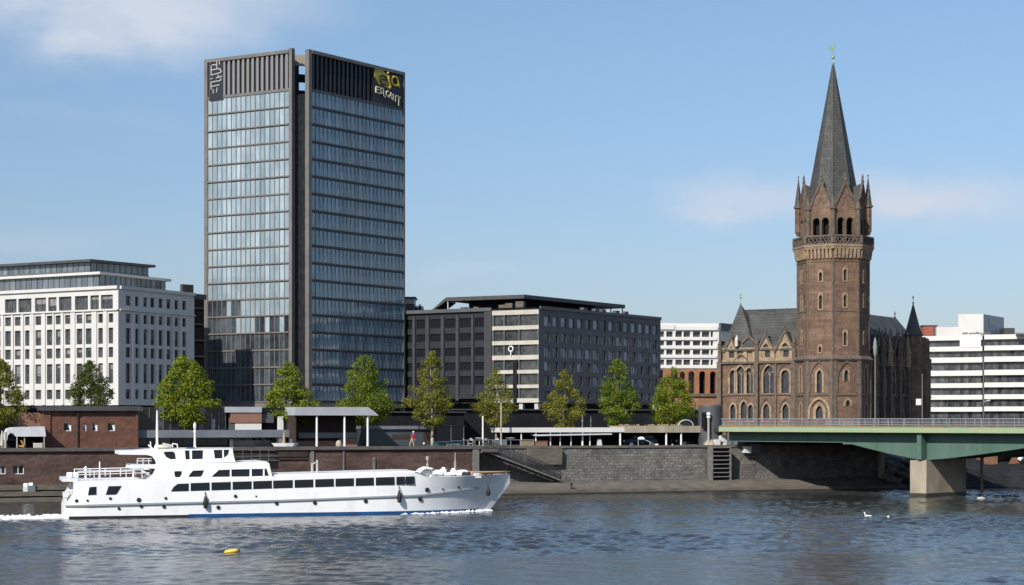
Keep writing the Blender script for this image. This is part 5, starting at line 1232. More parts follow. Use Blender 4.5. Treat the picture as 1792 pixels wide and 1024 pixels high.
# ------------------------------------------------------------------ white passenger ship
def ship():
    ph = R(16); cb, sb = math.cos(ph), math.sin(ph); S0 = Vector((X(113, 127.6), 127.6)); HB = 3.0
    T = S0 + Vector((-sb, cb)) * HB
    def B(x, y, z): return Vector((T.x + x * cb - y * sb, T.y + x * sb + y * cb, z))
    def bx(px, y=-HB):
        k = kx(px); o = T + Vector((-sb, cb)) * y; return (k * o.y - o.x) / (cb - k * sb)
    def bz(px, py, y=-HB): return Z(py, B(bx(px, y), y, 0).y)
    t = thing('passenger_ship', 'long white passenger ship with rows of dark windows, under way on the river', 'ship', B(14, 0, 0))
    LB = bx(892, 0)
    def lerpt(x, tab):
        for (a, b), (c, d) in zip(tab, tab[1:]):
            if x <= c: return b + (d - b) * max(0, (x - a)) / (c - a)
        return tab[-1][1]
    top = [(0, 2.62), (bx(250), 2.70), (bx(262), 2.66), (bx(468), 2.70), (bx(482), 2.84), (bx(726), 3.04), (bx(744), 2.72), (bx(800), 2.70), (LB, 2.78)]
    rail = [(0, bz(113, 886)), (bx(300), bz(300, 881)), (bx(500), bz(500, 876)), (bx(740), bz(740, 867)), (bx(850), bz(850, 855)), (LB, 2.0)]
    xb = bx(715)
    def hd(x):  # half breadth at deck
        if x < 1.5: return HB - .12 * (1.5 - x)
        if x < xb: return HB
        q = (x - xb) / (LB - xb); return max(.04, HB * (1 - q ** 2.3))
    def hw(x):
        if x < xb - 3: return HB - .1
        q = (x - xb + 3) / (LB - 1.9 - xb + 3); return max(.03, (HB - .1) * (1 - min(1, q) ** 2.1))
    mb = MB(); rings = []; n = 96
    for k in range(n + 1):
        x = LB * (k / n)
        z1 = lerpt(x, top); zr = lerpt(x, rail); a, b = hw(x), hd(x); m = a + (b - a) * (.9 - .4 * min(1, max(0, (x - xb + 4) / 5)))
        lo = -.7 if x < LB - 2.2 else -.7 + (x - LB + 2.2) / 2.2 * (z1 - .3 + .7) * .86
        lo = min(lo, z1 - .35); zz = lambda v: max(v, lo + .01 * (v + 1))
        half = [(a * .55, lo), (a, zz(-.15)), (a + (m - a) * .25, zz(.34)), (m, zz(zr)), (m + (b - m) * .5, zz((zr + z1) / 2)), (b, z1)]
        sx_ = [max(x, .62) if i_ >= 4 else max(x, .3) if i_ == 3 and False else x for i_ in range(6)]
        rings.append([B(xx, -y, z) for xx, (y, z) in zip(sx_, half)] + [B(xx, y, z) for xx, (y, z) in list(zip(sx_, half))[::-1]])
    mb.loft(rings); hull = mb.build('hull', 'white_paint', t, smooth=True); hull.data.set_sharp_from_angle(angle=R(22))
    # bottom paint: black aft, blue forward
    for nm, xa, xe, z1_, m_ in (('boot_top', .3, bx(330), .15, 'black_rubber'), ('boot_top', bx(330), LB - 2.35, .2, 'blue_stripe')):
        mb = MB(); rings = []
        for k in range(31):
            x = xa + (xe - xa) * k / 30; a = hw(x) + .025; e = a + .012 + (hd(x) - hw(x)) * .08
            rings.append([B(x, -a, -.2), B(x, -e, z1_), B(x, -e + .05, z1_), B(x, -a + .06, -.2)])
        mb.loft(rings); mb.build(nm, m_, hull)
    for sgn in (-1, 1):
        mb = MB(); rings = []
        for k in range(41):
            x = .05 + (bx(848) - .05) * k / 40; zr = lerpt(x, rail); m = hw(x) + (hd(x) - hw(x)) * (.9 - .4 * min(1, max(0, (x - xb + 4) / 5))) + .01
            rings.append([B(x, sgn * m, zr - .07), B(x, sgn * (m + .1), zr - .05), B(x, sgn * (m + .1), zr + .06), B(x, sgn * m, zr + .08)])
        mb.loft(rings); mb.build('rub_rail', 'grey_rub', hull)
    # superstructure: side outline with real window openings, both sides
    def house(name, outl, holes, hy, glass=True):
        o2 = [(bx(a, -hy), bz(a, b, -hy)) for a, b in outl]; hs = [[(bx(a, -hy), bz(a, b, -hy)) for a, b in h] for h in holes]
        mb = MB(); f = Fr(B(0, -hy, 0).xy, B(1, -hy, 0).xy); g = Fr(B(0, hy, 0).xy, B(1, hy, 0).xy)
        for fr in (f, g):
            poly_wall(mb, fr, o2, hs, 0, reveal=False)
        for h in hs:
            for k in range(len(h)):
                (a, b), (c, e) = h[k], h[(k + 1) % len(h)]
                mb.face([f.P(a, b), f.P(c, e), f.P(c, e, -.12), f.P(a, b, -.12)]); mb.face([g.P(a, b), g.P(c, e), g.P(c, e, .12), g.P(a, b, .12)])
        for k in range(len(o2)):
            (a, b), (c, e) = o2[k], o2[(k + 1) % len(o2)]; mb.face([f.P(a, b), f.P(c, e), g.P(c, e), g.P(a, b)])
        r = mb.build(name, 'white_paint', t)
        for h in hs:
            for fr, d in ((f, -.1), (g, .1)):
                m = MB(); poly_wall(m, fr, h, (), d=d, reveal=False); m.build('window', 'dark_glass', r)
        return r
    w2 = [[(305, 826), (307, 824.5), (318.5, 824.7), (318, 831), (315, 835), (310, 836), (306, 834)], [(338, 823.8), (357.3, 823), (355, 830), (352, 834.6), (329.5, 835), (333, 829)],
          [(383, 822.6), (402.5, 822), (402.5, 834.6), (369.5, 834.9)], [(405, 821.7), (437, 821), (437, 834.2), (405, 834.5)], [(440.5, 820.9), (460.5, 820.6), (460.5, 833.4), (440.5, 834)], [(463, 820.4), (466.5, 820.3), (471, 833), (463, 833.3)]]
    house('main_cabin', [(256, 842), (262, 836), (268, 830), (273, 820.5), (273, 811), (405, 809.8), (466, 807.5), (471, 811), (476, 833), (486, 842)], w2, 2.72)
    w3 = [[(286, 792), (290, 790.6), (303, 790.2), (306.5, 794), (308, 803.5), (299, 804.2), (291, 800)], [(323.5, 788.6), (331.5, 788.2), (332.5, 804), (325, 804.4)], [(336, 788.3), (355.5, 788), (355, 803.4), (336, 804)],
          [(374, 787.6), (389, 787.2), (389.5, 802.2), (376, 802.6)], [(391.5, 787.2), (401.5, 787), (399.5, 796), (392, 801.6)]]
    house('bridge_house', [(273.2, 810.8), (271, 805), (266, 798.5), (257, 796.2), (208.5, 795.6), (208.5, 789.2), (240, 788.6), (270, 786.2), (407, 785), (408.5, 797), (412, 808.6)], w3, 2.3)
    # rust-brown blind behind one bridge window
    # lower windows set into the hull side
    def hwin(pts):
        m = MB(); m.hexa([B(bx(a), -hd(bx(a)) - .004, bz(a, b)) for a, b in pts], [B(bx(a), -hd(bx(a)) - .03, bz(a, b)) for a, b in pts]); m.build('window', 'dark_glass', hull)
        m = MB(); m.hexa([B(bx(a), hd(bx(a)) + .004, bz(a, b)) for a, b in pts], [B(bx(a), hd(bx(a)) + .03, bz(a, b)) for a, b in pts]); m.build('window', 'dark_glass', hull)
    yt = lambda px: 845.6 + (px - 330) * (833.6 - 845.6) / 395; yb = lambda px: 860 + (px - 300) * (847.3 - 860) / 425
    hwin([(299, 860), (304, 852), (311, 846.8), (330, 846), (330, 859.2)])
    edges = [(333.5, 366.5), (370, 403.5), (407, 440), (443, 475.5), (478, 512), (515.5, 548), (551.5, 584), (587, 619), (622.5, 654), (657.5, 690), (693.5, 708), (709.5, 725)]
    for a, b in edges: hwin([(a, yt(a)), (b, yt(b)), (b, yb(b)), (a, yb(a))])
    hwin([(156.5, 852.5), (168.5, 851.7), (168.5, 865.8), (154, 866.4)]); hwin([(190, 851), (212.5, 850.4), (204, 864.5), (200, 865.4), (185, 865.8)])
    # portholes, scuppers
    for px, py, r in ((134, 876.5, .12), (153, 876, .08), (243, 875, .16), (208, 890, .1), (484, 881, .13), (551, 880, .14), (640, 877, .15), (737, 874, .16), (749, 857.5, .17), (193, 872.5, .1), (290, 872, .1), (247, 886, .12), (287, 887, .12), (412, 868.5, .12), (382, 888, .14), (448, 868.5, .06), (778, 856.5, .07), (808, 853.5, .09)):
        x = bx(px); z = bz(px, py); zr = lerpt(x, rail); z1 = lerpt(x, top); a, b = hw(x), hd(x); m = a + (b - a) * (.9 - .4 * min(1, max(0, (x - xb + 4) / 5)))
        y = m + (b - m) * (z - zr) / (z1 - zr) if z > zr else a + (m - a) * max(0, (z + .15) / (zr + .15))
        mb = MB(); c = B(x, -y + .05, z); nrm = Vector((sb, -cb, 0)); mb.tube(c, c + nrm * .1, r, n=12); mb.build('porthole', 'black_rubber', hull)
    # fenders hung over the side
    for px, py0, py1 in ((359, 868, 890), (698, 858, 880), (852, 853, 868)):
        x = bx(px) if px < 800 else bx(px, -1.2); yy = hd(x) + .16; z0, z1 = (bz(px, py1), bz(px, py0)) if px < 800 else (bz(px, py1, -1.2), bz(px, py0, -1.2))
        mb = MB(); c = B(x, -yy, z0); h = z1 - z0; mb.lathe(c, [(.05, 0), (.15, .1), (.17, h * .5), (.12, h * .75), (.06, h)], 10); mb.tube(c + Vector((0, 0, h)), B(x, -yy + .16, z1 + .3), .03, n=5); mb.build('fender', 'black_rubber', t)
    # aft deck: overhanging deck edge, railings, canisters, posts
    zd = bz(150, 838)
    mb = MB(); mb.hexa([B(-.15, -2.7, zd - .2), B(.9, -2.9, zd - .2), B(.9, 2.9, zd - .2), B(-.15, 2.7, zd - .2)], [B(-.15, -2.75, zd + .02), B(.9, -2.95, zd + .02), B(.9, 2.95, zd + .02), B(-.15, 2.75, zd + .02)]); mb.build('deck_edge', 'white_paint', t)
    for sgn in (-1, 1):
        mb = MB(); x0, x1 = bx(137), bx(262)
        for h in (.28, .52): mb.tube(B(x0, sgn * 2.85, zd + h), B(x1, sgn * 2.85, zd + h + .1), .035, n=5)
        k = 0
        while x0 + k * 1.1 < x1: mb.tube(B(x0 + k * 1.1, sgn * 2.85, zd), B(x0 + k * 1.1, sgn * 2.85, zd + .55), .035, n=5); k += 1
        mb.build('railing', 'white_metal', t)
    for px in (122, 132.5):
        mb = MB(); c = B(bx(px, -2.2), -2.2, zd + .25); mb.tube(c + Vector((-.18, 0, .0)), c + Vector((.18, 0, .0)), .2, n=12); mb.tube(c - Vector((0, 0, .24)), c, .06, n=5); mb.build('canister', 'white_paint', t)
    for px, py, r in ((150, 817, .07), (174.5, 809, .06)):
        mb = MB(); x = bx(px, -2.0); mb.lathe(B(x, -2.0, zd), [(.09, 0), (r, .3), (r * .8, bz(px, py, -2) - zd), (.02, bz(px, py, -2) - zd + .05)], 8)
        if px == 150: mb.lathe(B(x, -2.0, bz(px, 826, -2)), [(.05, 0), (.12, .08), (.12, .3), (.05, .36)], 8)
        mb.build('flag_post', 'white_metal', t)
    mb = MB(); x0, x1 = bx(228, -2.3), bx(273, -2.3); z0, z1 = bz(250, 820, -2.3), bz(250, 813, -2.3)
    mb.hexa([B(x0, -2.3, z0), B(x1, -2.3, z0), B(x1, 2.3, z0), B(x0, 2.3, z0)], [B(x0 + .05, -2.3, z1), B(x1, -2.3, z1), B(x1, 2.3, z1), B(x0 + .05, 2.3, z1)]); mb.build('upper_aft_deck', 'white_paint', t)
    mb = MB(); 
    for h in (.25, .42): mb.tube(B(x0 + .5, -2.2, z1 + h), B(x1, -2.2, z1 + h), .03, n=5)
    for k in range(4): mb.tube(B(x0 + .5 + k * .4, -2.2, z1), B(x0 + .5 + k * .4, -2.2, z1 + .42), .03, n=5)
    mb.build('railing', 'white_metal', t)
    mb = MB(); x = bx(233, -2.2); mb.tube(B(x, -2.2, zd), B(x + .05, -2.2, z0), .07); mb.build('deck_post', 'white_metal', t)
    mb = MB(); x = bx(266, -2.3); mb.hexa([B(x, -2.25, zd + .1), B(x + .7, -2.25, zd + .1), B(x + .7, 2.25, zd + .1), B(x, 2.25, zd + .1)], [B(x, -2.25, bz(266, 797, -2.3)), B(x + .5, -2.25, bz(266, 797, -2.3)), B(x + .5, 2.25, bz(266, 797, -2.3)), B(x, 2.25, bz(266, 797, -2.3))]); mb.build('aft_bulkhead', 'dark_glass', t)
    mb = MB(); c = B(bx(247, -2.5), -2.5, zd + .55); mb.tube(c, c + Vector((.55, 0, -.3)), .06, n=6); mb.tube(c + Vector((.2, 0, .25)), c + Vector((.35, 0, .05)), .09, n=6); mb.build('deck_winch', 'white_metal', t)
    # stern platform fittings
    mb = MB(); mb.tube(B(.12, -2.6, .95), B(.12, -2.6, 1.9), .05); mb.tube(B(.05, -2.6, 1.9), B(.7, -2.7, 2.0), .05); mb.hexa([B(-.1, -2.7, 1.5), B(.25, -2.7, 1.5), B(.25, -2.0, 1.5), B(-.1, -2.0, 1.5)], [B(-.1, -2.7, 1.85), B(.25, -2.7, 1.85), B(.25, -2.0, 1.85), B(-.1, -2.0, 1.85)]); mb.build('stern_frame', 'white_metal', t)
    # masts and gear on the bridge roof
    zr = bz(270, 786, -1)
    mb = MB(); b = B(bx(275, -1), -1, zr - .1); mb.lathe(b, [(.22, 0), (.2, .3), (.09, .5), (.09, 1.6), (.05, bz(272, 716, -1) - zr)], 10); mb.build('mast', 'white_metal', t)
    mb = MB(); b2 = B(bx(341, -1), -1, bz(341, 785, -1)); mb.lathe(b2, [(.12, 0), (.08, .25), (.07, 1.1), (.1, 1.15), (.12, 1.25), (.05, 1.35), (.1, 1.5), (.11, 1.75), (.03, 1.9), (.02, bz(341, 739, -1) - b2.z)], 10); mb.build('mast', 'white_metal', t)
    mb = MB(); c = B(bx(287, -1.2), -1.2, bz(287, 782, -1.2))
    bm = bmesh.new(); bmesh.ops.create_icosphere(bm, subdivisions=2, radius=.4)
    for v in bm.verts: v.co.x *= 1.5; v.co.z *= .45
    for fc in bm.faces: mb.face([c + v.co for v in fc.verts])
    bm.free(); mb.tube(c + Vector((-.1, 0, .2)), c + Vector((.55, 0, .05)), .1, n=6); mb.build('radome', 'cream_panel', t)
    mb = MB(); c = B(bx(302, -1), -1, bz(302, 785, -1)); mb.tube(c, c + Vector((0, 0, .35)), .04); mb.tube(c + Vector((0, 0, .35)), c + Vector((.35, 0, .3)), .04); mb.tube(c + Vector((.35, 0, .3)), c + Vector((.35, 0, -.02)), .04); mb.tube(c + Vector((-.5, 0, .15)), c + Vector((-.1, 0, .18)), .07); mb.build('roof_gear', 'white_metal', t)
    mb = MB(); c = B(bx(268, -1), -1, bz(268, 786, -1)); mb.tube(c, c + Vector((-.35, 0, .3)), .05); mb.tube(c + Vector((-.15, 0, .0)), c + Vector((-.2, 0, .55)), .04); mb.build('aerial', 'white_metal', t)
    mb = MB(); x0, x1 = bx(310, -2), bx(408, -2); mb.tube(B(x0, -2, bz(330, 784.4, -2)), B(x1, -2, bz(400, 784, -2)), .04, n=5); mb.build('roof_rail', 'pale_metal', t)
    mb = MB(); c = B(bx(335, -2.1), -2.1, bz(335, 785.5, -2.1)); mb.hexa([c + Vector((x, y, 0)) for x, y in ((-.35, -.1), (.3, -.1), (.3, .1), (-.35, .1))], [c + Vector((x, y, .13)) for x, y in ((-.3, -.1), (.2, -.1), (.2, .1), (-.3, .1))]); mb.build('blue_cover', 'blue_stripe', t)
    # rails forward of the bridge, roof posts on the long cabin
    mb = MB()
    zz = bz(440, 808, -2)
    for h in (.3, .6, .9): mb.tube(B(bx(410, -2), -2, zz + h), B(bx(482, -2), -2, zz + h - .1), .012, n=4)
    for px in (425, 440, 455, 470): mb.tube(B(bx(px, -2), -2, zz - .1), B(bx(px, -2), -2, zz + .88), .012, n=4)
    mb.build('roof_railing', 'steel', t)
    for px, m_, py in ((546.5, 'cream_panel', 811), (555, 'pale_metal', 806)):
        mb = MB(); x = bx(px, -2); b = B(x, -2, 2.9); mb.lathe(b, [(.08, 0), (.08, bz(px, py, -2) - 2.9), (.03, bz(px, py, -2) - 2.85)], 8)
        if px == 546.5: mb.tube(b + Vector((0, 0, bz(px, py, -2) - 2.95)), b + Vector((.25, 0, bz(px, py, -2) - 2.85)), .05, n=6)
        mb.build('roof_vent', m_, t)
    # long cabin roof, slightly rounded
    mb = MB(); rings = []
    for k in range(25):
        x = bx(481) + (bx(727) - bx(481)) * k / 24; zt_ = lerpt(x, top); rings.append([B(x, -2.97, zt_ + .004), B(x, -2.8, zt_ + .1), B(x, 0, zt_ + .16), B(x, 2.8, zt_ + .1), B(x, 2.97, zt_ + .004)])
    mb.loft(rings); mb.build('long_roof', 'white_paint', t)
    # foredeck gear
    def blob(name, px, py, sx, sz, m_='white_paint', y=-1.2, sy=.5):
        mb = MB(); c = B(bx(px, y), y, bz(px, py, y)); bm = bmesh.new(); bmesh.ops.create_cube(bm, size=2); bmesh.ops.bevel(bm, geom=bm.edges[:], offset=.45, segments=2, affect='EDGES')
        for fc in bm.faces: mb.face([c + Vector((v.co.x * sx, v.co.y * sy, v.co.z * sz)) for v in fc.verts])
        bm.free(); return mb.build(name, m_, t)
    mb = MB(); y = -2.5
    for px, py0, py1, w in ((733, 838, 822, .1), (753, 834, 820, .1)): mb.tube(B(bx(px, y), y, bz(px, py0, y)), B(bx(px + 4, y), y, bz(px, py1, y)), w, n=6)
    a = [(729, 826), (736, 820), (744, 816.5), (751, 818), (756, 819), (752, 821.5), (744, 820), (737, 823), (733, 828)]
    mb.hexa([B(bx(p, y), y - .5, bz(p, q, y)) for p, q in a], [B(bx(p, y), y + .6, bz(p, q, y)) for p, q in a]); mb.build('anchor_davit', 'white_paint', t)
    blob('hatch_box', 743, 826, .36, .3, y=-2.2); blob('deck_locker', 768, 827, .55, .2); blob('deck_locker', 776, 824.5, .22, .28, sy=.3); blob('deck_locker', 784, 829.5, .5, .14); blob('windlass', 793, 826.5, .2, .3, sy=.35)
    mb = MB(); y = -1.0; o_ = [(791, 829), (795, 824.5), (803, 822.8), (812, 822), (820, 825), (823, 829), (812, 831), (797, 831.5)]
    mb.hexa([B(bx(p, y), y - .5, bz(p, q, y)) for p, q in o_], [B(bx(p, y), y + .5, bz(p, q, y)) for p, q in o_]); mb.build('covered_dinghy', 'white_paint', t)
    for px, py in ((812.5, 830), (820, 829.5)): mb = MB(); c = B(bx(px, -1.55), -1.55, bz(px, py, -1.55)); mb.tube(c, c + Vector((0, -.12, 0)), .2, n=12); mb.build('deck_roller', 'black_rubber', t)
    blob('mooring_float', 826, 827.5, .17, .13, 'orange', -1.0, .15)
    for px, py, y in ((748, 799, -1.0), (796.5, 792, -.8)):
        mb = MB(); b = B(bx(px, y), y, 2.7); h = bz(px, py, y) - 2.7; mb.lathe(b, [(.1, 0), (.09, h * .6), (.05, h * .62), (.03, h)], 7)
        if px == 748: mb.lathe(b + Vector((0, 0, h * .78)), [(.03, 0), (.12, .05), (.12, .3), (.03, .36)], 7)
        mb.build('jack_staff', 'beige_post', t)
    # bulwark rail at the bow
    mb = MB(); rings = []
    for k in range(13):
        x = bx(838, -1.6) + (LB - bx(838, -1.6)) * k / 12; rings.append((x, hd(x), lerpt(x, top)))
    for (x, y, z), (x2, y2, z2) in zip(rings, rings[1:]):
        for sg in (-1, 1): mb.tube(B(x, sg * y, z + .17), B(x2, sg * y2, z2 + .17), .05, n=5); mb.tube(B(x, sg * y, z), B(x, sg * y, z + .17), .05, n=5)
    mb.build('bow_rail', 'wood', t)
    mb = MB(); x = bx(836, -1.7); mb.hexa([B(x + a, -hd(x) - .08 + b, 2.55) for a, b in ((-.25, 0), (.25, .15), (.25, .5), (-.25, .4))], [B(x + a, -hd(x) - .08 + b, 2.92) for a, b in ((-.25, 0), (.25, .15), (.25, .5), (-.25, .4))]); mb.build('fairlead', 'white_paint', t)
    mb = MB()
    for k in range(6): x = bx(842 + k * 4, -1.3); c = B(x, -hd(x) + .12, 2.72); mb.tube(c, c + Vector((0, 0, .22)), .06, n=6)
    mb.build('bollards', 'black_rubber', t)
    # wake astern and small bow wave: loose irregular foam
    def foam(name, label, pts):
        mb = MB()
        for c, w, h in pts:
            k = 7; ring = [c + Vector((math.cos(6.283 * j / k) * w * random.uniform(.6, 1.3) * 2.2, math.sin(6.283 * j / k) * w * random.uniform(.6, 1.3), -.04)) for j in range(k)]
            tp = c + Vector((random.uniform(-.1, .1), 0, h)); b = mb.pts(ring); a = mb.pts([tp])
            for j in range(k): mb.f.append([b[j], b[(j + 1) % k], a[0]]); mb.m.append(0)
        o = mb.build(name, 'foam', None, pts[0][0]); tag(o, label, None, None, 'stuff')
    fp = []
    for k in range(620):
        u = random.random(); x = .3 - u * 17; y = random.gauss(0, .55 + u * .8) - 1.2; fp.append((B(x, y, .03), random.uniform(.06, .2), random.uniform(.05, .22) * (1.15 - .6 * u)))
    foam('wake', 'white foam streak trailing behind the ship', fp)
    fp = []
    for k in range(48):
        u = random.random(); x = bx(868, 0) - .5 - u * 7.5; fp.append((B(x, -hw(min(x, LB - 2)) - .1 - random.random() ** 2 * (.3 + u * .7), .03), random.uniform(.05, .12), random.uniform(.04, .18) * (1.1 - u * .8)))
    foam('bow_wave', 'thin white foam along the bow of the ship', fp)
ship()

# ------------------------------------------------------------------ trees
def tree(px, pxl, pxr, ytop, ybot, r, leaf, bark, label, seed, n=5200, lsz=.17, pw=1.0, gap=.75, trunk_py=785, bulge=.28):
    rnd = random.Random(seed); b = Q(sq(px, r), r, GZ); d = b.y; sc_ = d / F
    H1 = Z(ytop, d) - GZ; H0 = Z(ybot, d) - GZ; wl, wr = (px - pxl) * sc_ * 1.12, (pxr - px) * sc_ * 1.12
    t = thing('tree', label, 'tree', b, 'trees along the promenade')
    # crown outline: pear-shaped, widest low down
    def rad(q): return (min(1, (q + .03) / bulge) ** .6) * (1 - max(0, (q - bulge) / (1 - bulge))) ** (.72 * pw) if q < 1 else 0
    clumps = []
    while len(clumps) < 150:
        q = rnd.random() ** 1.25; a = rnd.random() * 6.283; rr = rad(q) * (rnd.random() ** .36)
        w = wr if math.cos(a) > 0 else wl
        w *= .86 + .28 * noise.noise(Vector((q * 3, a, seed)))
        clumps.append((Vector((math.cos(a) * rr * w, math.sin(a) * rr * (wl + wr) / 2, H0 + (H1 - H0) * q)), rnd.uniform(.17, .33) * (wl + wr) / 2 * (.5 + .5 * rad(q))))
    clumps.append((Vector((0, 0, H1 - .25)), .2)); clumps.append((Vector((.05, 0, H1 - .7)), .28))
    # trunk with limbs
    mb = MB(); r0 = .05 + H1 * .011; pts = []; x = y = 0
    nseg = 8
    for k in range(nseg + 1):
        q = k / nseg; pts.append((b + Vector((x, y, H1 * .93 * q)), r0 * (1 - q) ** .8 + .012)); x += rnd.gauss(0, .05); y += rnd.gauss(0, .05)
    for (p, ra), (s, rb) in zip(pts, pts[1:]): mb.tube(p, s, ra, rb, n=7)
    for c, sz in clumps[::4]:
        z0 = min(max(H0 * .75, c.z - (abs(c.x) + abs(c.y)) * .7 - .2), H1 * .85); k = min(nseg - 1, int(z0 / (H1 * .93) * nseg)); p = pts[k][0].lerp(pts[k + 1][0], .5)
        m_ = p.lerp(b + c, .5) + Vector((0, 0, -.12)); mb.tube(p, m_, .035, .022, n=4); mb.tube(m_, b + c, .022, .008, n=4)
    mb.build('trunk', bark, t, smooth=True)
    mb = MB()
    wts = [sz ** 2 for _, sz in clumps]
    for c, sz in rnd.choices(clumps, wts, k=n):
        while True:
            v = Vector((rnd.uniform(-1, 1), rnd.uniform(-1, 1), rnd.uniform(-1, 1)))
            if .12 < v.length < 1: break
        v *= sz * gap ** .3; v.z *= .72; p = b + c + v
        nn = (v.normalized() * .8 + Vector((rnd.gauss(0, .5), rnd.gauss(0, .5), rnd.gauss(.4, .5)))).normalized(); a = nn.orthogonal().normalized(); e = nn.cross(a)
        th = rnd.random() * 6.283; a, e = a * math.cos(th) + e * math.sin(th), e * math.cos(th) - a * math.sin(th); L_ = lsz * rnd.uniform(.6, 1.25)
        mb.face([p - a * L_ * .55, p + e * L_ * .38, p + a * L_ * .55, p - e * L_ * .38])
    mb.build('crown', leaf, t)

TREES = [
 (2, -40, 50, 630, 748, 9, 'leaf_olive', 'bark', 'olive-green tree cut by the left edge, beside the arched awning', 1, 5600, {}),
 (157, 116, 201, 632, 716, 17, 'leaf_dark', 'bark', 'dark green tree rising behind the flat roof of the brick pavilion', 2, 4200, dict(bulge=.22)),
 (322, 264, 392, 622, 750, 9.5, 'leaf_yellow', 'bark', 'broadest bright green tree, over the glass pavilion behind the ship', 3, 9500, dict(lsz=.20, bulge=.26)),
 (503, 454, 556, 636, 762, 10.5, 'leaf_yellow', 'bark', 'bright green tree at the left end of the grey shelter roof', 4, 6500, dict(lsz=.19)),
 (638, 588, 694, 625, 742, 13, 'leaf_green', 'bark', 'dense green tree behind the grey shelter roof, before the tower', 5, 7800, dict(bulge=.3, pw=.8)),
 (757, 707, 794, 617, 746, 5.2, 'leaf_olive', 'bark_pale', 'tall olive tree with long pale trunk beside the teal kiosk', 6, 5200, dict(lsz=.16, pw=1.05, bulge=.35)),
 (868, 829, 903, 646, 742, 9, 'leaf_olive', 'bark_pale', 'thin olive-green tree before the pale banded corner', 7, 3900, dict(lsz=.16)),
 (988, 950, 1024, 648, 752, 10, 'leaf_olive', 'bark_pale', 'loose tree with pale trunk just left of the middle of the white terrace roof', 8, 3600, dict(lsz=.16, bulge=.33)),
 (1080, 1041, 1116, 628, 748, 10, 'leaf_green', 'bark', 'narrow pointed green tree in front of the curtained dark facade', 9, 5200, dict(lsz=.17, bulge=.38)),
 (1178, 1131, 1222, 645, 752, 12, 'leaf_yellow', 'bark', 'yellow-green tree in front of the terracotta arches', 10, 5600, dict(bulge=.33)),
]
for px, a, b_, yt_, yb_, r, lf, bk, lab, sd, n, kw in TREES: kw['lsz'] = kw.get('lsz', .17) * .95; tree(px, a, b_, yt_, yb_, r, lf, bk, lab, sd, int(n * 2.1), **kw)

# ------------------------------------------------------------------ promenade buildings
def post_tube(name, label, cat, px, py, r, rad, m_='white_metal', base=GZ, group=None):
    b = Q(sq(px, r), r, base); mb = MB(); h = Z(py, b.y) - base
    mb.lathe(b, [(rad * 1.9, 0), (rad * 1.7, .12), (rad, .2), (rad * .85, h - .05), (rad * .4, h)], 10)
    return tag(mb.build(name, m_, None, b), label, cat, group)

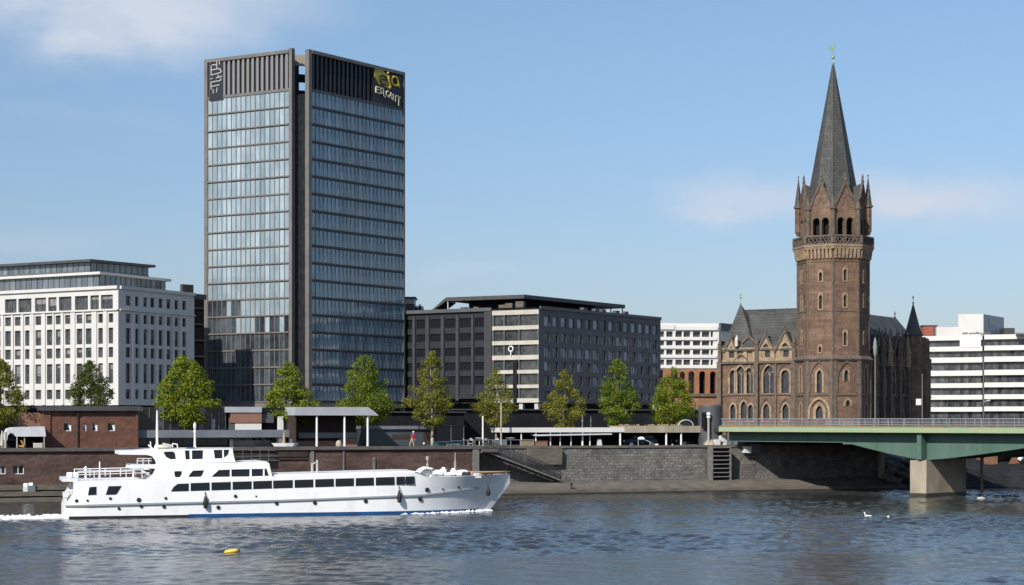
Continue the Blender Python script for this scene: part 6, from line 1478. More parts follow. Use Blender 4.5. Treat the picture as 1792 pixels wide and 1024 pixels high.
def pavilions():
    # brick pavilion, left
    r = 6.0; f = qfr(88, 237, r); zt = f.zat(719, 160); zb = GZ
    t = thing('brick_pavilion', 'red-brown brick pavilion with flat dark roof and four small windows', 'pavilion', f.P(0, GZ, 0))
    ws = []
    for a, b in ((111, 125), (145.5, 151.5), (161.5, 171), (188, 201.5)): ws.append((f.upx(a), f.upx(b), f.zat(754.5, 150), f.zat(740, 150)))
    mb = MB(); grid_wall(mb, f, 0, f.L, zb, zt, ws, .3); fbox(mb, f, -.6, -.001, zb, zt, -6, .12); fbox(mb, f, f.L + .001, f.L + .22, zb, zt, -6, .12)
    fbox(mb, f, -.6, f.L + .2, zb, zt - .02, -6.5, -6.01); mb.build('wall', 'brick', t)
    mb = MB(); fbox(mb, f, .02, f.L - .02, zb, zt - .05, -5.9, -.5); mb.build('interior', 'void', t)
    mb = MB(); fbox(mb, f, -.9, f.L + .45, zt + .003, zt + .4, -6.6, .45); mb.build('roof', 'roof_dark', t)
    mb = MB(); u = f.upx(136); mb.tube(f.P(u, zb, .08), f.P(u, zt - .02, .08), .07); fbox(mb, f, u - .12, u + .12, zt - .4, zt - .1, .002, .2); mb.build('downpipe', 'timber_dark', t)
    for k, w in enumerate(ws):
        m = MB(); a, b, c, d = w; m.face([f.P(a, c, -.26), f.P(b, c, -.26), f.P(b, d, -.26), f.P(a, d, -.26)], 1)
        fbox(m, f, a + .003, a + .05, c, d, -.25, -.19); fbox(m, f, b - .05, b - .003, c, d, -.25, -.19); fbox(m, f, a + .05, b - .05, d - .06, d - .003, -.25, -.19); fbox(m, f, a + .05, b - .05, c + .003, c + .06, -.25, -.19)
        m.hexa([f.P(b - .12, c + .07, -.24), f.P(b - .03, c + .07, -.2), f.P(b - .03, d - .07, -.2), f.P(b - .3, d - .07, -.24)], [f.P(b - .12, c + .07, -.22), f.P(b - .03, c + .07, -.18), f.P(b - .03, d - .07, -.18), f.P(b - .3, d - .07, -.22)])
        m.build('window', ['white_metal', 'dark_glass'], t)
    # lower wing behind the awning
    g = qfr(32, 80, 8.5); t2 = thing('brown_annex', 'low brown annex with dark upper opening left of the brick pavilion', 'building', g.P(0, GZ, 0))
    z1 = g.zat(722, 50); z0 = g.zat(731, 50); o = [(g.upx(51), g.upx(79), z0, g.zat(713, 60) - .1)]
    mb = MB(); grid_wall(mb, g, 0, g.L, GZ, z1 + .0, [], .3); fbox(mb, g, 0, g.L, z1 + .001, g.zat(716, 60), -4, -2.5); mb.build('wall', 'brown_panel', t2)
    mb = MB(); fbox(mb, g, g.upx(52), g.L, z1 + .01, g.zat(714, 60), -2.4, -.3); mb.build('opening', 'void', t2)
    # arched awning stall
    a = qfr(7, 79, 4.6); t3 = thing('awning_stall', 'small stall under a pale round-ended awning at the left edge', 'stall', a.P(0, GZ, 0))
    zt = a.zat(747, 40); zf = a.zat(764, 40); ol = a.upx(26)
    mb = MB(); pts = [(a.upx(p), a.zat(q, 40)) for p, q in ((8, 771), (9.5, 757), (13, 750.5), (21, 748), (77, 746.5), (79.5, 764), (26.5, 764), (23, 759), (17, 757), (13, 762), (11.5, 771))]
    mb.hexa([a.P(u, z, .5) for u, z in pts], [a.P(u, z, -1.9) for u, z in pts])
    mb.build('awning', 'awning', t3)
    for px in (9, 29, 42.5, 76.5): mb = MB(); u = a.upx(px); mb.tube(a.P(u, GZ, .45 if px != 42.5 else .3), a.P(u, zf + (.4 if px == 9 else .05), .45 if px != 42.5 else .3), .06 if px != 9 else .1); mb.build('post', 'beige_post', t3)
    mb = MB(); fbox(mb, a, .2, a.L, GZ, zf + .2, -2.2, -2.0); mb.build('back_wall', 'void', t3)
    mb = MB(); fbox(mb, a, a.upx(14), a.upx(27), GZ + .9, zf - .02, -.9, -.8); mb.build('blue_panel', 'navy', t3)
    # things under the awning
    c = a.P(a.upx(37), GZ, .1); t4 = thing('chair', 'ochre cushioned chair under the arched awning', 'chair', c); mb = MB()
    mb.hexa([c + Vector(p) for p in ((-.35, -.3, .4), (.3, -.3, .35), (.3, .3, .35), (-.35, .3, .4))], [c + Vector(p) for p in ((-.35, -.3, .55), (.3, -.3, .47), (.3, .3, .47), (-.35, .3, .55))]); mb.build('seat', 'ochre', t4)
    mb = MB(); mb.hexa([c + Vector(p) for p in ((.25, -.3, .45), (.35, -.3, .45), (.35, .3, .45), (.25, .3, .45))], [c + Vector(p) for p in ((.0, -.28, .95), (.08, -.28, .95), (.08, .28, .95), (.0, .28, .95))]); mb.build('backrest', 'ochre', t4)
    for x, y in ((-.3, -.25), (.28, -.25), (-.3, .25), (.28, .25)): mb = MB(); mb.tube(c + Vector((x, y, 0)), c + Vector((x, y, .4)), .03, n=5); mb.build('leg', 'wood', t4)
    c = a.P(a.upx(67), GZ, .2); t5 = thing('crate_stack', 'pale crate standing under the awning beside the brick pavilion', 'crate', c); mb = MB()
    for k in range(4): mb.box(c.x - .38, c.x + .38, c.y - .25, c.y + .25, c.z + .02 + k * .18, c.z + .15 + k * .18)
    for x in (-.36, .36):
        mb.box(c.x + x - .03, c.x + x + .03, c.y - .252, c.y - .22, c.z, c.z + .74)
    mb.build('slats', 'cream_panel', t5); mb = MB(); mb.box(c.x - .34, c.x + .34, c.y - .2, c.y + .2, c.z + .02, c.z + .6); mb.build('load', 'pale_stone', t5)
    c = a.P(a.upx(3), GZ, .3); t6 = thing('parasol', 'folded cream parasol at the far left edge of the promenade', 'parasol', c); mb = MB(); mb.lathe(c, [(.25, 0), (.25, .06), (.04, .08), (.04, .4), (.16, .5), (.13, 1.2), (.05, 1.7), (.02, 1.8)], 8); mb.build('canvas', 'cream_panel', t6)
    c = g.P(g.upx(31), z1 * 0 + a.zat(746, 31), 1.2); 
    # glass pavilion behind the ship
    g = qfr(238, 512, 7.5); t = thing('glass_pavilion', 'long two-storey dark glass pavilion with grey slab between its storeys', 'pavilion', g.P(0, GZ, 0))
    zs0, zs1 = g.zat(765.5, 380), g.zat(752.5, 380); zt = g.zat(712, 380)
    mb = MB(); fbox(mb, g, 0, g.L, zs0, zs1, -5, .9); mb.build('floor_slab', 'slab_grey', t)
    mb = MB(); fbox(mb, g, 0, g.L, GZ, zs0, -5, -1.4); fbox(mb, g, 0, g.upx(512), zs1, zt - .1, -5, -.9); mb.build('core', 'void', t)
    for lev, (z0, z1, d) in enumerate(((GZ, zs0, -.9), (zs1, zt - .05, -.5))):
        n = 13; u1 = g.upx(396) if lev else g.L
        for k in range(n):
            a0, a1 = u1 * k / n, u1 * (k + 1) / n; mb = MB(); t_ = random.gauss(0, .02)
            mb.face([g.P(a0, z0, d + t_), g.P(a1, z0, d - t_), g.P(a1, z1, d - t_), g.P(a0, z1, d + t_)]); mb.build('glazing', 'dark_glass' if random.random() < .75 else 'glass_clear', t)
        for k in range(n + 1): mb = MB(); u = u1 * k / n; fbox(mb, g, u - .04, u + .04, z0 + .003, z1 - .003, d + .05, d + .12); mb.build('mullion', 'window_frame', t)
    for px, w, z0, z1, m_, d in ((374, .16, zs1, zs1 + 1.0, 'attic_glass', -.2),): mb = MB(); u = g.upx(px); fbox(mb, g, u - w, u + w, z0, z1, -.3, d); mb.build('glass_fin', m_, t)
    mb = MB(); fbox(mb, g, g.upx(394), g.upx(457), g.zat(722, 420), zt, -4, .3); mb.build('upper_fascia', 'slab_light', t)
    mb = MB(); fbox(mb, g, g.upx(403), g.upx(457), g.zat(740, 420), g.zat(722, 420) - .005, -3, .2); mb.build('brown_band', 'brown_panel', t)
    mb = MB(); fbox(mb, g, g.upx(411), g.upx(457), zs1 + .01, g.zat(741.5, 430), -.4, .15); mb.build('white_board', 'white_wall', t)
    mb = MB(); fbox(mb, g, g.upx(402), g.upx(411) - .02, zs1 + .01, g.zat(741, 405), -2, .1); mb.build('grey_panel', 'grey_clad', t); mb = MB(); fbox(mb, g, g.upx(457) + .01, g.upx(480), g.zat(740, 470), g.zat(724, 470), -2, -.2); mb.build('grey_panel', 'grey_clad', t)
    mb = MB(); fbox(mb, g, g.upx(486.5), g.upx(495.5), zs1 + .01, g.zat(729, 490), -.3, .1); mb.build('white_pillar', 'white_wall', t)
    mb = MB(); fbox(mb, g, g.upx(496) + .02, g.upx(511), zs1 + .01, g.zat(740, 505), -1.5, -.3); mb.build('side_glass', 'attic_glass', t)
    mb = MB(); fbox(mb, g, g.upx(405), g.upx(480), g.zat(783, 430), g.zat(771, 430), -.8, -.5); mb.build('counter_screen', 'attic_glass', t)
    mb = MB(); fbox(mb, g, g.upx(403), g.upx(409), g.zat(782, 405), g.zat(769, 405), -.5, -.3); mb.build('white_post', 'white_wall', t); mb = MB(); fbox(mb, g, g.upx(485), g.upx(491), g.zat(786, 405), g.zat(767, 405), -.5, -.3); mb.build('white_post', 'white_wall', t)
    mb = MB(); fbox(mb, g, g.upx(478), g.upx(482), g.zat(783, 480), g.zat(766, 480), -.5, -.2); fbox(mb, g, g.upx(385), g.upx(490), GZ + .02, g.zat(783, 430) - .02, -.7, -.1); mb.build('timber_bench', 'timber_dark', t)
    # folded parasol and small white boat-like planter right of it
    c = Q(sq(497, 5), 5, GZ + .28); t = thing('parasol', 'closed beige parasol standing by the low white boat tub', 'parasol', c); mb = MB(); mb.lathe(c, [(.22, 0), (.22, .06), (.035, .08), (.035, .25), (.17, .32), (.12, .8), (.04, 1.35), (.015, 1.45)], 8); mb.build('canvas', 'beige_cloth', t)
    c = Q(sq(499, 4.0), 4.0, GZ + .305); t = thing('boat_tub', 'low white boat-shaped tub on the quay coping before the parasol', 'planter', c)
    mb = MB(); e = Vector((C20, S20, 0)); w = Vector((-S20, C20, 0)); pr = [(-1.25, .05), (-.8, .3), (0, .36), (.8, .3), (1.25, .05)]
    mb.loft([[c + e * x * .8 - w * y * .8, c + e * x + Vector((0, 0, .3)) - w * y, c + e * x + Vector((0, 0, .3)) + w * y, c + e * x * .8 + w * y * .8] for x, y in pr]); mb.build('hull', 'white_paint', t)
    mb = MB(); mb.box(c.x - .55, c.x - .3, c.y - .1, c.y + .1, c.z + .3, c.z + .75); mb.box(c.x + .45, c.x + .65, c.y - .1, c.y + .1, c.z + .3, c.z + .68); mb.build('white_bucket', 'attic_glass', t)
    # shelter with white posts
    r = 4.6; f = qfr(514, 642, r); t = thing('shelter', 'open shelter with thick grey roof on three white posts', 'shelter', f.P(0, GZ, 0))
    z0, z1 = f.zat(727, 580), f.zat(712.5, 580)
    mb = MB(); pts = [(0, z0), (f.L, z0), (f.upx(660), z0 - .02), (f.upx(660), z0 + .04), (f.upx(652), z1 - .35), (f.upx(642), z1), (.12, z1)]
    b1 = [f.P(u, z, .35) for u, z in pts]; b2 = [f.P(u, z, -4.2) for u, z in pts]; mb.hexa(b1, b2); mb.build('roof', 'slab_light', t)
    for px in (554, 602.5, 643): mb = MB(); u = f.upx(px); mb.lathe(f.P(u, GZ, .1), [(.16, 0), (.15, .1), (.11, .2), (.09, z0 - GZ)], 10); mb.build('post', 'white_metal', t)
    mb = MB(); fbox(mb, f, .1, f.L, GZ, z0 - .02, -4.1, -3.9); fbox(mb, f, .05, .25, GZ, z0 - .02, -3.8, -.1); mb.build('back_wall', 'timber_dark', t)
    mb = MB(); fbox(mb, f, .9, f.upx(636), f.zat(767, 580), f.zat(757.5, 580), -2.0, -1.9); mb.build('inner_rail', 'slab_grey', t)
    mb = MB(); fbox(mb, f, f.upx(606), f.upx(635), GZ + .0, f.zat(768, 580), -2.6, -2.0); mb.build('bench', 'brown_panel', t)
    mb = MB(); fbox(mb, f, f.upx(525), f.upx(600), GZ + .0, f.zat(772, 580), -3.2, -2.4); mb.build('counter', 'brown_panel', t)
    c = f.P(f.upx(596), GZ, -.6); mb = MB(); mb.lathe(c, [(.02, 0), (.2, .02), (.28, .25), (.3, .5), (.22, .75), (.03, .85)], 12); tag(mb.build('urn', 'beige_post', None, c), 'round beige urn beside the middle post of the shelter', 'urn')
    # long grey-green building and teal kiosk
    g = qfr(645, 766, 8.0); t = thing('promenade_building', 'low grey-green panelled building behind the person in red', 'building', g.P(0, GZ, 0))
    zt = g.zat(742, 700); mb = MB(); fbox(mb, g, 0, g.L, GZ, zt - .5, -4, 0); mb.build('wall', 'green_grey', t)
    mb = MB(); fbox(mb, g, -.1, g.L + .1, zt - .495, zt - .2, -4.1, .25); mb.build('roof', 'slab_grey', t)
    mb = MB(); fbox(mb, g, g.upx(686), g.upx(716), GZ + .9, zt - 1.0, .003, .04); mb.build('wall_panel', 'timber_dark', t); mb = MB(); fbox(mb, g, g.upx(741), g.upx(755), GZ + .5, zt - .8, .003, .04); mb.build('wall_panel', 'timber_dark', t)
    mb = MB(); fbox(mb, g, .1, g.upx(728), GZ + .003, GZ + .28, .01, .5); mb.build('plinth', 'void', t)
    g = qfr(763, 812, 6.2); t = thing('kiosk', 'small dark glass kiosk with teal base and pale sign', 'kiosk', g.P(0, GZ, 0))
    z1 = g.zat(772.5, 790); zt = g.zat(744, 790)
    mb = MB(); fbox(mb, g, 0, g.L, GZ, z1, -2.5, 0); mb.build('base', 'teal', t)
    mb = MB(); fbox(mb, g, .05, g.L - .05, z1, zt - .15, -2.4, -.1); mb.build('glazing', 'dark_glass', t)
    mb = MB(); fbox(mb, g, g.upx(787), g.L - .03, z1 + .003, z1 + .1, -.09, .12); fbox(mb, g, .06, g.upx(786), z1 - .08, z1 + .02, .003, .08); mb.build('counter', 'slab_light', t)
    mb = MB(); fbox(mb, g, -.1, g.L + .1, zt - .145, zt, -2.6, .2); mb.build('roof', 'roof_dark', t)
    for u in (g.L - .05, g.upx(789)): mb = MB(); fbox(mb, g, u - .05, u + .05, z1 + .11, zt - .15, -.05, .05); mb.build('frame_post', 'pale_metal', t)
    # pale sign with a ring mark and a row of strokes too small to read
    mb = MB(); fbox(mb, g, g.upx(781), g.upx(805), GZ + .12, GZ + .46, .003, .06); sg = mb.build('sign', 'cream_sign', t)
    mb = MB(); c = g.P(g.upx(785), GZ + .29, .07)
    for k in range(10):
        a0, a1 = k * .628, (k + 1) * .628; mb.tube(c + Vector((g.u.x * math.cos(a0), g.u.y * math.cos(a0), math.sin(a0))) * .1, c + Vector((g.u.x * math.cos(a1), g.u.y * math.cos(a1), math.sin(a1))) * .1, .025, n=4)
    for k in range(7): u = g.upx(791) + k * .11; fbox(mb, g, u, u + .05, GZ + .2, GZ + .36, .061, .075)
    mb.build('lettering', 'teal', sg)
    # dark street-level building behind, filling the gap to the office blocks
    g = qfr(795, 1235, 24.0); t = thing('street_building', 'long black low building under the trees behind the terrace', 'building', g.P(0, GZ, 0))
    mb = MB(); fbox(mb, g, 0, g.L, GZ, g.zat(718, 900), -6, 0); mb.build('wall', 'void', t)
    mb = MB(); fbox(mb, g, -.2, g.L + .2, g.zat(718, 900) + .003, g.zat(716, 900), -6.2, .3); mb.build('roof', 'roof_dark', t)
    g = qfr(205, 812, 21.0); t = thing('street_building', 'long black low building between the tree trunks and the office tower', 'building', g.P(0, GZ, 0))
    mb = MB(); fbox(mb, g, 0, g.L, GZ, g.zat(722, 500), -4, 0); mb.build('wall', 'void', t)
    mb = MB(); fbox(mb, g, -.2, g.L + .2, g.zat(722, 500) + .003, g.zat(720, 500), -4.2, .3); mb.build('roof', 'roof_dark', t)
pavilions()

def terrace():
    r = 6.4; f = qfr(880, 1224, r); t = thing('terrace_canopy', 'long white terrace roof on thin posts above the basalt wall', 'canopy', f.P(0, GZ, 0))
    zb, zt = f.zat(756.5, 1000), f.zat(748.5, 1000); um = f.upx(1090)
    mb = MB(); fbox(mb, f, 0, um, zb, zt, -3.4, .4); mb.build('roof', 'white_wall', t)
    mb = MB(); fbox(mb, f, um + .01, f.L, f.zat(757, 1160), f.zat(745.5, 1160), -3.4, .42); mb.build('planted_roof', 'concrete', t)
    mb = MB(); fbox(mb, f, .3, f.L, GZ, zb - .01, -3.4, -3.2); mb.build('back_wall', 'void', t)
    mb = MB(); a, b = f.upx(932), f.upx(1066); z0 = f.zat(763, 1000)
    mb.hexa([f.P(a, z0 - .0, .75), f.P(b, z0 + .12, .75), f.P(b, z0 + .22, -.5), f.P(a, z0 + .1, -.5)], [f.P(a, z0 + .1, .75), f.P(b, z0 + .2, .75), f.P(b, z0 + .3, -.5), f.P(a, z0 + .2, -.5)]); mb.build('lower_awning', 'awning', t)
    for px in (911, 936.5, 962, 979, 998, 1018, 1031, 1084, 1164.5, 1190.5):
        mb = MB(); w = .1 if px in (1018, 1084, 1164.5, 1190.5) else .065; u = f.upx(px); mb.tube(f.P(u, GZ, .2), f.P(u, zb - .005, .2), w, w * .85, n=8); mb.build('post', 'awning' if px in (979, 998) else 'white_metal', t)
    # cables of plants and gear on the right-hand roof
    mb = MB()
    for k in range(70):
        u = um + .3 + (f.L - um - .5) * random.random(); h = random.uniform(.03, .16); mb.box(*(lambda c: (c.x - .07, c.x + .07, c.y - .07, c.y + .07, c.z, c.z + h))(f.P(u, f.zat(745, 1160) + .001, -random.random() * 2.5)))
    o = mb.build('roof_planting', 'moss', t); o['kind'] = 'stuff'
    c = f.P(f.upx(1206), f.zat(745, 1160) + .01, -.8); m = thing('roof_dome', 'small arched skylight hood on the terrace roof next to the dark column', 'skylight', c)
    mb = MB(); n = 9
    for k in range(n):
        a0, a1 = math.pi * k / n, math.pi * (k + 1) / n; mb.hexa([c + Vector((math.cos(a0) * .75, -.5, math.sin(a0) * .6)), c + Vector((math.cos(a1) * .75, -.5, math.sin(a1) * .6)), c + Vector((math.cos(a1) * .75, .5, math.sin(a1) * .6)), c + Vector((math.cos(a0) * .75, .5, math.sin(a0) * .6))],
                [c + Vector((math.cos(a0) * .68, -.5, math.sin(a0) * .53)), c + Vector((math.cos(a1) * .68, -.5, math.sin(a1) * .53)), c + Vector((math.cos(a1) * .68, .5, math.sin(a1) * .53)), c + Vector((math.cos(a0) * .68, .5, math.sin(a0) * .53))])
    mb.build('hood', 'pale_metal', m); mb = MB(); mb.box(c.x - .6, c.x + .6, c.y - .3, c.y - .25, c.z, c.z + .35); mb.build('pane', 'dark_glass', m)
    # menu board, white screens, low walls under the roof
    g = qfr(1046, 1054, 6.0); c = g.P(0, GZ, 0); mb = MB(); mb.hexa([g.P(0, GZ, 0), g.P(g.L, GZ, 0), g.P(g.L, GZ, -.3), g.P(0, GZ, -.3)], [g.P(.06, g.zat(768, 1050), -.1), g.P(g.L - .06, g.zat(768, 1050), -.1), g.P(g.L - .06, g.zat(768, 1050), -.2), g.P(.06, g.zat(768, 1050), -.2)]); tag(mb.build('menu_board', 'awning', None, c), 'pale upright board standing under the terrace roof', 'board')
    for k, (a, b, y, m_, nm, lab) in enumerate(((913, 934, 771, 'moss', 'planter_wall', 'mossy planter wall under the left end of the terrace roof'), (937, 958, 773, 'brown_panel', 'low_wall', 'brown low wall just right of the mossy planter'))):
        g = qfr(a, b, 5.6); c = g.P(0, GZ, 0); mb = MB(); fbox(mb, g, 0, g.L, GZ, g.zat(y, a), -.5, 0); fbox(mb, g, -.05, g.L + .05, g.zat(y, a) + .002, g.zat(y, a) + .06, -.55, .05); tag(mb.build(nm, m_, None, c), lab, 'wall')
    # railing with bistro seats at the head of the stairs
    g = qfr(812, 934, 4.9); t = thing('terrace_railing', 'thin grey railing at the head of the quay stairs', 'railing', g.P(0, GZ, 0)); zr = g.zat(770, 870)
    mb = MB(); mb.tube(g.P(0, zr, 0), g.P(g.L, zr, 0), .03, n=5); mb.tube(g.P(0, GZ + .3, 0), g.P(g.L, GZ + .3, 0), .02, n=5); mb.build('rail', 'rail', t)
    for px in (812, 818, 831, 862, 911, 934): mb = MB(); u = g.upx(px); mb.tube(g.P(u, GZ, 0), g.P(u, zr, 0), .032, n=5); mb.build('post', 'rail', t)
    mb = MB(); fbox(mb, g, g.upx(863), g.upx(887), GZ + .32, zr - .03, -.01, .01); mb.build('panel', 'attic_glass', t)
    def chair(px, r, label, m_='pale_metal', first=[None]):
        c = Q(sq(px, r), r, GZ)
        if first[0] is None:
            t = thing('bistro_chair', label, 'chair', c, 'bistro chairs on the terrace'); first[0] = t
            mb = MB(); mb.lathe(c + Vector((0, 0, .44)), [(.22, 0), (.23, .03), (.22, .05)], 12); mb.build('seat', m_, t)
            mb = MB()
            for k in range(8):
                a0, a1 = math.pi * k / 8, math.pi * (k + 1) / 8; mb.tube(c + Vector((math.cos(a0) * .22, .18, .5 + math.sin(a0) * .48)), c + Vector((math.cos(a1) * .22, .18, .5 + math.sin(a1) * .48)), .025, n=5)
            mb.hexa([c + Vector((x, .17, .72)) for x in (-.19, .19)] + [c + Vector((x, .2, .72)) for x in (.19, -.19)], [c + Vector((x, .17, .92)) for x in (-.15, .15)] + [c + Vector((x, .2, .92)) for x in (.15, -.15)]); mb.build('backrest', m_, t)
            for x, y in ((-.17, -.17), (.17, -.17), (-.17, .17), (.17, .17)): mb = MB(); mb.tube(c + Vector((x * 1.15, y * 1.15, 0)), c + Vector((x, y, .44)), .022, n=5); mb.build('leg', m_, t)
            return t
        t = first[0].copy(); t.location = c; t['label'] = label; col.objects.link(t)
        for ch in first[0].children: o = ch.copy(); o.parent = t; col.objects.link(o)
        return t
    chair(851, 5.6, 'pale bistro chair right beside the white post above the stairs'); chair(824, 5.8, 'pale bistro chair next to the teal kiosk'); chair(870, 6.0, 'pale bistro chair behind the glass panel of the railing')
    for px, lab in ((893.5, 'round pale bistro table left of the terrace roof'), (839, 'round pale bistro table between the kiosk and the white post')):
        c = Q(sq(px, 5.9), 5.9, GZ); t = thing('bistro_table', lab, 'table', c, 'bistro tables on the terrace')
        mb = MB(); mb.lathe(c + Vector((0, 0, .95)), [(.42, 0), (.44, .03), (.42, .06)], 16); mb.build('table_top', 'pale_metal', t)
        mb = MB(); mb.lathe(c, [(.25, 0), (.22, .04), (.05, .08), (.05, .95)], 10); mb.build('pedestal', 'pale_metal', t)
    # crates, table with things beside the parked cars
    c = Q(sq(1150, 5.6), 5.6, GZ); t = thing('bollard_light', 'squat white box with brown lid on the coping beneath the terrace roof', 'box', c); mb = MB(); mb.box(c.x - .22, c.x + .1, c.y - .2, c.y + .2, c.z, c.z + .36); mb.build('box_body', 'white_wall', t); mb = MB(); mb.box(c.x + .101, c.x + .42, c.y - .15, c.y + .15, c.z, c.z + .2); mb.build('side_box', 'brown_panel', t)
    c = Q(sq(1169, 5.6), 5.6, GZ); t = thing('bench', 'low brown bench with white end at the foot of a terrace post', 'bench', c); mb = MB(); mb.box(c.x - .35, c.x + .35, c.y - .15, c.y + .15, c.z + .1, c.z + .2); mb.build('seat', 'brown_panel', t); mb = MB(); mb.box(c.x + .36, c.x + .48, c.y - .15, c.y + .15, c.z, c.z + .32); mb.build('end_block', 'white_wall', t)
    for x in (-.3, .3): mb = MB(); mb.box(c.x + x - .03, c.x + x + .03, c.y - .12, c.y + .12, c.z, c.z + .099); mb.build('leg', 'timber_dark', t)
    # white post lamp with bent arm in front of the blue car
    c = Q(sq(1122, 5.8), 5.8, GZ); t = thing('hooded_stand', 'thin stand with white half-round hood in front of the blue car', 'stand', c); mb = MB(); mb.tube(c + Vector((-.28, 0, 0)), c + Vector((-.28, 0, .85)), .03, n=5); mb.tube(c + Vector((.3, 0, .78)), c + Vector((.95, 0, .5)), .03, n=5); mb.tube(c + Vector((.95, 0, .5)), c + Vector((.8, 0, .25)), .03, n=5); mb.build('frame', 'pale_metal', t)
    mb = MB(); mb.loft([[c + Vector((math.cos(math.pi * k / 8) * .34, y, .8 + math.sin(math.pi * k / 8) * .26)) for k in range(9)] for y in (-.2, .2)]); mb.build('hood', 'white_metal', t)
terrace()

def car(px, r, label, paint, length=4.3):
    """side-on car along the quay: lofted body, glasshouse, wheels, lights"""
    s0 = sq(px, r); c = Q(s0, r, GZ); t = thing('parked_car', label, 'car', c)
    def C(x, y, z): return Q(s0 + x, r + y, GZ + z)
    prof = [(-2.1, .35, .62), (-2.0, .28, .80), (-1.2, .24, .88), (-.9, .24, .90), (0, .24, .92), (1.2, .24, .93), (1.9, .26, .88), (2.12, .34, .60)]
    mb = MB(); k = length / 4.24
    mb.loft([[C(x * k, -w, lo), C(x * k, -w - .03, (lo + hi) / 2), C(x * k, -w + .06, hi), C(x * k, w - .06, hi), C(x * k, w + .03, (lo + hi) / 2), C(x * k, w, lo)] for (x, lo, hi) in prof for w in [.78 if abs(x) < 2 else .66]]); mb.build('body', paint, t, smooth=False)
    mb = MB(); g = [(-1.15, .9, .02), (-.5, 1.38, .1), (.2, 1.45, .12), (1.0, 1.36, .1), (1.75, .93, .02)]
    mb.loft([[C(x * k, -.72 + i, .88), C(x * k, -.72 + i * 1.6, z), C(x * k, .72 - i * 1.6, z), C(x * k, .72 - i, .88)] for x, z, i in g]); mb.build('windows', 'dark_glass', t)
    mb = MB(); mb.loft([[C(x * k, -.6, z), C(x * k, -.58, z + .03), C(x * k, .58, z + .03), C(x * k, .6, z)] for x, z in ((-.5, 1.36), (.2, 1.44), (1.0, 1.35))]); mb.build('roof', paint, t)
    for x in (-1.32, 1.32):
        for y in (-.76, .76):
            mb = MB(); mb.tube(C(x * k, y - .1, .31), C(x * k, y + .1, .31), .31, n=18); w = mb.build('wheel', 'black_rubber', t)
            mb = MB(); sg = -1 if y < 0 else 1; mb.tube(C(x * k, y + sg * .101, .31), C(x * k, y + sg * .12, .31), .2, n=14); mb.build('rim', 'pale_metal', w)
    for y in (-.55, .55):
        mb = MB(); mb.tube(C(-2.08 * k, y, .62), C(-2.14 * k, y, .62), .12, n=10); mb.build('headlight', 'white_metal', t)
        mb = MB(); mb.tube(C(2.1 * k, y, .66), C(2.15 * k, y, .66), .1, n=10); mb.build('tail_light', 'red_cloth', t)
    return t
car(1117, 8.0, 'dark blue car parked under the terrace roof behind the hooded stand', 'car_blue', 3.6)
car(1211, 8.4, 'black car parked under the terrace roof next to the round column', 'car_black', 4.0)

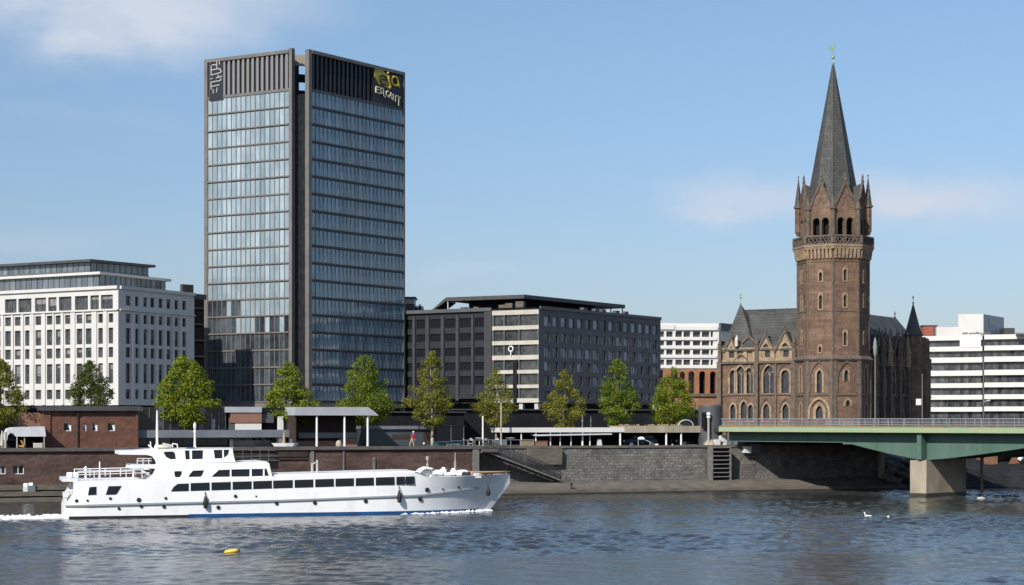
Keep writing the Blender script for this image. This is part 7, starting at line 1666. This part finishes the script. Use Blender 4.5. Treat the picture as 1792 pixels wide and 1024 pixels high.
# ------------------------------------------------------------------ poles along the quay
post_tube('white_pole', 'white pole rising beside the bistro chairs above the stairs', 'pole', 845, 728, 5.3, .085)
post_tube('lamp_pole', 'tallest pale pole, standing in front of the olive tree by the pale banded corner', 'pole', 877, 705, 4.9, .085, 'beige_post')
post_tube('white_pole', 'white pole piercing the middle of the white terrace roof', 'pole', 1019, 727, 9.7, .08, 'pale_metal')
post_tube('grey_pole', 'thin grey pole just right of the pole through the terrace roof', 'pole', 1034, 729, 11, .05, 'pale_metal')
def quay_bits():
    # security camera and bollard on the promenade
    c = Q(sq(742, 5.0), 5.0, GZ); t = thing('bollard', 'small dark bollard with white knob between the person and the pale trunk', 'bollard', c); mb = MB(); mb.lathe(c, [(.14, 0), (.12, .3), (.1, .4)], 8); mb.build('post', 'timber_dark', t); mb = MB(); mb.lathe(c + Vector((0, 0, .401)), [(.05, 0), (.1, .06), (.1, .14), (.03, .2)], 8); mb.build('knob', 'white_metal', t)
    c = Q(sq(751, 5.15), 5.15, 0); z = Z(748, c.y); t = thing('spotlight', 'white spotlight fixed to the pale trunk beside the kiosk', 'spotlight', Vector((c.x, c.y, z))); mb = MB(); mb.tube((c.x - .2, c.y - .1, z - .05), (c.x + .05, c.y - .1, z), .1, .07, n=8); mb.tube((c.x - .1, c.y - .1, z + .08), (c.x - .2, c.y - .1, z + .22), .07, n=8); mb.build('lamp_housing', 'white_metal', t)
    # mooring gear on the left ledge
    c = Q(sq(52, .45), .45, .87); t = thing('mooring_winch', 'dark mooring winch with two white drums on the low ledge', 'winch', c); mb = MB(); mb.box(c.x - .1, c.x + .55, c.y - .3, c.y + .3, c.z, c.z + .5); mb.build('winch_body', 'grey_box', t)
    for x in (-.32, .12): mb = MB(); q = c + Vector((x, 0, .55 if x > 0 else .5)); mb.tube(q + Vector((-.17, 0, 0)), q + Vector((.17, 0, 0)), .2, n=12); mb.build('drum', 'white_metal', t)
    mb = MB(); mb.box(c.x - .5, c.x - .11, c.y - .25, c.y + .25, c.z, c.z + .38); mb.build('pale_box', 'pale_metal', t)
    for px, lab in ((1178, 'small rusty mooring ring post on the ledge below the terrace'),): pass
    c = Q(sq(1000, .6), .6, .45); mb = MB(); mb.lathe(c, [(.1, 0), (.1, .45), (.16, .47), (.16, .55), (.05, .58)], 8); tag(mb.build('mooring_bollard', 'dark_steel', None, c), 'small dark mooring bollard on the ledge past the foot of the stairs', 'bollard')
    # yellow float
    d = 3200 * 6.9 / 231.5; c = Vector((X(405, d), d, 0)); t = thing('yellow_float', 'long yellow float drifting on the river below the ship', 'float', c); mb = MB(); rings = []
    for k in range(9):
        q = k / 8 * 2 - 1; rr = .15 * (1 - abs(q) ** 3) ** .5 + .01; rings.append([c + Vector((q * .4, math.cos(a) * rr, .05 + q * .05 + math.sin(a) * rr * .8)) for a in [6.283 * j / 10 for j in range(10)]])
    mb.loft(rings); mb.build('float_body', 'yellow', t, smooth=True); mb = MB(); mb.tube(c + Vector((.36, 0, .08)), c + Vector((.43, 0, .1)), .08, n=8); mb.build('end_cap', 'feather_dark', t)
    # ducks
    def duck(px, py, label, dirx, white_head, m_body):
        d = 3200 * 6.9 / (py - 735); c = Vector((X(px, d), d, 0)); t = thing('duck', label, 'duck', c); mb = MB(); rings = []
        for x, rr, z in ((-.30, .015, .13), (-.22, .05, .10), (-.1, .1, .07), (.04, .12, .065), (.16, .09, .08), (.22, .03, .11)):
            rings.append([c + Vector((dirx * x, math.cos(a) * rr, z + math.sin(a) * rr * .85)) for a in [6.283 * j / 10 for j in range(10)]])
        mb.loft(rings[:4], 1); mb.loft(rings[3:])
        nk = [(.15, .06, .1), (.19, .045, .18), (.2, .04, .25), (.22, .055, .30), (.24, .045, .34), (.25, .012, .36)]
        mb.loft([[c + Vector((dirx * (x + math.cos(a) * rr), math.sin(a) * rr, z)) for a in [6.283 * j / 8 for j in range(8)]] for x, rr, z in nk], 1 if not white_head else 0)
        mb.loft([[c + Vector((dirx * x, math.cos(a) * rr, .29 + math.sin(a) * rr * .6)) for a in [6.283 * j / 6 for j in range(6)]] for x, rr in ((.26, .03), (.36, .012))], 1)
        mb.build('body', [m_body, 'feather_dark'], t, smooth=True); mb = MB()
        for sg in (-1, 1): mb.loft([[c + Vector((dirx * x, sg * (.105 + .01 * math.sin(a)), .1 + math.cos(a) * rr)) for a in [6.283 * j / 6 for j in range(6)]] for x, rr in ((-.28, .01), (-.12, .05), (.08, .045), (.12, .01))])
        mb.build('wing', 'feather_dark' if not white_head else m_body, t)
    duck(1518.5, 905, 'small white-headed duck, the left one of the pair on the river', -1, True, 'feather_white'); duck(1557.5, 906.5, 'dark-headed duck with white flank, the right one of the pair', -1, False, 'feather_white')
    d = 3200 * 6.9 / (873 - 735); c = Vector((X(1717, d), d, 0.02)); mb = MB(); mb.lathe(c, [(.05, -.05), (.3, 0), (.25, .1), (.05, .16)], 10, sx=1.3); tag(mb.build('floating_buoy', 'cream_panel', None, c), 'small cream buoy afloat to the right of the bridge pier', 'buoy')
quay_bits()

# ------------------------------------------------------------------ person on the promenade
def person(px, r, label, h=1.7):
    c = Q(sq(px, r), r, GZ + .0); t = thing('person', label, 'person', c)
    me = bpy.data.meshes.new('body'); vs_, es, rad = [], [], []
    def add(p, rr, par=None):
        vs_.append((p[0], p[1], p[2])); rad.append(rr)
        if par is not None: es.append((par, len(vs_) - 1))
        return len(vs_) - 1
    pel = add((0, 0, .92), .13); w = add((.03, 0, 1.08), .12, pel); ch = add((.08, 0, 1.3), .145, w); nk = add((.12, 0, 1.47), .055, ch); hd = add((.14, 0, 1.56), .08, nk); tp = add((.15, 0, 1.66), .07, hd); add((.22, 0, 1.57), .035, hd)
    for sg, fx in ((-1, .22), (1, -.22)):
        hip = add((.0, sg * .1, .88), .095, pel); kn = add((fx * .7, sg * .11, .48), .065, hip); an = add((fx * .75 - .08, sg * .11, .08), .042, kn); add((fx * .75 + .1, sg * .12, .035), .035, an)
        sh = add((.08, sg * .19, 1.38), .065, ch); el_ = add((.14 - fx * .5, sg * .24, 1.12), .045, sh); wr = add((.26 - fx * .3, sg * .2, .94), .032, el_); pm = add((.3 - fx * .3, sg * .19, .88), .032, wr)
        for k in range(4): a = add((.31 - fx * .3 + .012 * (k - 1.5), sg * (.17 + .018 * k), .81 - .01 * (1 - abs(k - 1.5))), .010, pm); add((.325 - fx * .3 + .012 * (k - 1.5), sg * (.165 + .018 * k), .775), .008, a)
        a = add((.335 - fx * .3, sg * .155, .86), .011, pm); add((.35 - fx * .3, sg * .15, .82), .009, a)
    me.from_pydata(vs_, es, []); o = bpy.data.objects.new('skin_tmp', me); col.objects.link(o)
    sk = o.modifiers.new('s', 'SKIN'); sb = o.modifiers.new('u', 'SUBSURF'); sb.levels = 1; sb.render_levels = 1
    for v, rr in zip(me.skin_vertices[0].data, rad): v.radius = (rr, rr)
    me.skin_vertices[0].data[0].use_root = True
    dg = bpy.context.evaluated_depsgraph_get(); m2 = bpy.data.meshes.new_from_object(o.evaluated_get(dg)); bpy.data.objects.remove(o); bpy.data.meshes.remove(me)
    m2.name = 'body'; m2.transform(Matrix.Rotation(R(20), 4, 'Z') @ Matrix.Scale(h / 1.73, 4)); m2.materials.clear()
    for k in ('skin', 'beige_cloth', 'red_cloth', 'timber_dark'): m2.materials.append(M[k])
    for p in m2.polygons:
        z = p.center.z / h * 1.73; rr = math.hypot(p.center.x - .05, p.center.y)
        p.material_index = 3 if z < .07 else 1 if z < .98 and not (z > .7 and rr > .2) else 2 if z < 1.45 and not (z < 1.0) else 0
        p.use_smooth = True
    b = bpy.data.objects.new('body', m2); col.objects.link(b); b.parent = t
    mb = MB(); q = c + Vector((.135, .03, 1.585)) * (h / 1.73); mb.lathe(q, [(.092, -.02), (.1, .03), (.085, .08), (.045, .11), (.01, .12)], 12); mb.build('cap', 'hair', t)
    mb = MB(); q = c + Vector((.2, -.12, 1.4)) * (h / 1.73); mb.tube(q, q + Vector((.08, -.04, -.4)), .05, .035, n=7); mb.build('scarf', 'red_cloth', t)
person(721, 4.6, 'person in red top and beige trousers walking along the promenade')
